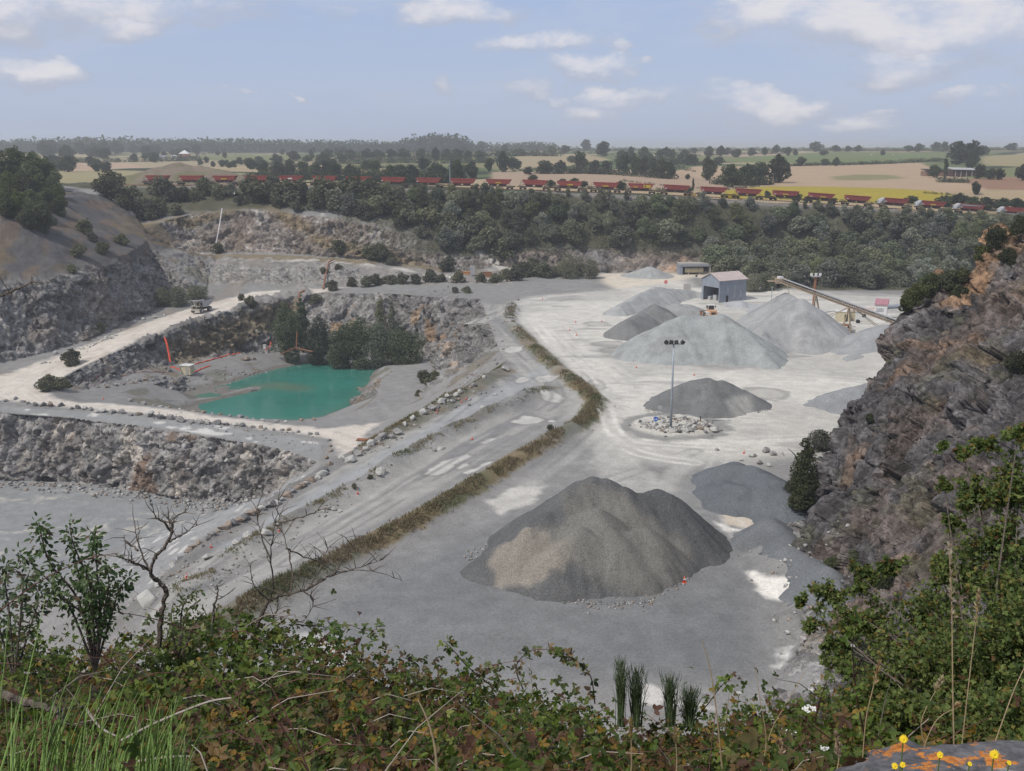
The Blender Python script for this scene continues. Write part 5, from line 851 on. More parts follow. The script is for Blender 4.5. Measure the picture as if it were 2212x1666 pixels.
def make_wagon():
    r = thing('hopper_wagon', 'x', 'railway wagon'); b = MB()
    # hopper: wide rim, sides leaning in towards the bottom, right end overhanging
    top = [(-5.1, -1.5), (5.3, -1.5), (5.3, 1.5), (-5.1, 1.5)]; bot = [(-4.75, -1.15), (4.1, -1.15), (4.1, 1.15), (-4.75, 1.15)]; inn = [(-4.8, -1.3), (4.9, -1.3), (4.9, 1.3), (-4.8, 1.3)]
    V = [(x, y, 2.1) for x, y in bot]+[(x, y, 3.9) for x, y in top]+[(x, y, 3.9) for x, y in inn]+[(x*.85, y*.7, 2.5) for x, y in inn]; F = [(3, 2, 1, 0)]
    for i in range(4):
        j = (i+1) % 4; F += [(i, j, 4+j, 4+i), (4+i, 4+j, 8+j, 8+i), (8+i, 8+j, 12+j, 12+i)]
    F.append((12, 13, 14, 15)); b.add(V, F)
    b.build('hopper_body', RED, r)
    rm = MB(); rm.bar((-5.15, -1.53, 3.93), (5.35, -1.53, 3.93), .12); rm.bar((-5.15, 1.53, 3.93), (5.35, 1.53, 3.93), .12); rm.bar((-5.12, -1.5, 3.93), (-5.12, 1.5, 3.93), .12); rm.bar((5.32, -1.5, 3.93), (5.32, 1.5, 3.93), .12); rm.build('rim', REDT, r)
    rb = MB()
    for x in (-3.6, -2.2, -.8, .6, 2, 3.3): rb.bar((x, -1.2, 2.15), (x+.05, -1.52, 3.8), .09); rb.bar((x, 1.2, 2.15), (x+.05, 1.52, 3.8), .09)
    rb.build('side_ribs', RED, r)
    c = MB()
    for x in (-2.3, 1.7):
        o = [(-1.9, -1.1), (1.9, -1.1), (1.9, 1.1), (-1.9, 1.1)]; V = [(x+a, q, 2.1) for a, q in o]+[(x+a*.4, q*.75, 1.0) for a, q in o]; c.add(V, [(0, 1, 2, 3), (7, 6, 5, 4)]+[(i, (i+1) % 4, 4+(i+1) % 4, 4+i) for i in range(4)])
    c.build('discharge_chute', RDK, r)
    u = MB(); u.box((-.1, -1.0, 1.22), (13.2, .2, .34)); u.box((-.1, 1.0, 1.22), (13.2, .2, .34)); u.box((-6.6, 0, 1.22), (.3, 2.6, .36)); u.box((6.4, 0, 1.22), (.3, 2.6, .36))
    for x in (-6.9, 6.7):
        for y in (-.88, .88): u.tube([(x-.25, y, 1.1), (x+.25, y, 1.1)], .2, 8)
    for x in (-5.6, -4.9, 4.6, 5.4): u.bar((x, -1.0, 1.3), (x*.86, -1.1, 2.4), .1)
    u.build('underframe', RDK, r)
    for x in (-4.9, 4.7):
        g_ = MB(); g_.box((x, -.98, .62), (2.7, .14, .34)); g_.box((x, .98, .62), (2.7, .14, .34)); g_.box((x, 0, .75), (.5, 1.9, .3)); bo = g_.build('bogie', BLK, r)
        for dx in (-.92, .92):
            wh = MB(); wh.tube([(x+dx, -.8, .47), (x+dx, -.68, .47)], .46, 14); wh.tube([(x+dx, .68, .47), (x+dx, .8, .47)], .46, 14); wh.tube([(x+dx, -.8, .47), (x+dx, .8, .47)], .09, 6); wh.build('wheelset', BLK, bo)
    l = MB(); l.bar((-5.9, -1.2, 1.4), (-5.3, -1.35, 3.5), .07); l.bar((-6.3, -1.2, 1.4), (-5.7, -1.35, 3.5), .07); l.box((-6, -.2, 1.45), (.9, 2.0, .08)); l.build('end_ladder', RDK, r)
    s = MB().box((-4.5, -1.33, 2.55), (.55, .04, .35)); s.build('number_plate', WHT, r); return r
W0 = make_wagon()
WU = [342, 415, 487, 556, 630, 702, 775, 850, 926, 1000, 1077, 1155, 1230, 1308, 1383, 1460, 1540, 1615, 1695, 1772, 1850, 1932, 2012, 2095, 2190]
# distance along the track for each traced wagon
SS = np.linspace(0, LTK, 1600); UU = []
for s_ in SS: p, _ = track_pt(s_); t_ = p.y*math.cos(PITCH)-p.z*math.sin(PITCH); UU.append(CU+FPX*p.x/t_)
YP = {2: .2, 11-1: .2, 12: .3, 13: .2, 18: .1, 19: .3, 22: .1}
WL = ['first red hopper wagon at the left end of the train', 'second wagon from the left end of the train, bushes below it', 'third wagon from the left, with a yellow panel, above the white pipe', 'fourth wagon from the left of the train, clear of the bushes', 'fifth wagon from the left, with a small white panel', 'sixth wagon from the left, just before the bushes hide the wheels',
      'seventh wagon from the left, its left half above a bush', 'eighth wagon from the left, wheels hidden by trees', 'ninth wagon from the left, under the twin field trees', 'tenth wagon from the left, a gap in the trees showing its bogie', 'eleventh wagon from the left, with a low yellow panel', 'twelfth wagon from the left, sunk in the trees',
      'thirteenth wagon of the train, yellow panel on its side', 'wagon with a yellow panel, two wagons left of the large yellow square', 'wagon with a large yellow square at its right end', 'wagon just right of the one with the large yellow square', 'wagon between the two bright yellow bushes', 'wagon right of the yellow bush, at the start of the yellow field', 'wagon with a yellow panel below the left part of the yellow field', 'wagon with a yellow panel in front of the middle of the yellow field',
      'plain red wagon below the right part of the yellow field', 'wagon with a dusty grey left end near the right of the train', 'dusty wagon third from the right edge of the photo', 'wagon whose side is streaked white with stone dust', 'last wagon at the right edge, dust along its frame']
for i, u in enumerate(WU):
    o = W0 if i == 0 else copy_tree(W0); s_ = float(np.interp(u, UU, SS)); p, d = track_pt(s_); o.location = p; o.rotation_euler = (0, -math.asin(d.z), math.atan2(d.y, d.x)); o['label'] = WL[i]; o['group'] = 'red hopper wagons of the train'
    if i in YP: MB().box((YP[i]*3-.6, -1.35, 2.6), (2.3, .05, .5)).build('yellow_panel', YEL, o)
    if i == 14:
        MB().box((2.6, -1.44, 3.0), (2.9, .05, 1.2)).build('yellow_panel', YEL, o); MB().box((1.9, -1.48, 3.0), (.5, .04, .6)).build('mark', BLK, o); MB().box((-2.0, -1.36, 2.6), (1.8, .05, .4)).build('yellow_panel', YEL, o)
    if i == 4: MB().box((-.1, -1.38, 2.9), (1.9, .05, .6)).build('white_panel', WHT, o)
    if i in (21, 22, 23, 24):
        e = MB(); e.add([(-5.3, -1.5, 3.95), (-4.9, -1.2, 2.1), (-7.2, -1.1, 1.5), (-7.4, -.6, 2.9), (-5.3, 1.5, 3.95), (-4.9, 1.2, 2.1), (-7.2, 1.1, 1.5), (-7.4, .6, 2.9)], [(0, 1, 2, 3), (7, 6, 5, 4), (0, 3, 7, 4), (1, 5, 6, 2), (2, 6, 7, 3), (0, 4, 5, 1)]); e.build('grey_end_cover', GRYD, o)
    if i == 23: MB().add([(-4.9, -1.49, 3.7), (4.5, -1.47, 3.6), (3.2, -1.44, 3.3), (-4.7, -1.40, 3.05)], [(0, 1, 2, 3)]).add([(-4.9, -1.53, 3.7), (4.5, -1.51, 3.6), (3.2, -1.48, 3.3), (-4.7, -1.44, 3.05)], [(3, 2, 1, 0)]).build('dust_streak', GRYD, o)
    if i == 24: MB().box((0, -1.12, 1.3), (9, .1, .3)).build('dust_ledge', GRYD, o)

# boulders
def pick_(n, pal, g_): return np.array(pal)[g_.integers(0, len(pal), n)]*g_.uniform(.8, 1.2, (n, 1))
def rock_mesh(seed, squash=.75, n=16):
    g = random.Random(seed); bm = bmesh.new()
    for i in range(n):
        v = Vector((g.gauss(0, 1), g.gauss(0, 1), g.gauss(0, 1))).normalized(); bm.verts.new((v.x*g.uniform(.42, .55), v.y*g.uniform(.36, .5), v.z*g.uniform(.4, .5)*squash+.3))
    bmesh.ops.convex_hull(bm, input=bm.verts); bmesh.ops.delete(bm, geom=[v for v in bm.verts if not v.link_faces], context='VERTS')
    bmesh.ops.bevel(bm, geom=bm.edges[:], offset=.02, segments=1, affect='EDGES')
    me = bpy.data.meshes.new('boulder'); bm.to_mesh(me); bm.free(); return me
BM = [mat('boulder_'+n_, c_, .92, .3, 1.6, bump=.7, bs=5, dirt=d_) for n_, c_, d_ in (('grey', (.27, .26, .25), (.38, .35, .31)), ('brown', (.29, .235, .19), (.36, .27, .2)), ('pale', (.46, .45, .42), (.34, .33, .31)), ('dark', (.15, .15, .15), (.24, .23, .22)))]
RM = [[rock_mesh(60+i*7+j) for i in range(5)] for j in range(4)]
for j in range(4):
    for me in RM[j]: me.materials.append(BM[j])
KN = 0
def boulder(u, v, z, px, tone, label, group, sq=1.0, name='boulder'):
    global KN; KN += 1; label = label.replace('rough grey ', 'rough ').replace('pale boulder', 'boulder').replace('loose pale', 'loose').replace('grey boulder', 'boulder').replace('pale stone', 'stone').split(' in the ')[0].split(' at the ')[0].split(' on the ')[0].split(' among ')[0].split(' along ')[0].split(' spaced')[0] + ', %s, %s' % ('largest' if px > 18 else ('large' if px > 14.5 else ('small' if px < 9.5 else ('tiny' if px < 7.5 else 'middling')))+(' tan' if tone == 1 else (' pale' if tone == 2 else (' dark' if tone == 3 else ' grey'))), near(u, v)) if not label.startswith(('largest', 'pale stone block', 'darker stone')) else label
    p = Z(u, v, z); p.z = ground(p.x, p.y); s = px/FPX*p.length*1.22; o = bpy.data.objects.new(name, RM[tone][KN % 5]); COL.objects.link(o); o.location = p-Vector((0, 0, .12*s)); o.scale = (s*1.15, s*1.05, s*sq); o.rotation_euler = (.2*math.sin(KN), .2*math.cos(KN*2), KN*1.31)
    return tag(o, label, 'boulder', group)
g = random.Random(21)
RW = [(100, 550, 9), (230, 588, 12), (280, 588, 13), (320, 588, 15), (405, 592, 13), (465, 607, 9), (510, 605, 13), (550, 610, 12), (590, 614, 9), (625, 628, 10), (675, 624, 14), (730, 633, 14), (795, 634, 15), (850, 648, 10), (900, 646, 12), (975, 654, 19), (1045, 664, 17), (1105, 668, 16), (1170, 682, 18), (1240, 692, 12), (1300, 694, 15), (1350, 703, 11), (1410, 704, 16), (1465, 711, 11), (1530, 716, 12), (1575, 720, 13), (1640, 726, 9), (1690, 728, 11), (1725, 733, 11), (1780, 742, 8), (1830, 747, 8), (1875, 748, 10), (1935, 759, 8), (2010, 773, 9), (2055, 775, 10), (150, 570, 9), (40, 560, 9), (185, 580, 8)]
for x, y, s in RW:
    u, v = x/3, 682.7+y/3; boulder(u, v, float(np.interp(u, [0, 330, 710], [-59.2, -60.1, -61.4])), s, g.choice((0, 0, 1, 3, 2)), 'rough grey boulder in the row along the outer edge of the haul road', 'boulders lining the outer edge of the haul road')
for x, y, s in [(2130, 810, 9), (2135, 840, 10), (2142, 870, 10), (2115, 905, 11), (2108, 940, 11)]: boulder(x/3, 682.7+y/3, -61.5, s, g.choice((0, 1)), 'boulder in the short curved row where the haul road ends', 'boulders at the end of the haul road')
RR_ = [(713, 1002), (703, 1012), (694, 1020), (684, 1027), (672, 1034), (662, 1040), (653, 1046), (644, 1052), (634, 1060), (623, 1069), (610, 1077), (597, 1085), (587, 1090), (574, 1095), (563, 1102), (553, 1107), (542, 1113), (530, 1120), (518, 1126), (507, 1132), (495, 1139), (482, 1146), (470, 1153), (458, 1161), (446, 1170), (434, 1178), (420, 1186), (408, 1192), (392, 1200), (378, 1210), (352, 1226)]
for k, (u, v) in enumerate(RR_): boulder(u+g.uniform(-2, 2), v+4, float(np.interp(u, [320, 430, 560, 700], [-53.4, -52.6, -51.8, -50.7])), g.uniform(14, 22), g.choice((0, 1, 0, 1, 2, 3)), 'boulder in the rough stone edge of the ramp, above the spotted bank', 'boulders edging the ramp above the lower floor', .9)
for (u, v, s, z) in [(757, 986, 22, -50), (775, 976, 17, -50), (804, 960, 20, -50.2), (817, 953, 14, -50), (827, 948, 17, -50), (789, 968, 14, -50), (859, 936, 18, -49.8), (846, 946, 13, -49.9), (874, 923, 13, -49.8), (888, 911, 15, -49.7), (914, 896, 17, -49.4), (934, 886, 17, -49.3), (956, 873, 17, -49.2), (967, 865, 13, -49.1), (982, 859, 14, -49), (1024, 836, 12, -48.6), (1091, 800, 14, -48.1), (995, 852, 12, -48.9), (740, 990, 15, -50.5), (1045, 822, 9, -48.4), (1118, 648, 8, -48), (1032, 681, 10, -48), (1024, 692, 12, -48), (1005, 717, 8, -48)]:
    boulder(u, v+s*.3, z-.3, s*1.05, g.choice((2, 0, 2)), 'pale boulder spaced along the upper edge of the ramp, above the pond', 'pale boulders along the upper edge of the ramp')
for (u, v, s) in [(950, 986, 14), (937, 990, 10), (960, 984, 6), (1042, 903, 13), (1132, 866, 9), (824, 1046, 24), (700, 1128, 10), (712, 1124, 8), (722, 1121, 13), (575, 1180, 22), (540, 1194, 22), (512, 1203, 17), (450, 1208, 18), (325, 1296, 46), (298, 1276, 20), (375, 1218, 15), (345, 1262, 16), (600, 1160, 10), (1070, 862, 8), (870, 1010, 8), (795, 1010, 8), (735, 1125, 9), (820, 1052, 13)]:
    boulder(u, v+s*.3, -49.2-.0045*(1200-u), s, g.choice((2, 2, 0)), 'loose pale boulder on the low ridge between the two ramp lanes' if s != 46 else 'largest whitish boulder, low at the bottom of the ramp behind the dead branches', 'loose boulders on the ridge between the ramp lanes' if s != 46 else None)
for x, y, s in [(1000, 580, 8), (1040, 592, 8), (1080, 598, 9), (1140, 608, 9), (1190, 610, 11), (1250, 613, 11), (1320, 618, 12), (1380, 630, 9), (1430, 636, 9), (1490, 648, 9), (1560, 652, 13), (1600, 658, 8), (1650, 664, 9), (1700, 671, 10), (1790, 674, 14), (1850, 678, 10), (1950, 672, 11), (2030, 658, 10), (930, 563, 12), (845, 553, 11), (1050, 558, 9), (1090, 556, 8), (1170, 546, 11), (1210, 532, 8)]:
    boulder(x/3, 682.7+y/3+2, -61.3, s, g.choice((0, 1, 0, 2)), 'boulder on the near shore of the pond beside the haul road', 'boulders along the near shore of the pond')
for x, y, s in [(905, 433, 9), (945, 423, 10), (1010, 403, 11), (860, 448, 8), (805, 470, 7), (760, 483, 8), (700, 503, 9), (1060, 388, 11), (1120, 390, 12), (1185, 382, 8), (1240, 374, 7), (1600, 240, 14), (1570, 245, 10), (1640, 236, 9), (1100, 342, 9), (1070, 340, 8)]:
    boulder(x/3, 682.7+y/3+2, -62.5, s, g.choice((0, 3, 1)), 'grey boulder on the service shelf behind the pond', 'boulders on the service shelf behind the pond')
for k, (u, v, s, t_) in enumerate([(1452, 934, 17, 2), (1479, 933, 16, 2), (1467, 935, 12, 3), (1493, 932, 14, 0), (1500, 927, 13, 2), (1513, 929, 14, 1), (1430, 932, 9, 1), (1437, 934, 7, 3), (1543, 928, 20, 2), (1502, 918, 13, 0), (1479, 908, 12, 3), (1389, 918, 11, 2), (1403, 925, 10, 2), (1411, 921, 9, 2), (1393, 923, 8, 2), (1431, 915, 12, 2), (1443, 914, 10, 2), (1460, 914, 9, 2), (1381, 914, 9, 3), (1423, 908, 8, 0), (1445, 904, 10, 3), (1489, 922, 12, 2), (1523, 932, 9, 0), (1528, 924, 10, 3), (1418, 928, 9, 2), (1408, 914, 9, 2), (1470, 921, 8, 0), (1457, 908, 7, 2), (1440, 925, 8, 1), (1398, 914, 8, 2), (1518, 921, 8, 2)]):
    boulder(u, v+1, -47.6, s*.95, t_, 'pale stone block among those heaped on the roundabout island' if t_ == 2 else 'darker stone among the pale blocks of the roundabout island', 'stones heaped on the roundabout island' if t_ == 2 else 'dark stones on the roundabout island')
for x, y, s in [(400, 1105, 9), (380, 1095, 8), (355, 1098, 7), (1020, 1110, 11), (1050, 1108, 9), (1000, 1098, 8), (1220, 1130, 9), (1240, 1128, 8), (1270, 1135, 8), (1380, 1190, 10), (1450, 1185, 12), (1480, 1180, 10), (1500, 1165, 9), (1420, 1160, 8), (820, 1072, 7), (850, 1075, 6), (1330, 1180, 8)]:
    boulder(x/3, 682.7+y/3, -73.8, s, g.choice((0, 2, 0)), 'fallen rock on the lower floor at the foot of the face', 'fallen rocks at the foot of the lower face')
for u, v, s in [(250, 722, 7), (240, 728, 9), (232, 729, 12), (206, 738, 8), (165, 758, 8), (120, 762, 10), (97, 778, 7), (90, 780, 6), (180, 748, 7), (290, 698, 8), (310, 692, 8), (335, 686, 7), (355, 680, 6), (1550, 970, 9), (1780, 940, 16), (1763, 931, 14), (1640, 1000, 14), (1660, 1005, 12), (1625, 985, 16), (1690, 985, 14), (1600, 993, 10), (1655, 975, 18), (1670, 982, 14)]:
    z = float(np.interp(u, [90, 200, 300, 355], [-57, -55.5, -54, -53])) if u < 400 else -47.8
    boulder(u, v+2, z, s, 2 if u < 400 else g.choice((0, 2)), 'pale stone in the loose row on the wall side of the haul road' if u < 400 else 'stone in the heap between the blue grey pile and the cliff', 'stones on the wall side of the haul road' if u < 400 else 'stones between the pile and the cliff')

# loose stones strewn below faces, along the ramps and round the piles
gs = np.random.default_rng(77); SP_ = []
def strew(uv, z, n, sp, lo, hi):
    L3 = [Z(a, b, z) for a, b in uv]; f = gs.random(n)*(len(L3)-1)
    for q in f: a = L3[int(q)].lerp(L3[int(q)+1], q % 1); x, y = a.x+gs.normal()*sp, a.y+gs.normal()*sp; SP_.append((x, y, ground(x, y), gs.uniform(lo, hi)))
strew([(1010, 1200), (1080, 1240), (1200, 1285), (1300, 1312), (1400, 1305), (1480, 1240), (1530, 1190)], YD, 420, .7, .08, .3); strew([(1120, 1140), (1060, 1180), (1010, 1200)], YD, 60, .8, .08, .25)
strew([(0, 1045), (150, 1050), (300, 1068), (420, 1088), (500, 1098), (570, 1090)], -74, 420, 2.2, .2, .8); strew([(700, 1010), (560, 1105), (430, 1190), (320, 1290)], -53, 140, 1.6, .1, .4); strew([(1200, 850), (1060, 905), (880, 995), (700, 1100), (520, 1195), (400, 1275)], -49.5, 220, 1.2, .08, .32)
strew([(950, 875), (850, 935), (780, 975)], -50, 120, 1.4, .15, .5); strew([(1690, 1190), (1760, 1250), (1800, 1330), (1800, 1440)], -47, 300, 2.0, .1, .5); strew([(110, 770), (240, 725), (350, 680)], -55, 140, 1.2, .15, .5); strew([(200, 850), (400, 800), (600, 768)], -62, 260, 2.5, .15, .6); strew([(1380, 918), (1450, 930), (1530, 925), (1500, 910), (1420, 908)], -47.6, 220, 1.2, .12, .5); strew([(1400, 888), (1530, 893), (1660, 884)], YD, 160, .8, .1, .3)
strew([(330, 900), (450, 915), (700, 952)], -60.5, 160, 1.6, .1, .4); strew([(960, 640), (1040, 760), (1000, 860), (900, 890)], -50, 260, 3.5, .2, .7)
cu_ = np.array([(x, y, z) for x in (-1, 1) for y in (-1, 1) for z in (-1, 1)], float); cf_ = np.array([(0, 1, 3, 2), (4, 6, 7, 5), (0, 4, 5, 1), (2, 3, 7, 6), (0, 2, 6, 4), (1, 5, 7, 3)]); SPa = np.array(SP_); n_ = len(SPa)
Vq = cu_[None]*gs.uniform(.25, .6, (n_, 8, 3)); an = gs.uniform(0, 6.28, n_); ca, sa = np.cos(an)[:, None], np.sin(an)[:, None]; Vq = np.stack([Vq[:, :, 0]*ca-Vq[:, :, 1]*sa, Vq[:, :, 0]*sa+Vq[:, :, 1]*ca, Vq[:, :, 2]*.75+.2], 2)*SPa[:, 3][:, None, None]+SPa[:, None, :3]
tag(mesh_np('loose_stones', Vq.reshape(-1, 3), (cf_[None]+np.arange(n_)[:, None, None]*8).reshape(-1, 4), tinted('stone_chips', 4, .25), col=np.repeat(pick_(n_, [(.30, .29, .28), (.42, .41, .39), (.22, .215, .21), (.33, .27, .22)], gs), 8, 0)), 'loose broken stones strewn over the quarry floor', None, None, 'stuff')

# traffic cones
def cone(u, v, z, h, label, i):
    p = onuv(u, v, z); r = thing('traffic_cone', label, 'traffic cone', p, i, 'orange traffic cones', h/.7*(1 if v > 1200 else .8))
    MB().tube([(0, 0, .04), (0, 0, .7)], [.15, .03], 14).build('cone_body', ORP, r, smooth=True); MB().box((0, 0, .03), (.42, .42, .06)).build('base', ORP, r); MB().tube([(0, 0, .3), (0, 0, .44)], [.112, .078], 14).build('reflective_band', WHT, r, smooth=True); return r
for i, (u, v, z, h, lb) in enumerate(((1478, 1258, -48, .75, 'nearest orange cone, standing right of the large coarse pile'), (1374.6, 795, -48, .8, 'orange cone at the left foot of the broad pale pile'), (1499.4, 811, -48, .8, 'orange cone between the broad pale pile and the dark pile'), (1243, 697, -48, .9, 'orange cone in the pale open yard, upper left one of three'), (1230.6, 714, -48, .9, 'orange cone in the pale open yard, lower left one of three'), (1245.6, 725, -48, .9, 'orange cone in the pale open yard, lowest of the three'),
    (1300, 695, -48, .8, 'orange cone alone near the left end of the long pale pile'), (997, 868, -48.9, .8, 'left cone of a close pair beside the pale ramp boulders'), (1006.6, 862, -48.9, .8, 'right cone of a close pair beside the pale ramp boulders'), (944.6, 892, -49.5, .7, 'orange cone next to a pale boulder on the ramp edge'), (1020, 951, -48.8, .8, 'orange cone on the ridge between the ramp lanes, upper one'), (773, 1080, -50.4, .75, 'orange cone on the ridge below the middle of the ramp'),
    (604, 1160, -51, .75, 'orange cone behind the right dead tree'), (456, 1185, -52.3, .7, 'orange cone among boulders behind the left dead tree'), (404, 1258, -53, .7, 'lowest orange cone, right of the left dead tree'), (1172, 647, -48, .9, 'orange cone at the far end of the berm'), (222.7, 856, -60, .9, 'orange cone where the service shelf meets the haul road'), (1607, 981, -47.9, .8, 'orange and white cone behind the blue grey pile'))):
    cone(u, v, z, h, lb, i)
# roundabout mast and signs
p = onuv(1449, 923, -47.4); t_top = Y(1457, 741, p.y).z-p.z
ms_ = thing('lamp_mast', 'tall slim grey floodlight mast standing on the roundabout island', 'lamp mast', p); MB().tube([(0, 0, -.3), (0, 0, t_top*.5), (0, 0, t_top-.3)], [.24, .18, .11], 10).build('pole', GALV, ms_, smooth=True)
MB().box((0, 0, t_top-.2), (3.0, .12, .12)).build('crossbar', BLK, ms_)
for x, a in ((-1.3, .6), (-.45, .15), (.4, -.2), (1.5, -.9)):
    h_ = MB(); h_.box((x, -.2, t_top+.15), (.62, .45, .55), M=Matrix.Rotation(a, 3, 'Y') @ Matrix.Rotation(.5, 3, 'X')); fl_ = h_.build('floodlight', BLK, ms_); MB().box((x-.02, -.47, t_top+.05), (.5, .05, .42), M=Matrix.Rotation(a, 3, 'Y') @ Matrix.Rotation(.5, 3, 'X')).build('lens', GLASS, fl_)
p = Y(1758, 655, 300); p.z = -48; tt_ = Y(1758, 597, 300).z+48; ms2 = thing('lamp_mast', 'thick brown floodlight mast with three lamps, rising behind the conveyor', 'lamp mast', p); MB().tube([(0, 0, -.3), (0, 0, tt_-.3)], [.45, .38], 10).build('pole', RUST, ms2)
MB().box((0, 0, tt_-.1), (2.6, 1.4, .16)).build('platform', GRYD, ms2)
for x in (-1.3, 0, 1.25): MB().box((x, -.3, tt_+.55), (.6, .5, .8)).build('floodlight', WHT, ms2)
def sign(name, label, p, h, r_, face, mark=None, faces='front'):
    s = thing(name, label, 'road sign', p); MB().tube([(0, .05, -.2), (0, .05, h)], .045, 8).build('post', GALV, s); d = MB(); d.tube([(0, 0, h-.05), (0, -.04, h-.05)], r_, 24).build('disc', face, s)
    if mark: mark(s, h-.05)
    return s
sign('no_entry_sign', 'round red no entry sign with a white bar beside the rear road', onuv(1438, 622, -48), 2.1, .62, SRED, lambda s, z: MB().box((0, -.055, z), (.85, .02, .2)).build('white_bar', WHT, s))
def arrow(s, z):
    m = MB(); m.add([(-.32, -.055, z+.03), (.05, -.055, z+.03), (.05, -.055, z-.07), (-.32, -.055, z-.07)], [(0, 1, 2, 3)]); m.add([(.02, -.055, z+.17), (.30, -.055, z-.02), (.02, -.055, z-.21)], [(0, 1, 2)]); m.build('white_arrow', WHT, s)
sign('direction_sign', 'round blue sign with a white arrow at the front of the roundabout', onuv(1416, 930, -47.8), 1.7, .42, BLUE, arrow)
sign('road_sign', 'round sign seen from its grey back, behind the roundabout', onuv(1425, 904, -47.8), 1.8, .42, GRYD)
sign('road_sign', 'small dark round sign on a post left of the blue grey shed', onuv(1504, 607, -48), 1.9, .42, BLK)
s = thing('marker_post', 'short dark post at the right of the roundabout island', 'post', onuv(1513, 915, -47.6)); MB().tube([(0, 0, -.1), (0, 0, 1.0)], .1, 8).build('post', BLK, s); MB().tube([(0, 0, 1.0), (0, 0, 1.12)], [.13, .02], 8).build('cap', BLK, s)
# service box, hoses, pipes by the pond
p = onuv(404, 796, -62.6); bx = thing('pump_house', 'small cream concrete pump house with a flat roof beside the red hoses', 'pump house', p, R(-14)); MB().box((0, 0, 1.25), (3.3, 2.2, 2.6)).build('wall', CREAM, bx); MB().box((0, 0, 2.68), (3.8, 2.6, .26)).build('roof', WHT, bx); MB().box((.7, -1.13, 1.05), (.9, .06, 1.9)).build('door', CONC, bx)
def hose(name, label, pts, r, m, cat='hose', z=None, dz=.12, lift=0):
    P_ = []
    for a, b in zip(pts[:-1], pts[1:]):
        for k in range(8): f = k/8; q = Z(a[0]+(b[0]-a[0])*f, a[1]+(b[1]-a[1])*f, a[2]+(b[2]-a[2])*f); P_.append(Vector((q.x, q.y, ground(q.x, q.y)+dz+.1*math.sin(k*2+a[0]))))
    c = P_[0].copy(); o = MB().tube([q-c for q in P_], r, 8).build(name, m); o.location = c; return tag(o, label, cat)
hose('red_hose', 'thick red hose running right from the pump house along the shelf', [(418, 785, -62.8), (460, 778, -63.3), (500, 770, -63.8), (526, 765, -64)], .2, ORP)
hose('red_hose', 'short red hose lying in front of the pump house', [(419, 796, -63), (440, 791, -63.3), (455, 788.5, -63.5)], .2, ORP)
hose('red_hose', 'doubled red hose left of the pump house', [(367, 786, -61.5), (380, 790, -62), (391, 793, -62.3)], .2, ORP)
hose('red_hose', 'red hose end lying right of the dark stone heap', [(573, 758, -64.3), (590, 754, -64.6)], .2, ORP)
hose('red_hose', 'short red hose end beneath the tallest pond tree', [(612, 753, -64.8), (624, 755, -65)], .2, ORP)
hose('thin_hose', 'thin dark red hose snaking along the inner side of the shelf', [(175, 833, -60.6), (240, 818, -61), (300, 807, -61.4), (365, 797, -62)], .09, mat('dark_red_hose', (.25, .08, .06), .7, .2, 3))
def pipe(name, label, pts, r, m, cat='pipe', off=.6):
    P_ = []
    for a, b in zip(pts[:-1], pts[1:]):
        for k in range(7): f = k/6; q = Y(a[0]+(b[0]-a[0])*f, a[1]+(b[1]-a[1])*f, a[2]+(b[2]-a[2])*f); P_.append(q)
    c = P_[0].copy(); o = MB().tube([q-c for q in P_], r, 8).build(name, m); o.location = c; return tag(o, label, cat)
pipe('wall_pipe', 'long white pipe hanging down the upper bench face', [(480, 450, 409.5), (472, 500, 404), (464, 541, 401)], .21, WHT); pipe('wall_pipe', 'pair of white pipes down the second bench face', [(438, 547, 395), (428, 580, 378), (418, 620, 362)], .2, WHT); pipe('wall_pipe', 'short white pipe below the third wagon', [(508, 407, 438), (506, 420, 432)], .28, WHT)
pipe('wall_pipe', 'second thin white pipe beside the pair on the bench face', [(434, 548, 395), (423, 582, 377), (414, 618, 361)], .16, WHT)
pipe('rusty_pipe', 'bent rusty pipe down the grey bench above the haul road', [(720, 561, 394), (710, 566, 391), (704, 592, 376), (698, 624, 360)], .28, RUST); pipe('rusty_pipe', 'rusty pipe hooked over the pit edge behind the pond trees', [(658, 628, 343), (647, 633, 341), (645, 668, 328)], .34, RUST)
pipe('rusty_pole', 'rusty pole leaning left from the foot of the pond trees', [(638, 751, 312), (605, 766, 307)], .2, RUST, 'pole'); pipe('rusty_pole', 'rusty pole leaning right from the foot of the pond trees', [(640, 752, 312), (676, 760, 309)], .2, RUST, 'pole'); pipe('rusty_pole', 'upright rusty pole in front of the pond trees', [(642, 716, 312), (640, 754, 311)], .2, RUST, 'pole')
pipe('orange_sheet', 'tall orange hose bundle draped down the pit wall above the pump house', [(356, 729, 292), (361, 745, 291), (365, 765, 290), (368, 782, 289)], .28, ORP, 'hose bundle')
p = onuv(572, 756, -64.2); o = MB(); o.box((0, 0, .6), (.9, .7, 1.2)); o.box((0, 0, 1.25), (1.1, .9, .12)); o = o.build('meter_cabinet', WHT); o.location = p; tag(o, 'small white cabinet beside the red hose end', 'cabinet')
# barrier at the road end
p = onuv(787, 957, -50.4); p = Y(787, 955, 190); p.z = ground(p.x, p.y); br = thing('gate_barrier', 'dusty white block with an orange top rail at the end of the haul road', 'barrier', p, R(-8)); MB().box((0, 0, .85), (2.5, 1.2, 1.7)).build('block', WHT, br); MB().box((0, 0, 1.85), (2.9, 1.3, .22)).build('top_rail', RUST, br)
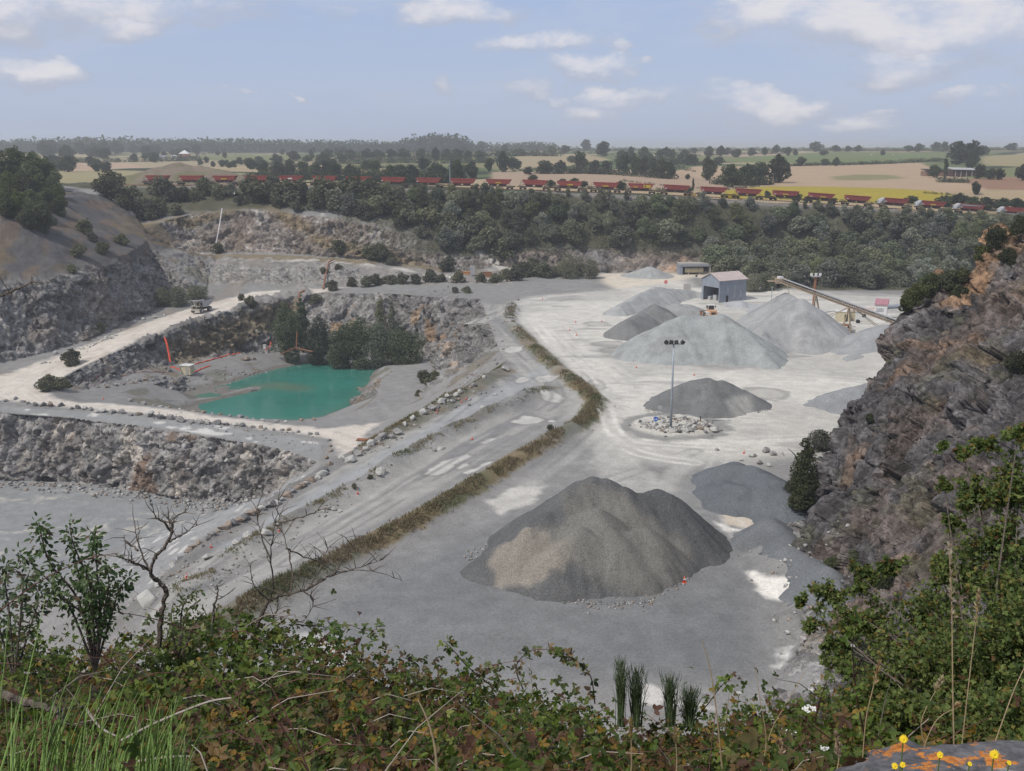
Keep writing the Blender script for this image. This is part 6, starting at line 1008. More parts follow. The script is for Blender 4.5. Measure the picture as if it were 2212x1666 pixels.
# ------------------------------------------------------------------ buildings and machines
def quadbox(mb, P, h):       # P: four ground corners
    V = [Vector(p) for p in P]+[Vector(p)+Vector((0, 0, h)) for p in P]; return mb.add(V, [(3, 2, 1, 0), (4, 5, 6, 7)]+[(i, (i+1) % 4, 4+(i+1) % 4, 4+i) for i in range(4)])
# shed: local x along the long side, y into the gable width
c1 = Y(1554, 640, 323); c1.z = YD
sh = thing('shed', 'blue grey metal shed with an open gable front and a faded pink roof', 'shed', c1, math.atan2(.50, .86)); L_, Wd, He, Hr = 11.2, 8.6, 6.9, 8.9
MB().box((L_/2, .08, He/2), (L_, .16, He)).build('side_wall', BGR, sh); MB().box((L_/2, Wd-.08, He/2), (L_, .16, He)).build('side_wall', BGR, sh)
m = MB(); m.prism([(0, 0, He-2.3), (0, Wd, He-2.3), (0, Wd, He), (0, Wd/2, Hr), (0, 0, He)], (0, 0, 0), (.16, 0, 0)); m.box((.08, Wd-.5, (He-2.3)/2), (.16, .7, He-2.3)); m.box((.08, .28, (He-2.3)/2), (.15, .24, He-2.3)); m.build('front_gable', BGR, sh)
MB().prism([(0, 0, 0), (0, Wd, 0), (0, Wd, He), (0, Wd/2, Hr), (0, 0, He)], (L_-.16, 0, 0), (L_, 0, 0)).build('back_gable', BGR, sh)
for s in (0, 1):
    y0, y1 = (-.35, Wd/2) if s == 0 else (Wd+.35, Wd/2); MB().prism([(-.4, y0, He-.12), (-.4, y1, Hr+.04), (-.4, y1, Hr+.18), (-.4, y0, He+.04)], (0, 0, 0), (L_+.8, 0, 0)).build('roof_slope', ROOFP, sh)
for x, w_, h0, h1 in ((3.4, .5, 2.6, 4.6), (6.3, .5, 1.2, 5.2), (8.9, .5, 1.2, 3.3)): MB().box((x, -.03, (h0+h1)/2), (w_, .06, h1-h0)).build('skylight_panel', GRYD, sh)
MB().box((3.2, -.04, 1.0), (.9, .07, 2.1)).build('door', BLK, sh)
m = MB(); m.box((3.5, 4.5, .9), (3, 1.6, 1.8)); m.box((2.2, 6.5, .6), (1.5, 1.2, 1.2)); o = m.build('stored_crates', GRYD); o.location = c1; o.rotation_euler = sh.rotation_euler; tag(o, 'grey crates stored inside the open shed', 'crates')
# block wall bits left of the shed
p = onuv(1484, 628, -48); o = MB(); o.box((0, 0, 1.1), (2.4, 1.0, 2.2)); o.box((.1, 0, 2.25), (2.0, .8, .2)); o = o.build('concrete_block', CONC); o.location = p; tag(o, 'pale concrete block at the top edge of the long pale pile', 'concrete block')
# tank shelter
p = Y(1502, 589, 396); p.z = ground(p.x, p.y-2); ts = thing('tank_shelter', 'open fronted grey concrete shelter at the foot of the far rock face', 'shelter', p, R(4))
MB().box((0, 2.6, 4.2), (12.4, 5.6, .5)).build('roof', CONC, ts); MB().box((0, -.15, 3.6), (12.4, .25, .75)).build('front_beam', BGR, ts); MB().box((-5.6, 2.6, 2), (1.2, 5.4, 4)).build('side_wall', BGR, ts); MB().box((5.8, 2.6, 2), (.4, 5.4, 4)).build('side_wall', CONC, ts); MB().box((0, 5.2, 2), (11.4, .2, 4)).build('back_wall', BLK, ts)
tk_ = thing('fuel_tank', 'cream cylindrical tank lying inside the concrete shelter', 'tank', p, R(4)); m = MB(); m.tube([(-3.9, 1.9, 1.7), (-3.7, 1.9, 1.7), (3.3, 1.9, 1.7), (3.5, 1.9, 1.7)], [.9, 1.15, 1.15, .9], 16); m.build('vessel', CREAM, tk_, smooth=False)
for x in (-2.4, 2): MB().box((x, 1.9, .4), (.5, 1.9, .9)).build('saddle', CONC, tk_)
for x in (-1.6, 1.4): MB().tube([(x-.05, 1.9, 1.7), (x+.05, 1.9, 1.7)], 1.18, 16).build('band', RUST, tk_)
p2 = Y(1547, 589, 394); p2.z = p.z; o = thing('hut', 'small cream hut right of the concrete tank shelter', 'hut', p2); MB().box((0, 0, 1.1), (1.7, 1.7, 2.2)).build('wall', CREAM, o); MB().box((0, 0, 2.3), (2.0, 2.0, .16)).build('roof', CONC, o)
# wheel loader seen from the back
LY = mat('loader_paint', (.62, .33, .16), .6, .12, 3, dirt=(.55, .50, .45)); LW = mat('dusty_white_cab', (.62, .60, .56), .6, .1, 3)
p = Y(1540, 684, 290); p.z = YD+.1; wl_ = thing('wheel_loader', 'big wheel loader with its rear to us, between the pale stockpiles', 'wheel loader', p, R(4))
m = MB(); m.box((0, 1.2, 1.75), (2.1, 3.0, 1.5)); m.prism([(-1.05, -.35, 1.2), (1.05, -.35, 1.2), (.95, -.2, 2.35), (-.95, -.2, 2.35)], (0, 0, 0), (0, .4, 0)); m.box((0, -.45, 1.1), (2.5, .4, .6)); m.build('engine_hood', LY, wl_)
gr_ = MB(); [gr_.box((0, -.42, 1.5+.14*k), (1.3, .06, .07)) for k in range(5)]; gr_.build('grille', BLK, wl_); m = MB(); m.box((0, 3.0, 3.0), (1.7, 1.6, 1.25)); m.build('cab_glass', GLASS, wl_)
m = MB(); [m.box((x, y, 3.0), (.14, .14, 1.4)) for x in (-.88, .88) for y in (2.2, 3.8)]; m.box((0, 3.0, 3.78), (2.2, 2.1, .2)); m.box((0, 3.0, 2.3), (2.0, 1.9, .25)); m.build('cab_frame', LW, wl_)
for x in (-.8, .8): MB().box((x, 2.0, 3.72), (.35, .15, .28)).build('work_light', WHT, wl_); MB().box((x*1.62, 2.3, 3.35), (.3, .1, .5)).build('mirror', BLK, wl_)
for x in (-1.55, 1.55):
    for y in (.9, 4.6): w_ = MB().tube([(x-.38, y, .95), (x-.3, y, .95), (x+.3, y, .95), (x+.38, y, .95)], [.78, .95, .95, .78], 18).build('wheel', RUB, wl_); MB().tube([(x-.4, y, .95), (x+.4, y, .95)], .45, 12).build('rim', LY, w_)
    m = MB(); m.box((x, .9, 2.0), (.95, 2.1, .14)); m.box((x, -.1, 1.65), (.95, .14, .8)); m.build('mudguard', LW, wl_)
m = MB(); m.bar((-.7, 4.2, 1.8), (-.7, 7.0, 1.0), .3); m.bar((.7, 4.2, 1.8), (.7, 7.0, 1.0), .3); m.build('lift_arm', LY, wl_); m = MB(); m.prism([(0, 7.0, .2), (0, 8.6, .2), (0, 8.5, .35), (0, 7.2, .6), (0, 7.3, 1.5), (0, 7.0, 1.5)], (-1.9, 0, 0), (1.9, 0, 0)); m.build('bucket', RUST, wl_)
# conveyor
hd = Y(1684, 604, 271); tl = Y(1934, 695, 255); cvr = thing('conveyor', 'long inclined ochre belt conveyor dropping stone on the tallest pile', 'conveyor', hd); D = tl-hd; du = D.normalized(); sd_ = Vector((-du.y, du.x, 0)).normalized(); upv = sd_.cross(du).normalized(); upv = -upv if upv.z < 0 else upv
def cp(t, s, h): return D*t+sd_*s+upv*h
m = MB(); m.bar(cp(0, 0, .55), cp(1.1, 0, .55), 1.0, .12); m.build('belt', GRYD, cvr)
m = MB(); [m.bar(cp(0, s, .3), cp(1.1, s, .3), .1, .16) for s in (-.62, .62)]; n_ = 60
m.build('upper_rail', BLK, cvr); m = MB()
for k in range(n_): m.bar(cp(k/n_*1.1, -.62, .1), cp(k/n_*1.1, -.62, .5), .1, .1)
m.build('rollers', BLK, cvr); m = MB(); [m.bar(cp(.02, s, -.55), cp(1.1, s, -.55), .16, .24) for s in (-.62, .62)]; [m.bar(cp(0, s, 0), cp(1.1, s, 0), .12, .16) for s in (-.62, .62)]
for k in range(22):
    for s in (-.62, .62): m.bar(cp(k/20, s, -.55), cp((k+.5)/20, s, 0), .08); m.bar(cp((k+.5)/20, s, 0), cp((k+1)/20, s, -.55), .08)
m.build('truss', CRUST, cvr); m = MB(); m.box(cp(.01, 0, -.25), (2.6, 1.8, 1.3)); m.box(cp(-.04, 0, -.9), (3.4, 2.0, .12)); m.build('head_box', CRUST, cvr)
m = MB(); [m.bar(cp(-.06, s, -.9), cp(-.06, s, .2), .07) for s in (-.9, .9)]; m.bar(cp(-.06, -.9, .2), cp(.05, -.9, .2), .07); m.bar(cp(-.06, -.9, .2), cp(-.06, .9, .2), .07); m.build('guard_rail', CRUST, cvr)
MB().box(cp(.0, 0, .6), (1.1, 1.5, .5), rz=.3).build('head_hood', WHT, cvr); MB().box(cp(0, 0, -1.7)+Vector((0, 0, 0)), (.55, .55, 1.5)).build('drop_chute', BLK, cvr)
zg = YD-hd.z; m = MB()
def leg(m, t, dx, sy): a = cp(t, sy*.6, -.6); b = Vector((a.x+dx, a.y+sy*1.4, zg)); m.bar(a, b, .2); return b
for t, dxs in ((.33, (-1.0, 3.0)), (.62, (-1.8, 1.0))):
    m = MB()
    for sy in (-1, 1):
        for dx in dxs: leg(m, t, dx, sy)
    m.bar(cp(t, -.6, -.6)+Vector((dxs[0]*.5, -.7, (zg-cp(t, 0, 0).z)*.5)), cp(t, -.6, -.6)+Vector((dxs[1]*.5, -.7, (zg-cp(t, 0, 0).z)*.5)), .12); m.build('trestle', CRUST, cvr)
m = MB(); m.bar(cp(.62, -.6, -.6), (cp(.62, 0, 0).x-11.5, cp(.62, 0, 0).y, zg+2), .12); m.bar(cp(.62, .6, -.6), (cp(.62, 0, 0).x-11.5, cp(.62, 0, 0).y+1.5, zg+3), .12); m.bar(cp(.7, -.6, -.6), (cp(.7, 0, 0).x+10, cp(.7, 0, 0).y-1, zg), .14); m.bar(cp(.66, .6, -.6), (cp(.7, 0, 0).x+9, cp(.7, 0, 0).y+1, zg), .14); m.bar(cp(.08, -.6, -.6), cp(.17, 0, -5), .16); m.build('brace', CRUST, cvr)
# plant behind the conveyor
def at_g(u, v, y): p = Y(u, v, y); p.z = YD; return p
p = at_g(1820, 694, 287); o = thing('site_cabin', 'cream site cabin with a white roof behind the conveyor trestle', 'cabin', p, R(-12)); MB().box((0, 1.5, 1.35), (3.5, 3.0, 2.7)).build('wall', CREAM, o); MB().box((0, 1.5, 2.78), (3.8, 3.3, .18)).build('roof', WHT, o); MB().box((.9, -.03, 1.0), (.9, .06, 2.0)).build('door', BLK, o)
p = at_g(1838, 695, 289); o = thing('site_cabin', 'second cream cabin half hidden by the conveyor trestle, right of the first', 'cabin', p, R(6)); MB().box((0, 1.5, 1.15), (2.4, 3.0, 2.3)).build('wall', CREAM, o); MB().box((0, 1.5, 2.38), (2.6, 3.2, .16)).build('roof', CRUST, o)
p = at_g(1877, 697, 288); o = thing('low_building', 'long low white building behind the lower half of the conveyor', 'building', p, R(-6)); MB().box((0, 2, 1.35), (7.6, 4, 2.7)).build('wall', WHT, o); m = MB(); m.prism([(0, -.3, 2.7), (0, 4.3, 2.7), (0, 2, 3.6)], (-4, 0, 0), (4, 0, 0)); m.build('roof', ROOFP, o); MB().box((-1.5, -.03, 1.5), (1.0, .06, .9)).build('window', GLASS, o)
PR = mat('raspberry_roof', (.40, .20, .23), .75, .12, 1)
p = at_g(1900, 700, 285); o = thing('control_tower', 'white control tower with a raspberry coloured roof right of the conveyor', 'tower', p, R(-24)); MB().box((0, 1.7, 2.5), (3.2, 3.4, 5.0)).build('wall', WHT, o); m = MB(); m.prism([(-1.8, 0, 5.0), (1.8, 0, 5.0), (1.8, 0, 5.25), (-1.8, 0, 5.15)], (0, -.2, 0), (0, .1, 0)); m.add([(-1.8, -.3, 5.02), (1.8, -.3, 5.02), (1.8, 3.7, 6.3), (-1.8, 3.7, 6.3), (-1.8, 3.7, 5.0), (1.8, 3.7, 5.0)], [(0, 1, 2, 3), (3, 2, 5, 4), (0, 3, 4), (1, 5, 2), (0, 4, 5, 1)]); m.build('roof', PR, o)
wd_ = MB().box((-.2, -.03, 3.6), (1.9, .07, 1.0)).build('window', BGR, o); [MB().box((-.2, -.08, 3.3+.3*k), (1.9, .03, .1)).build('louvre', WHT, wd_) for k in range(3)]
p = at_g(1925, 676, 292); p.z = YD+3.2; o = MB().tube([(-3.2, 0, 0), (3.2, .6, .4)], .62, 14).build('pipe_duct', BGR); o.location = p; tag(o, 'blue grey duct running right from the white tower to the cliff', 'duct')
p = at_g(1830, 716, 268); o = MB(); o.box((0, 0, .5), (4.2, 1.0, 1.0)); o.box((.3, 0, 1.05), (3.0, .7, .12)); o = o.build('concrete_wall', CONC); o.location = p; o.rotation_euler.z = R(8); tag(o, 'short brownish concrete wall under the conveyor trestle', 'wall')
p = at_g(1826, 704, 276); o = thing('trailer', 'small rusty trailer parked under the conveyor', 'trailer', p, R(-10)); MB().box((0, 0, .9), (3.0, 1.4, .5)).build('deck', RUST, o); [MB().tube([(x, -.75, .4), (x, -.55, .4)], .4, 12).build('wheel', BLK, o) for x in (-.9, .9)]; MB().bar((1.5, 0, .7), (2.7, 0, .5), .12).build('drawbar', BLK, o)
p = at_g(1853, 695, 284); o = MB(); [o.tube([(0, -.15-.3*k, .55), (0, .12-.3*k, .55)], .55, 14) for k in range(2)]; o = o.build('tyre_pair', BLK); o.location = p; tag(o, 'pair of black tyres leaning by the cream cabins', 'tyres')
# scrap on the lower bench
for nm, u, v, w_, h_, mt, lb, ct in (('steel_beam', 1001, 585, 6.2, .9, mat('orange_steel', (.66, .34, .14), .7, .2, 1), 'bright orange steel beam lying on the bench below the wood', 'steel beam'), ('scrap_box', 1021, 588, 1.8, 3.2, GRYD, 'grey upright box beside the orange beam on the bench', 'scrap box'), ('scrap_heap', 1053, 589, 3.2, 1.5, RUST, 'rusty scrap on the bench right of the grey box', 'scrap'), ('scrap_container', 1091, 590, 2.6, 1.4, CREAM, 'cream container on the bench left of the dark trees', 'container'), ('scrap_container', 1140, 592, 2.2, 1.1, CREAM, 'low cream container nearest the large dark tree', 'container')):
    p = Y(u, v, 391); p.z = ground(p.x, p.y)+.1; m = MB()
    if nm == 'steel_beam': m.box((0, 0, .12), (w_, .6, .12)); m.box((0, 0, h_), (w_, .6, .12)); m.box((0, 0, h_/2), (w_, .1, h_)); [m.box((x, 0, h_/2), (.1, .55, h_)) for x in (-2.5, -1, .5, 2)]
    else: m.box((0, 0, h_/2), (w_, 1.4, h_)); m.box((0, 0, h_+.06), (w_*1.06, 1.55, .14)); [m.box((x*w_/2, -.72, h_/2), (.14, .1, h_)) for x in (-.9, 0, .9)]
    o = m.build(nm, mt); o.location = p; o.rotation_euler.z = .1*math.sin(u); tag(o, lb, ct)
# haul truck, three-quarter front
a = Z(433, 668, -51.6); b = Z(360, 696, -53); p = onuv(435, 673, -51.7); hdg = math.atan2(b.y-a.y, b.x-a.x)
TKM = mat('dusty_truck_yellow', (.40, .37, .28), .8, .2, 1.5, dirt=(.42, .40, .37)); TG = mat('dusty_truck_body', (.44, .43, .42), .85, .12, 1.2)
tr = thing('haul_truck', 'dusty grey haul truck driving down the pale road', 'dump truck', p+Vector((0, 0, .1)), hdg, s=.92)      # local +x is forward
m = MB(); m.box((-.6, 0, 1.35), (7.6, 1.5, .6)); m.box((3.0, 0, 1.3), (1.2, 3.0, .8)); m.build('chassis', BLK, tr); m = MB(); m.box((2.6, -.3, 2.1), (2.0, 1.7, 1.2)); m.box((3.5, 0, 1.3), (.4, 3.5, .7)); m.box((2.3, 0, 2.6), (2.2, 3.7, .16)); m.build('hood_and_deck', TKM, tr)
m = MB(); m.box((2.2, 1.0, 3.2), (1.5, 1.4, 1.1)); m.build('cab', BLK, tr); m = MB(); m.box((2.2, 1.0, 3.82), (1.8, 1.7, .14)); [m.box((2.2+dx, 1.0+dy, 3.2), (.12, .12, 1.2)) for dx in (-.72, .72) for dy in (-.66, .66)]; m.build('cab_frame', TKM, tr); gl = MB().box((3.58, -.3, 2.1), (.08, 1.3, .9)).build('grille', BLK, tr)
b_ = MB(); sd = [(1.4, 2.5), (1.9, 4.35), (-4.6, 3.9), (-4.3, 3.0), (-1.4, 1.9), (1.0, 2.1)]
for y in (-1.8, 1.65): b_.prism([(x, y, z) for x, z in sd], (0, 0, 0), (0, .16, 0))
b_.prism([(1.0, 0, 2.05), (-1.4, 0, 1.85), (-4.5, 0, 3.1), (-4.5, 0, 3.25), (-1.4, 0, 2.05), (1.0, 0, 2.25)], (0, -1.65, 0), (0, 1.66, 0)); b_.prism([(1.25, 0, 2.4), (1.75, 0, 4.35), (3.7, 0, 4.55), (3.7, 0, 4.42), (1.9, 0, 4.15), (1.4, 0, 2.4)], (0, -1.78, 0), (0, 1.8, 0)); b_.build('dump_body', TG, tr)
for x, w_ in ((2.3, .6), (-2.4, 1.1)):
    for y in (-1, 1): wh = MB().tube([(x, y*1.75-w_/2, .98), (x, y*1.75-w_*.4, .98), (x, y*1.75+w_*.4, .98), (x, y*1.75+w_/2, .98)], [.84, .98, .98, .84], 18).build('wheel', RUB, tr); MB().tube([(x, y*1.75-w_/2-.03, .98), (x, y*1.75+w_/2+.03, .98)], .5, 12).build('rim', GRYD, wh)
for y in (-1.3, 1.3): MB().box((3.72, y, 1.45), (.08, .4, .25)).build('headlight', WHT, tr); m = MB(); m.bar((3.4, y*1.3, 2.6), (3.4, y*1.3, 3.5), .06); m.bar((2.4, y*1.35, 3.5), (3.4, y*1.35, 3.5), .05); m.build('handrail', TKM, tr)
# barn and far houses
q = far_hit(2083, 382); k = q.y/FPX
bn = thing('barn', 'long barn with a pale tin roof beside the poplar', 'barn', q, R(3)); MB().box((0, 4, k*7), (54*k, 8, k*13)).build('wall', RDK, bn); MB().prism([(-27.5*k, -1, k*14.5), (27.5*k, -1, k*13), (27.5*k, -1, k*14), (-27.5*k, -1, k*15.5)], (0, 0, 0), (0, 10, k*3.5)).build('roof', GRYD, bn)
for x in (-20, -8, 4, 16): MB().box((x*k, -.1, k*6), (1.2*k, .3, k*12)).build('post', CONC, bn)
q2 = far_hit(2028, 381); b2 = thing('barn', 'low brown farm building left of the tin roofed barn', 'barn', q2, R(3)); MB().box((0, 4, k*5), (58*k, 8, k*11)).build('wall', mat('brown_wall', (.24, .15, .10), .9, .2, 1), b2); MB().prism([(-30*k, -.6, k*11), (30*k, -.6, k*11), (30*k, -.6, k*12), (-30*k, -.6, k*12)], (0, 0, 0), (0, 9, k*3)).build('roof', BLK, b2)
TER = mat('terracotta_roof', (.42, .20, .13), .85, .15, 1); GRN = mat('green_cladding', (.22, .33, .26), .7, .1, 1)
def house(u, v, w_, h_, label, wall, roof, hip=False, rz=0):
    q = far_hit(u, v); k = q.y/FPX; o = thing('house', label, 'house', q-Vector((0, 0, .3)), rz); W2, H2 = w_*k/2, h_*k; dp = W2*.8
    MB().box((0, dp, H2*.3), (W2*2, dp*2, H2*.6)).build('wall', wall, o); m = MB(); e = W2*1.08
    if hip: m.add([(-e, -.3, H2*.58), (e, -.3, H2*.58), (e, dp*2+.3, H2*.58), (-e, dp*2+.3, H2*.58), (0, dp, H2*1.1)], [(0, 1, 4), (1, 2, 4), (2, 3, 4), (3, 0, 4), (3, 2, 1, 0)])
    else: m.prism([(-e, -.3, H2*.58), (-e, dp*2+.3, H2*.58), (-e, dp, H2)], (0, 0, 0), (2*e, 0, 0))
    m.build('roof', roof, o)
    for x in (-.5, .45): MB().box((x*W2, -.06, H2*.3), (W2*.28, .12, H2*.24)).build('window', GLASS, o)
house(397, 341, 20, 15, 'white house with a bright pyramid roof in the valley behind the spoil heap', TER, WHT, True); house(377, 341, 13, 6, 'low white outbuilding left of the bright roofed house', WHT, GRYD); house(348, 343, 18, 7, 'long grey shed at the left of the bright roofed house', CONC, BGR)
house(978, 321, 22, 8, 'long pale house with a terracotta roof below the tall skyline wood', WHT, TER); house(866, 323, 30, 9, 'big green farm shed on the skyline left of the tall wood', GRN, GRN); house(896, 323, 9, 6, 'small pale green shed right of the big green one', GRN, WHT); house(777, 324, 14, 7, 'small terracotta roofed house at the left of the green shed', WHT, TER); house(823, 324, 16, 6, 'low blue roofed barn between the terracotta house and the green shed', CONC, BGR)
house(500, 318, 9, 6, 'tiny cream house among the left skyline trees', CREAM, TER); house(622, 311, 22, 10, 'large pale country house rising over the skyline trees', CONC, GRYD)
for u, v in ((1882, 337), (1930, 337)): q = far_hit(u, v); k = q.y/FPX; o = thing('cow', 'x', 'cow', q); m = MB(); m.tube([(-2*k, 0, 2*k), (-1*k, 0, 2.4*k), (1.2*k, 0, 2.4*k), (2*k, 0, 2.9*k), (2.8*k, 0, 2.6*k)], [.5*k, .9*k, .85*k, .45*k, .3*k], 8); [m.tube([(x*k, y*k, 2*k), (x*k, y*k, 0)], .16*k, 5) for x in (-1.3, 1.1) for y in (-.4, .4)]; m.build('body', CREAM, o, smooth=True); o['label'] = 'pale cow grazing in the green pasture, left of two' if u < 1900 else 'pale cow grazing in the green pasture, right of two'
for u, v0, v1, y, lb in ((972, 384, 352, 560, 'thin grey pole rising behind the train left of the middle'), (1918, 640, 600, 340, 'slim pole in front of the wood right of the conveyor')):
    if u == 972: q = Y(u, v0, 470); o = thing('utility_pole', lb, 'pole', q); hh = Y(u, v1, 470).z-q.z; MB().tube([(0, 0, -2), (0, 0, hh)], [.22, .14], 8).build('pole', GALV, o); MB().box((0, 0, hh-.4), (1.4, .12, .12)).build('crossarm', GALV, o)
q = at_g(1667, 640, 320); o = thing('utility_pole', 'slim pale post in front of the dark trees right of the shed', 'pole', q); MB().tube([(0, 0, -.2), (0, 0, 5.5)], .11, 8).build('pole', GALV, o); MB().box((0, 0, 5.4), (.7, .2, .14)).build('lamp', GRYD, o)
# ------------------------------------------------------------------ plants at the lookout
LEAF = foliage('bramble_leaf', .30, .0, .5); TWIG = mat('dead_wood', (.16, .13, .105), .95, .35, 30, bump=.5); CANE = mat('bramble_cane', (.13, .06, .05), .8, .3, 20); DRYC = mat('dry_cane', (.36, .31, .26), .9, .2, 20); STRAW = mat('straw', (.42, .31, .18), .85, .2, 30); GST = mat('green_stem', (.12, .17, .05), .7, .2, 20)
def unit(a): return a/(np.linalg.norm(a, axis=1)[:, None]+1e-9)
def leaves(P, A, N, L, tint, asp=.62, fold=.25, curl=.25):
    n = len(P); A = unit(A); S = unit(np.cross(A, N)); N = unit(np.cross(S, A)); L = np.asarray(L)[:, None]; w_ = L*asp*.5
    pts = [P, P+A*L*.28+S*w_*.85+N*w_*fold, P+A*L*.68+S*w_*.8+N*(w_*fold-L*curl*.25), P+A*L-N*L*curl*.55, P+A*L*.68-S*w_*.8+N*(w_*fold-L*curl*.25), P+A*L*.28-S*w_*.85+N*w_*fold]
    V = np.stack(pts, 1).reshape(-1, 3); b = np.arange(n)[:, None]*6; F = np.concatenate([b+np.array([0, 1, 2, 3]), b+np.array([0, 3, 4, 5])]); return V, F, np.repeat(tint, 6, 0)
def pick(n, pal, wts, g_, jit=.25):
    k = g_.choice(len(pal), n, p=np.array(wts)/sum(wts)); return np.array(pal)[k]*(1+jit*(g_.random((n, 1))*2-1))
def compound(P, A, N, L, tint, g_, three=True):
    """bramble leaf: three leaflets on a short stalk"""
    A = unit(A); S = unit(np.cross(A, N)); out = [leaves(P+A*L[:, None]*.35, A+g_.normal(0, .1, A.shape), N+g_.normal(0, .2, A.shape), L, tint, .68)]
    for s in (-1, 1): out.append(leaves(P+A*L[:, None]*.25, A*.35+S*s+g_.normal(0, .12, A.shape), N+g_.normal(0, .2, A.shape), L*.85, tint, .66))
    o = 0; Vs, Fs, Cs = [], [], []
    for V, F, C_ in out: Vs.append(V); Fs.append(F+o); Cs.append(C_); o += len(V)
    return np.concatenate(Vs), np.concatenate(Fs), np.concatenate(Cs)
def join(parts):
    o = 0; Vs, Fs, Cs = [], [], []
    for V, F, C_ in parts: Vs.append(V); Fs.append(F+o); Cs.append(C_); o += len(V)
    return np.concatenate(Vs), np.concatenate(Fs), np.concatenate(Cs)
VT_U = [-400, 0, 90, 200, 300, 400, 480, 560, 640, 720, 790, 860, 950, 1040, 1120, 1200, 1280, 1360, 1440, 1540, 1600, 1700, 1800, 1900, 2100, 2700]
VT_V = [1320, 1345, 1375, 1378, 1358, 1335, 1318, 1322, 1335, 1355, 1390, 1425, 1450, 1455, 1480, 1490, 1530, 1570, 1565, 1560, 1520, 1508, 1500, 1450, 1420, 1420]
G_BR = [(.085, .125, .040), (.125, .165, .055), (.060, .085, .032), (.185, .21, .08), (.16, .115, .06), (.25, .18, .07), (.11, .07, .05), (.125, .11, .055)]
def veg(n, lo, hi, seed, thick, size, wts_g, wts_b, vmax=1850, u0=-350, u1=2600, yshift=0):
    g_ = np.random.default_rng(seed); u = g_.uniform(u0, u1, n); vt = np.interp(u, VT_U, VT_V); f = g_.random(n)**1.15*(hi-lo)+lo; v = vt+(vmax-vt)*f
    hump = (fbm(np.stack([u/170, v/90, 0*u], 1), 3, 401)-.5); y = 6.4-(6.4-1.75)*((v-vt)/(vmax-vt))**.85+hump*1.0+yshift; keep = y > 1.5; u, v, y, vt = u[keep], v[keep], y[keep], vt[keep]; n = len(u)
    v = v+18*(1-np.clip((v-vt)/70, 0, 1))+hump[keep]*26
    d = np.stack([(u-CU)/FPX, np.cos(PITCH)+(CV-v)/FPX*np.sin(PITCH), -np.sin(PITCH)+(CV-v)/FPX*np.cos(PITCH)], 1); P = d*(y/d[:, 1])[:, None]+g_.normal(0, 1, (n, 3))*np.array([.03, .12, .03])*thick; P[:, 2] -= g_.random(n)*.10*thick
    N = unit(g_.normal(0, .55, (n, 3))+np.array([0, -.35, .85])); A = unit(np.cross(N, g_.normal(0, 1, (n, 3)))+np.array([0, -.15, -.15])); br = sm(fbm(np.stack([u/190, v/120, 0*u], 1), 3, 405)+(v-1480)/900, .42, .68)
    right = sm(u, 1480, 1640); br = np.clip(br+.35*right*sm(v, 1640, 1520), 0, 1); kb = g_.random(n) < br; tint = np.where(kb[:, None], pick(n, G_BR, wts_b, g_), pick(n, G_BR, wts_g, g_)); L = size*(.55+.9*g_.random(n)); return P, A, N, L, tint, g_
P_, A_, N_, L_, T_, g_ = veg(27000, 0, 1, 1, 1.0, .031, (5, 3.2, 3, 1.0, .5, .4, .3, 1), (2.2, 1.2, 2.4, .4, 1.8, 1.0, 1.6, 2.0))
b1_ = compound(P_, A_, N_, L_, T_*.92, g_); P2, A2, N2, L2, T2, g_ = veg(20000, 0, 1, 2, 2.2, .032, (3, 1, 5, .2, .6, .2, .5, 1.5), (2, .6, 4, .1, 1.5, .5, 2, 2), yshift=.22); P2[:, 2] -= .06; b2_ = compound(P2, A2, N2, L2, T2*.85, g_)
tag(mesh_np('brambles', *join([b1_, b2_])[:2], LEAF, col=join([b1_, b2_])[2]), kind='stuff', label='tangled bramble thicket covering the slope in front')
# canes through the thicket
g = random.Random(31); m = MB()
for i in range(260):
    u = g.uniform(-150, 2400); vt = np.interp(u, VT_U, VT_V); v = vt+g.random()*(1750-vt); y = 6.2-4.4*((v-vt)/(1850-vt))**.85-.1; p = Y(u, v, y); d = Vector((g.uniform(-1, 1), g.uniform(-.6, .3), g.uniform(-.1, .5))).normalized()*g.uniform(.15, .5); m.tube([p+Vector((0, 0, -.03)), p+d*.5+Vector((0, 0, .03)), p+d], [.003, .0025, .0012], 4, m=g.choice((0, 0, 1)))
tag(m.build('bramble_canes', [CANE, DRYC]), kind='stuff', label='thin bramble canes woven through the leaves')
def curve(pts, y0, y1, n=6):
    """traced sight lines -> smooth 3D polyline"""
    P = [Y(a, b, y0+(y1-y0)*i/(len(pts)-1)) for i, (a, b) in enumerate(pts)]; out = []
    for i in range(len(P)-1):
        p0, p1, p2, p3 = P[max(i-1, 0)], P[i], P[i+1], P[min(i+2, len(P)-1)]
        for k in range(n): t = k/n; out.append(.5*((2*p1)+(p2-p0)*t+(2*p0-5*p1+4*p2-p3)*t*t+(3*p1-p0-3*p2+p3)*t**3))
    return out+[P[-1]]
def shoot(pts, label, y, wts=(4, 4, 1, 3, .6, .8, .2, .3), n=34, size=.034, i=0):
    g_ = np.random.default_rng(500+i); C_ = curve(pts, y, y-.25); t_ = thing('bramble_shoot', label, 'bramble', C_[0]); o = C_[0]; m = MB(); m.tube([c-o for c in C_], list(np.linspace(.004, .0012, len(C_))), 5); m.build('cane', CANE, t_)
    k = g_.uniform(0, len(C_)-1.01, n); P = np.array([list((C_[int(q)].lerp(C_[int(q)+1], q % 1)-o)) for q in k]); N = unit(g_.normal(0, .5, (n, 3))+np.array([0, -.5, .8])); A = unit(g_.normal(0, 1, (n, 3))+np.array([0, 0, .1])); L = size*(.5+.7*g_.random(n))
    V, F, C2 = compound(P+A*.015, A, N, L, pick(n, G_BR, wts, g_), g_); mesh_np('leaves', V, F, LEAF, t_, C2)
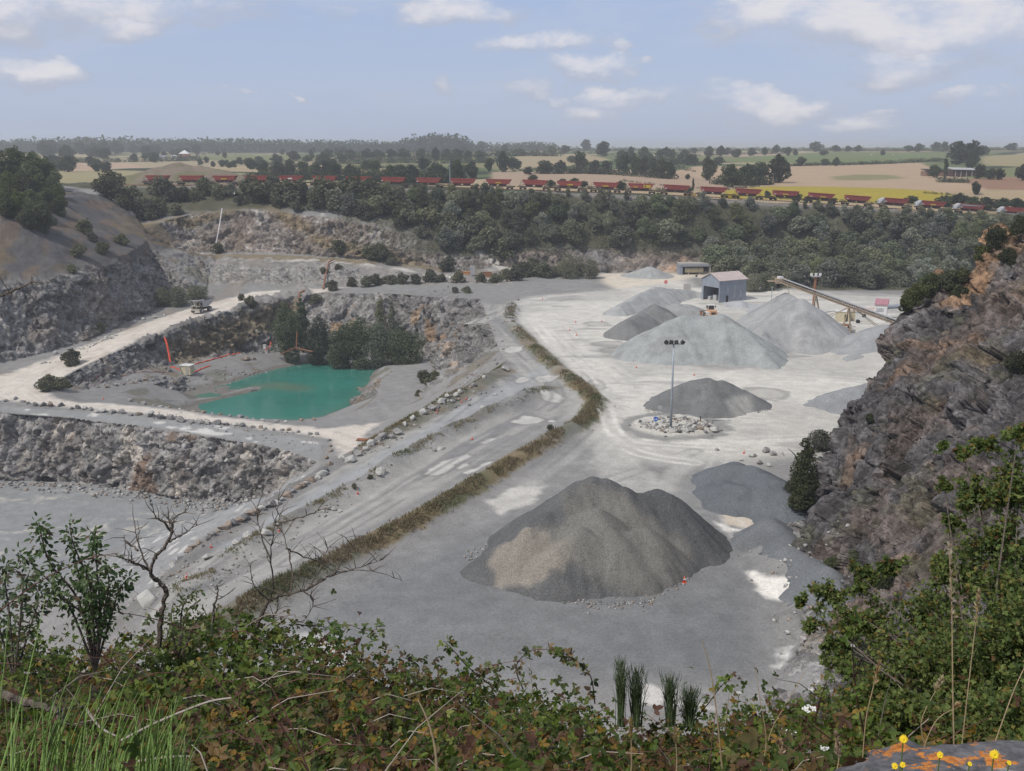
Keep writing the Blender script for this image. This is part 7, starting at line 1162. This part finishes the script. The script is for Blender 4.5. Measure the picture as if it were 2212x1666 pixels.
for i, (pts, y, n, lb) in enumerate((([(1130, 1490), (1115, 1440), (1150, 1405), (1200, 1408), (1240, 1430)], 5.2, 40, 'arching bramble shoot with brown leaves in the middle of the thicket edge'), ([(1285, 1520), (1275, 1460), (1240, 1425), (1190, 1412)], 5.2, 26, 'reddish bramble cane arching over left of the broom'), ([(1060, 1480), (1010, 1440), (975, 1400), (958, 1385)], 5.4, 26, 'upright light green bramble shoot just left of the middle'),
    ([(850, 1450), (880, 1390), (930, 1360), (1000, 1355)], 5.8, 0, 'x'), ([(690, 1385), (740, 1350), (790, 1362), (830, 1357)], 5.9, 22, 'thin brown bramble runner reaching right below the dead branch'), ([(735, 1420), (722, 1370), (728, 1345)], 5.8, 22, 'short green shoot beneath the right dead tree'), ([(0, 1320), (80, 1260), (180, 1210), (255, 1195)], 4.6, 10, 'long bare runner crossing in front of the leafy shrub'), ([(430, 1370), (360, 1345), (300, 1330), (240, 1322)], 4.9, 16, 'bramble runner lying left of the left dead tree'), ([(1870, 1600), (1850, 1500), (1842, 1400), (1850, 1350)], 3.6, 22, 'tall reddish shoot in front of the hawthorn'),
    ([(1480, 1580), (1530, 1520), (1560, 1480), (1580, 1470)], 5.2, 22, 'green shoot right of the dark broom'), ([(400, 1560), (560, 1500), (690, 1490)], 3.4, 0, 'x'), ([(1760, 1560), (1775, 1500), (1800, 1440)], 4.6, 4, 'dark reddish cane leaning right below the cliff'), ([(890, 1480), (905, 1440), (870, 1420)], 5.6, 18, 'small shoot with orange leaves at the dip of the thicket'), ([(1020, 1470), (1060, 1440), (1085, 1435)], 5.4, 20, 'small feathery shoot at the thicket edge'))):
    if lb != 'x': shoot(pts, lb, y, n=n, i=i, wts=(4, 4, 1, 3, .6, .8, .2, .3) if i not in (0, 1, 12) else (2, 2, 1, 1, 2, 2.4, 1, 1))
# leafy shrub at the left
def leafy(name, label, stems, y, n, size, pal, wts, seed, asp=.5, cat='shrub', mt=TWIG, r0=.008, spread=.05, dr=(0, 0, -.3)):
    g_ = np.random.default_rng(seed); o = Y(*stems[0][0], y); t_ = thing(name, label, cat, o); m = MB(); Q = []
    for st in stems:
        C_ = curve(st, y, y-.15+.3*g_.random(), 5); m.tube([c-o for c in C_], list(np.linspace(r0, r0*.25, len(C_))), 5); Q += [C_[k].lerp(C_[k+1], f)-o for k in range(len(C_)//4, len(C_)-1) for f in (0, .5)]
    m.build('stems', mt, t_); Q = np.array([list(q) for q in Q]); k = g_.integers(0, len(Q), n); A = unit(g_.normal(0, 1, (n, 3))+np.array(dr)); P = Q[k]+A*spread*g_.random((n, 1)); N = unit(g_.normal(0, .5, (n, 3))+np.array([0, -.5, .7]))
    V, F, C2 = leaves(P, A, N, size*(.6+.7*g_.random(n)), pick(n, pal, wts, g_), asp, .3, .35); mesh_np('leaves', V, F, LEAF, t_, C2); return t_
LP = [(.09, .125, .055), (.125, .165, .07), (.16, .19, .085), (.15, .10, .07)]
leafy('leafy_shrub', 'upright dark leafed shrub standing at the left above the thicket', [[(205, 1450), (200, 1330), (190, 1250), (160, 1180), (150, 1130)], [(205, 1450), (170, 1300), (110, 1220), (90, 1160), (84, 1128)], [(205, 1450), (215, 1320), (210, 1240), (205, 1170), (200, 1150)], [(205, 1450), (150, 1310), (90, 1240), (40, 1195)], [(205, 1450), (240, 1330), (260, 1270), (285, 1245)], [(205, 1450), (200, 1340), (175, 1270), (165, 1215)], [(205, 1450), (185, 1340), (130, 1290), (80, 1275)], [(205, 1450), (225, 1330), (235, 1260), (228, 1215)], [(205, 1450), (212, 1360), (190, 1300), (185, 1230)], [(205, 1450), (212, 1380), (215, 1300), (180, 1250)]], 5.2, 1500, .034, LP, (4, 4, 1.5, .6), 600, .52)
leafy('leafy_shrub', 'smaller brownish leafy shrub cut by the left edge of the photo', [[(30, 1470), (20, 1330), (10, 1250), (15, 1215)], [(30, 1470), (45, 1330), (50, 1270), (62, 1240)], [(30, 1470), (70, 1340), (85, 1300)], [(30, 1470), (-10, 1330), (-30, 1280)]], 5.0, 520, .033, LP, (3, 3, 1.5, 2.2), 601, .5)
leafy('leafy_shrub', 'thin feathery pale green shoot right of the left dead tree', [[(385, 1440), (390, 1340), (400, 1300), (425, 1270)], [(385, 1440), (400, 1330), (430, 1300)], [(385, 1440), (370, 1340), (375, 1300)], [(385, 1440), (420, 1350), (445, 1320)]], 5.6, 260, .028, [(.10, .13, .06), (.15, .17, .08)], (1, 1), 602, .45)
# dead trees
def dead(name, label, main, subs, y, r0, seed, twigs=30, cat='dead tree'):
    g = random.Random(seed); C_ = curve(main, y, y-.1, 7); o = C_[0]; t_ = thing(name, label, cat, o); m = MB()
    def knobby(C, ra, rb, m): n = len(C); m.tube([c-o+Vector((g.gauss(0, .003), g.gauss(0, .003), g.gauss(0, .003))) for c in C], [(ra+(rb-ra)*k/(n-1))*g.uniform(.85, 1.3) for k in range(n)], 6)
    knobby(C_, r0, r0*.35, m); m.build('trunk', TWIG, t_); m = MB(); ends = []
    for s in subs: S = curve(s, y-.02, y+g.uniform(-.35, .35), 5); knobby(S, r0*.42, r0*.10, m); ends.append(S)
    for i in range(twigs):
        S = g.choice(ends+[C_[len(C_)//2:]]); k = g.randrange(len(S)//4, len(S)); p = S[k]; d = Vector((g.uniform(-1, 1), g.uniform(-.6, .6), g.uniform(-.1, 1))).normalized()*g.uniform(.04, .16); q = p+d*.5+Vector((g.uniform(-.01, .01), 0, g.uniform(-.01, .015))); m.tube([p-o, q-o, p+d-o], [.0028, .0022, .001], 4)
    m.build('twigs', TWIG, t_); return t_
dead('dead_tree', 'crooked bare dead tree at the left, forked at the top', [(344, 1425), (347, 1340), (358, 1278), (340, 1255), (325, 1238), (335, 1205), (358, 1180), (370, 1150), (372, 1128)], [[(372, 1150), (355, 1130), (335, 1115), (325, 1080)], [(372, 1132), (378, 1118), (395, 1108), (413, 1088)], [(372, 1140), (366, 1120), (362, 1095)], [(326, 1238), (310, 1205), (296, 1165), (292, 1135)], [(322, 1232), (290, 1215), (262, 1205), (245, 1195)], [(300, 1190), (280, 1175), (265, 1160)], [(366, 1170), (385, 1160), (405, 1148), (428, 1133)], [(326, 1236), (300, 1222), (275, 1215)]], 5.9, .0165, 41, 70)
dead('dead_tree', 'spreading bare dead tree left of the middle, with long horizontal twigs', [(548, 1380), (572, 1312), (598, 1290), (632, 1283), (662, 1274)], [[(588, 1296), (590, 1250), (584, 1200), (592, 1150), (600, 1100), (604, 1058)], [(625, 1285), (632, 1240), (622, 1190), (610, 1150), (604, 1110)], [(585, 1215), (565, 1160), (556, 1120), (556, 1095)], [(660, 1275), (690, 1258), (720, 1240), (760, 1232), (815, 1236), (868, 1255)], [(660, 1275), (700, 1250), (735, 1238), (790, 1222), (825, 1210)], [(655, 1275), (672, 1290), (676, 1310), (655, 1345)], [(720, 1240), (745, 1205), (765, 1175), (785, 1158)], [(606, 1130), (640, 1120), (675, 1110), (690, 1100)], [(620, 1185), (650, 1200), (690, 1215), (720, 1235)], [(664, 1272), (690, 1235), (700, 1200), (712, 1180)], [(590, 1300), (560, 1280), (545, 1250), (540, 1215)], [(600, 1295), (598, 1318), (590, 1335)], [(640, 1350), (680, 1352), (720, 1358)]], 6.0, .013, 43, 130)
dead('dead_branch', 'small bare forked twig between the two dead trees', [(460, 1345), (463, 1310), (470, 1285), (468, 1265)], [[(470, 1295), (490, 1285), (508, 1272)], [(468, 1275), (462, 1268)]], 5.9, .009, 44, 6, 'dead branch')
dead('dead_branch', 'dark mossy dead branch at the left edge among the brambles', [(-30, 1490), (20, 1505), (70, 1522), (115, 1535), (135, 1560)], [[(115, 1535), (150, 1532), (185, 1525)], [(130, 1545), (165, 1575), (190, 1610)]], 3.2, .016, 45, 8, 'dead branch')
dead('dead_branch', 'broken twig poking in at the left edge in front of the rock wall', [(-30, 650), (10, 635), (50, 620), (68, 612)], [[(66, 613), (68, 605), (68, 598)], [(10, 636), (30, 640)]], 5.0, .008, 46, 3, 'dead branch')
for i, (pts, y, lb) in enumerate((([(262, 1600), (330, 1565), (400, 1535), (455, 1515), (500, 1508)], 3.0, 'long pale dry cane rising to the right in the lower left thicket'), ([(250, 1655), (300, 1645), (360, 1636), (412, 1634)], 2.6, 'pale dry cane near the bottom edge left of the middle'), ([(185, 1530), (215, 1570), (250, 1590)], 3.0, 'short pale dry cane meeting the long one at its left end'))):
    C_ = curve(pts, y, y-.05, 5); o = MB().tube([c-C_[0] for c in C_], list(np.linspace(.005, .003, len(C_))), 6).build('dry_cane', DRYC); o.location = C_[0]; tag(o, lb, 'dry cane')
# grass and broom
def blades(name, label, specs, y, mt, cat, w0=.004, seed=0, part='blades'):
    g = random.Random(seed); o = None; m = MB()
    for (u0, v0, u1, v1, u2, v2) in specs:
        C_ = curve([(u0, v0), (u1, v1), (u2, v2)], y+g.uniform(-.25, .25), y+g.uniform(-.3, .3), 5)
        if o is None: o = C_[0].copy()
        m.tube([c-o for c in C_], list(np.linspace(w0, w0*.25, len(C_))), 4, cap=False)
    t_ = thing(name, label, cat, o); m.build(part, mt, t_); return t_
g = random.Random(51); S1 = [(-10, 1700, 50, 1500, 100, 1285), (-20, 1660, 30, 1540, 55, 1420), (20, 1700, 110, 1560, 190, 1345), (-10, 1600, 8, 1450, 18, 1330), (150, 1720, 230, 1560, 290, 1440), (330, 1720, 370, 1620, 420, 1550)]
for i in range(150): u = g.uniform(20, 400)**1.0; h_ = g.uniform(60, 240)*(1-.0012*abs(u-170)); ln = g.uniform(-.1, .45); S1.append((u, 1720, u+ln*h_*.4, 1690-h_*.5, u+ln*h_, 1690-h_))
blades('grass_tuft', 'tall bright green grass tuft in the bottom left corner', S1, 2.3, mat('grass_green', (.20, .30, .075), .6, .3, 12), 'grass tuft', .0026, 1)
for k, (uc, w_, vt, vb, lb) in enumerate(((1342, 14, 1405, 1560, 'dark green broom stem with upright twigs, left of three'), (1375, 22, 1425, 1560, 'dark green broom bush in the middle of three'), (1448, 20, 1445, 1560, 'dark green broom bush right of the gap'), (1490, 26, 1480, 1560, 'broad low dark broom, rightmost of the row'))):
    S = []
    for i in range(150): a = g.gauss(0, .6); f = g.uniform(.35, 1)*(1-.22*abs(a)); S.append((uc+a*7, vb+10, uc+a*w_*.9*f+g.uniform(-3, 3), vb-(vb-vt)*f*.55, uc+a*w_*(1.0+g.random()*.9)*f+g.uniform(-6, 6), vb-(vb-vt)*f))
    for i in range(160): a = g.gauss(0, .9); f = g.uniform(.3, .95); u0 = uc+a*w_*.6*f; v0 = vb-(vb-vt)*f*.85; d_ = g.choice((-1, 1))*g.uniform(3, 9); S.append((u0, v0, u0+d_*.6, v0-8, u0+d_, v0-g.uniform(14, 26)))
    blades('broom_bush', lb, S, 5.2, mat('broom_green%d' % k, (.085, .12, .05), .7, .35, 9), 'broom', .0019, 60+k, 'twigs')
def stalk(pts, y, r_, head, label, mt=STRAW, i=0):
    C_ = curve(pts, y, y+.02, 6); o = C_[0]; t_ = thing('grass_stalk', label, 'grass stalk', o); MB().tube([c-o for c in C_], list(np.linspace(r_, r_*.45, len(C_))), 5).build('stem', mt, t_)
    if head:
        n = len(C_); k0 = int(n*(1-head)); g_ = np.random.default_rng(700+i); H = C_[k0:]; m = 40+int(60*head); k = g_.uniform(0, len(H)-1.01, m); P = np.array([list(H[int(q)].lerp(H[int(q)+1], q % 1)-o) for q in k]); A = unit(g_.normal(0, .35, (m, 3))+np.array([0, 0, 1.0])); N = unit(g_.normal(0, 1, (m, 3)))
        V, F, C2 = leaves(P, A, N, .016*(.6+.8*g_.random(m)), pick(m, [(.42, .30, .18), (.30, .20, .12), (.50, .40, .26)], (1, 1, 1), g_), .4); mesh_np('seed_head', V, F, LEAF, t_, C2)
for i, a in enumerate((([(2062, 1680), (2058, 1480), (2056, 1320), (2050, 1175)], 2.6, .0022, .38, 'tallest straw coloured grass stalk, upright before the hawthorn'), ([(2070, 1680), (2090, 1500), (2105, 1370), (2115, 1280)], 2.8, .002, .3, 'straw stalk leaning right of the tallest one'), ([(2130, 1660), (2165, 1560), (2195, 1480), (2225, 1420)], 2.6, .002, 0, 'bare brown stalk leaning out at the right edge'),
    ([(945, 1700), (940, 1620), (925, 1560), (903, 1512)], 2.4, .0042, 0, 'thick pale curved dry stalk at the bottom left of the middle'), ([(1560, 1660), (1548, 1540), (1535, 1450), (1517, 1385)], 3.6, .0034, 0, 'tall tan stalk right of the broom bushes'), ([(1860, 1690), (1870, 1560), (1885, 1490), (1900, 1430)], 2.9, .002, .3, 'brown grass with a fluffy head left of the lichen rock'), ([(1460, 1690), (1462, 1640), (1458, 1580)], 2.6, .002, .3, 'short dry stalk near the bottom middle'), ([(1362, 1700), (1364, 1640), (1362, 1560)], 2.6, .002, .3, 'short fluffy dry stalk at the foot of the broom'),
    ([(1690, 1690), (1690, 1640), (1682, 1605)], 2.5, .002, .5, 'fluffy grass head low in the bottom right'), ([(1800, 1690), (1812, 1640), (1805, 1590)], 2.5, .002, .5, 'fluffy grass head left of the lichen covered rock'), ([(1660, 1600), (1675, 1560), (1740, 1450)], 3.4, .0016, 0, 'thin forked straw right of the tan stalk'), ([(2010, 1640), (1990, 1560), (2035, 1470)], 2.9, .0018, .2, 'leaning dry grass between hawthorn and rock, upper one'), ([(1980, 1660), (2020, 1560), (2075, 1525)], 2.9, .0018, .2, 'leaning dry grass between hawthorn and rock, lower one'), ([(1640, 1680), (1655, 1600), (1640, 1500), (1632, 1440)], 3.2, .002, 0, 'thin tan stalk before the white flowers'))): stalk(*a, i=i)
# hawthorn at the right
HB = [(2170, 1470, 4.6, 170), (2060, 1440, 5.0, 120), (1960, 1420, 5.3, 100), (1870, 1350, 5.6, 64), (1900, 1490, 5.2, 80), (2200, 1270, 4.8, 100), (2150, 1170, 5.0, 70), (2110, 1070, 5.2, 46), (2200, 1060, 5.0, 66), (2080, 1250, 5.2, 58), (1790, 1285, 5.8, 36), (1755, 1340, 5.8, 26), (1860, 1245, 5.7, 36), (2000, 1320, 5.4, 60), (2240, 1380, 4.4, 120), (2055, 1130, 5.3, 22), (2080, 985, 5.4, 22), (2130, 960, 5.2, 24), (2200, 930, 5.0, 30), (1800, 1400, 5.6, 28), (1735, 1300, 5.9, 16), (2020, 1210, 5.5, 28), (2030, 960, 5.5, 12), (2040, 1050, 5.4, 16), (1930, 1230, 5.6, 30), (1960, 1560, 4.4, 60), (2130, 1580, 3.9, 80), (2240, 1560, 3.6, 90), (1820, 1440, 5.5, 40)]
o = Y(2190, 1640, 4.4); hw_ = thing('hawthorn', 'wide green hawthorn bush with small lobed leaves filling the right edge', 'hawthorn', o); m = MB(); g = random.Random(71); Ps = []; Ls = []; g_ = np.random.default_rng(72)
for (u, v, y, r_) in HB:
    c = Y(u, v, y); rr = r_/FPX*c.length; mid = (o+c)/2+Vector((g.uniform(-.1, .1), g.uniform(-.1, .1), g.uniform(-.05, .1))); m.tube([Vector(), mid-o, c-o], [.008, .005, .0025], 6); n = int(1150*(r_/60)**1.65)+60; nt = max(5, int(r_/4)); tw = []
    for k in range(nt):
        d = Vector((g.gauss(0, 1), g.gauss(0, .8), g.gauss(0, .8))).normalized()*rr*g.uniform(.7, 1.25); m.tube([c-o, c+d*.5-o+Vector((0, 0, .01)), c+d-o], [.003, .002, .001], 4); tw.append((c-o, d))
    k = g_.integers(0, nt, n); f = g_.random(n)**.75; T = np.array([list(a)+list(b) for a, b in tw])[k]; Ps.append(T[:, :3]+T[:, 3:]*f[:, None]+g_.normal(0, rr*.13, (n, 3)))
m.build('branches', TWIG, hw_); P = np.concatenate(Ps); n = len(P); print('hawthorn leaves', n); N = unit(g_.normal(0, .6, (n, 3))+np.array([0, -.4, .7])); A = unit(g_.normal(0, 1, (n, 3)))
tn = pick(n, [(.08, .115, .045), (.125, .165, .06), (.17, .205, .08), (.19, .165, .06), (.12, .075, .04)], (3.4, 3.4, 1.6, .8, .25), g_); L = .024*(.6+.8*g_.random(n)); prt = [leaves(P, A, N, L, tn, .62, .2, .1)]
S_ = unit(np.cross(A, N)); prt += [leaves(P+A*(L*.25)[:, None], A*.45+S_*s, N, L*.62, tn, .5, .15, .1) for s in (-1, 1)]
V, F, C2 = join(prt); mesh_np('leaves', V, F, LEAF, hw_, C2)
# lichen rock
bm = bmesh.new(); bmesh.ops.create_icosphere(bm, subdivisions=6, radius=1.0); Vr = np.array([v.co[:] for v in bm.verts]); n0 = fbm(Vr*1.6+3, 4, 801)-.5; b0, t0_, e0_ = blocks(Vr+(np.stack([fbm(Vr*2, 2, s) for s in (1, 2, 3)], 1)-.5)*.4, .75, 803, 1.0)
for v, a, b in zip(bm.verts, n0, b0): v.co = Vector((v.co.x*.44, v.co.y*.34, v.co.z*.17))*(1+.35*a+.10*b)
rme = bpy.data.meshes.new('rock'); bm.to_mesh(rme); bm.free(); rme.polygons.foreach_set('use_smooth', [True]*len(rme.polygons))
lr_ = bpy.data.materials.new('lichen_rock'); lr_.use_nodes = True; t = NT(lr_.node_tree); p = t.node('ShaderNodeBsdfPrincipled'); gg_ = t.node('ShaderNodeTexCoord').outputs['Object']
base_ = t.mix(t.ramp(t.noise(gg_, 22, 6, .7), .3, .7), (.06, .06, .065), (.17, .165, .17)); lich = t.ramp(t.math('ADD', t.math('MULTIPLY', t.noise(gg_, 9, 6, .68), 1.0), t.math('MULTIPLY', t.noise(gg_, 45, 4, .6), .18)), .635, .67); base_ = t.mix(lich, base_, t.mix(t.ramp(t.noise(gg_, 60, 3), .35, .65), (.42, .13, .02), (.62, .24, .04)))
base_ = t.mix(t.math('MULTIPLY', t.ramp(t.noise(gg_, 12, 5, .7), .60, .66), .5), base_, (.45, .44, .40)); t.put(p.inputs['Base Color'], base_); p.inputs['Roughness'].default_value = .95; b_ = t.node('ShaderNodeBump'); b_.inputs['Strength'].default_value = .8; b_.inputs['Distance'].default_value = .01; t.put(b_.inputs['Height'], t.noise(gg_, 40, 8, .7)); t.l.new(b_.outputs[0], p.inputs['Normal']); oo_ = t.node('ShaderNodeOutputMaterial'); t.l.new(p.outputs[0], oo_.inputs[0])
rme.materials.append(lr_); ro = bpy.data.objects.new('lichen_rock', rme); COL.objects.link(ro); ro.location = Y(2150, 1828, 2.25); ro.rotation_euler = (.12, -.06, .1); tag(ro, 'grey rock spotted with orange lichen in the bottom right corner', 'rock')
# flowers
YF = mat('yellow_petals', (.85, .60, .02), .6, .08, 20); WF_ = mat('white_petals', (.78, .77, .74), .7, .05, 20)
def flower(u, v, y, r_, label, i):
    r_ *= .72
    p = Y(u, v, y); t_ = thing('yellow_flower', label, 'flower', p); m = MB(); g = random.Random(i)
    for ring, n_, k_ in ((1, 16, 0), (.68, 12, .003)):
        for k in range(n_): a = k/n_*6.283+ring; w_ = .16*r_; c, s = math.cos(a), math.sin(a); nrm_ = Vector((c, s*.55, s*.83)); td = Vector((-s, c*.55, c*.83)); b = nrm_*r_*ring*g.uniform(.88, 1.1); m.add([nrm_*.1*r_+Vector((0, -k_, 0)), nrm_*.1*r_+b*.5+td*w_+Vector((0, -k_-.001, 0)), b+td*w_*.6+Vector((0, -k_, 0)), b-td*w_*.6+Vector((0, -k_, 0)), nrm_*.1*r_+b*.5-td*w_+Vector((0, -k_-.001, 0))], [(0, 1, 2, 3, 4)])
    m.build('petals', YF, t_); MB().tube([(0, .002, -.002), (.004, .01, -.06), (0, .03, -.17)], .0014, 5).build('stem', GST, t_); MB().tube([(0, .004, -.001), (0, .010, -.008)], [r_*.4, .002], 8).build('calyx', GST, t_)
for i, (u, v, r_, lb) in enumerate(((1952, 1597, .0115, 'yellow flower above the orange lichen, leftmost of the large ones'), (2031, 1631, .009, 'small yellow flower in the middle of the lichen rock'), (2148, 1630, .0125, 'large yellow flower at the right over the rock'), (1933, 1655, .009, 'yellow flower at the bottom edge, left one of a close pair'), (1950, 1652, .008, 'yellow flower at the bottom edge, right one of a close pair'), (2180, 1648, .006, 'tiny yellow flower at the right bottom corner'), (2095, 1650, .006, 'half closed yellow flower on the rock'))): flower(u, v, 1.72 if i not in (0,) else 1.75, r_, lb, i)
def umbel(u, v, y, r_, label, i):
    p = Y(u, v, y); t_ = thing('white_flower', label, 'flower', p); g = random.Random(900+i); m = MB()
    for k in range(46): a = g.random()*6.28; q = math.sqrt(g.random())*r_; c = Vector((math.cos(a)*q, math.sin(a)*q*.8, g.uniform(-.004, .004)-q*q*4)); s = r_*.12; m.add([c+Vector((math.cos(b)*s, math.sin(b)*s*.7, math.sin(b)*s*.6)) for b in (0, 1.26, 2.51, 3.77, 5.03)], [(0, 1, 2, 3, 4)])
    m.build('florets', WF_, t_); m = MB(); [m.tube([(0, 0, -.03), (math.cos(a)*r_*.6, math.sin(a)*r_*.5, -.003)], .0008, 4) for a in (0, 1, 2, 3, 4, 5)]; m.tube([(0, 0, -.03), (0, .02, -.28)], .0016, 5); m.build('stem', GST, t_)
for i, (u, v, y, r_, lb) in enumerate(((1748, 1529, 4.2, .035, 'largest white flower head below the cliff foot'), (1706, 1582, 3.8, .026, 'white flower head lower left of the largest one'), (1781, 1616, 3.4, .018, 'small white flower head near the lichen rock'), (1596, 1496, 4.8, .013, 'tiny white flower at the thicket edge right of the broom'), (1752, 1490, 4.8, .014, 'tiny white flower just above the largest flower head'), (1842, 1395, 4.6, .010, 'tiny white flower in front of the hawthorn'))): umbel(u, v, y, r_, lb, i)
# ------------------------------------------------------------------ dusty air
hz = MB().box((0, 8150, -25), (25400, 16600, 104)); hm = bpy.data.materials.new('haze'); hm.use_nodes = True; t = NT(hm.node_tree)
pv = t.node('ShaderNodeVolumePrincipled'); pv.inputs['Color'].default_value = (.86, .885, .93, 1); pv.inputs['Density'].default_value = .00023; pv.inputs['Anisotropy'].default_value = .2
oo = t.node('ShaderNodeOutputMaterial'); t.l.new(pv.outputs[0], oo.inputs['Volume']);
tag(hz.build('haze', hm), kind='stuff')
SC.cycles.volume_bounces = 1; SC.cycles.max_bounces = 6; SC.cycles.diffuse_bounces = 3; SC.cycles.transparent_max_bounces = 16

# look-alikes in one place are told apart by their order from the left
from collections import defaultdict
_d = defaultdict(list)
for o in COL.objects:
    if o.parent is None and o.get('label'): _d[o['label']].append(o)
for lb, L in _d.items():
    if len(L) > 1 and len(L) <= 25 and len(lb.split()) <= 13:
        for k, o in enumerate(sorted(L, key=lambda q: px_of(q.location)[0])): o['label'] = lb+(', leftmost' if k == 0 else (', rightmost' if k == len(L)-1 else ', %s from left' % ORD[k]))
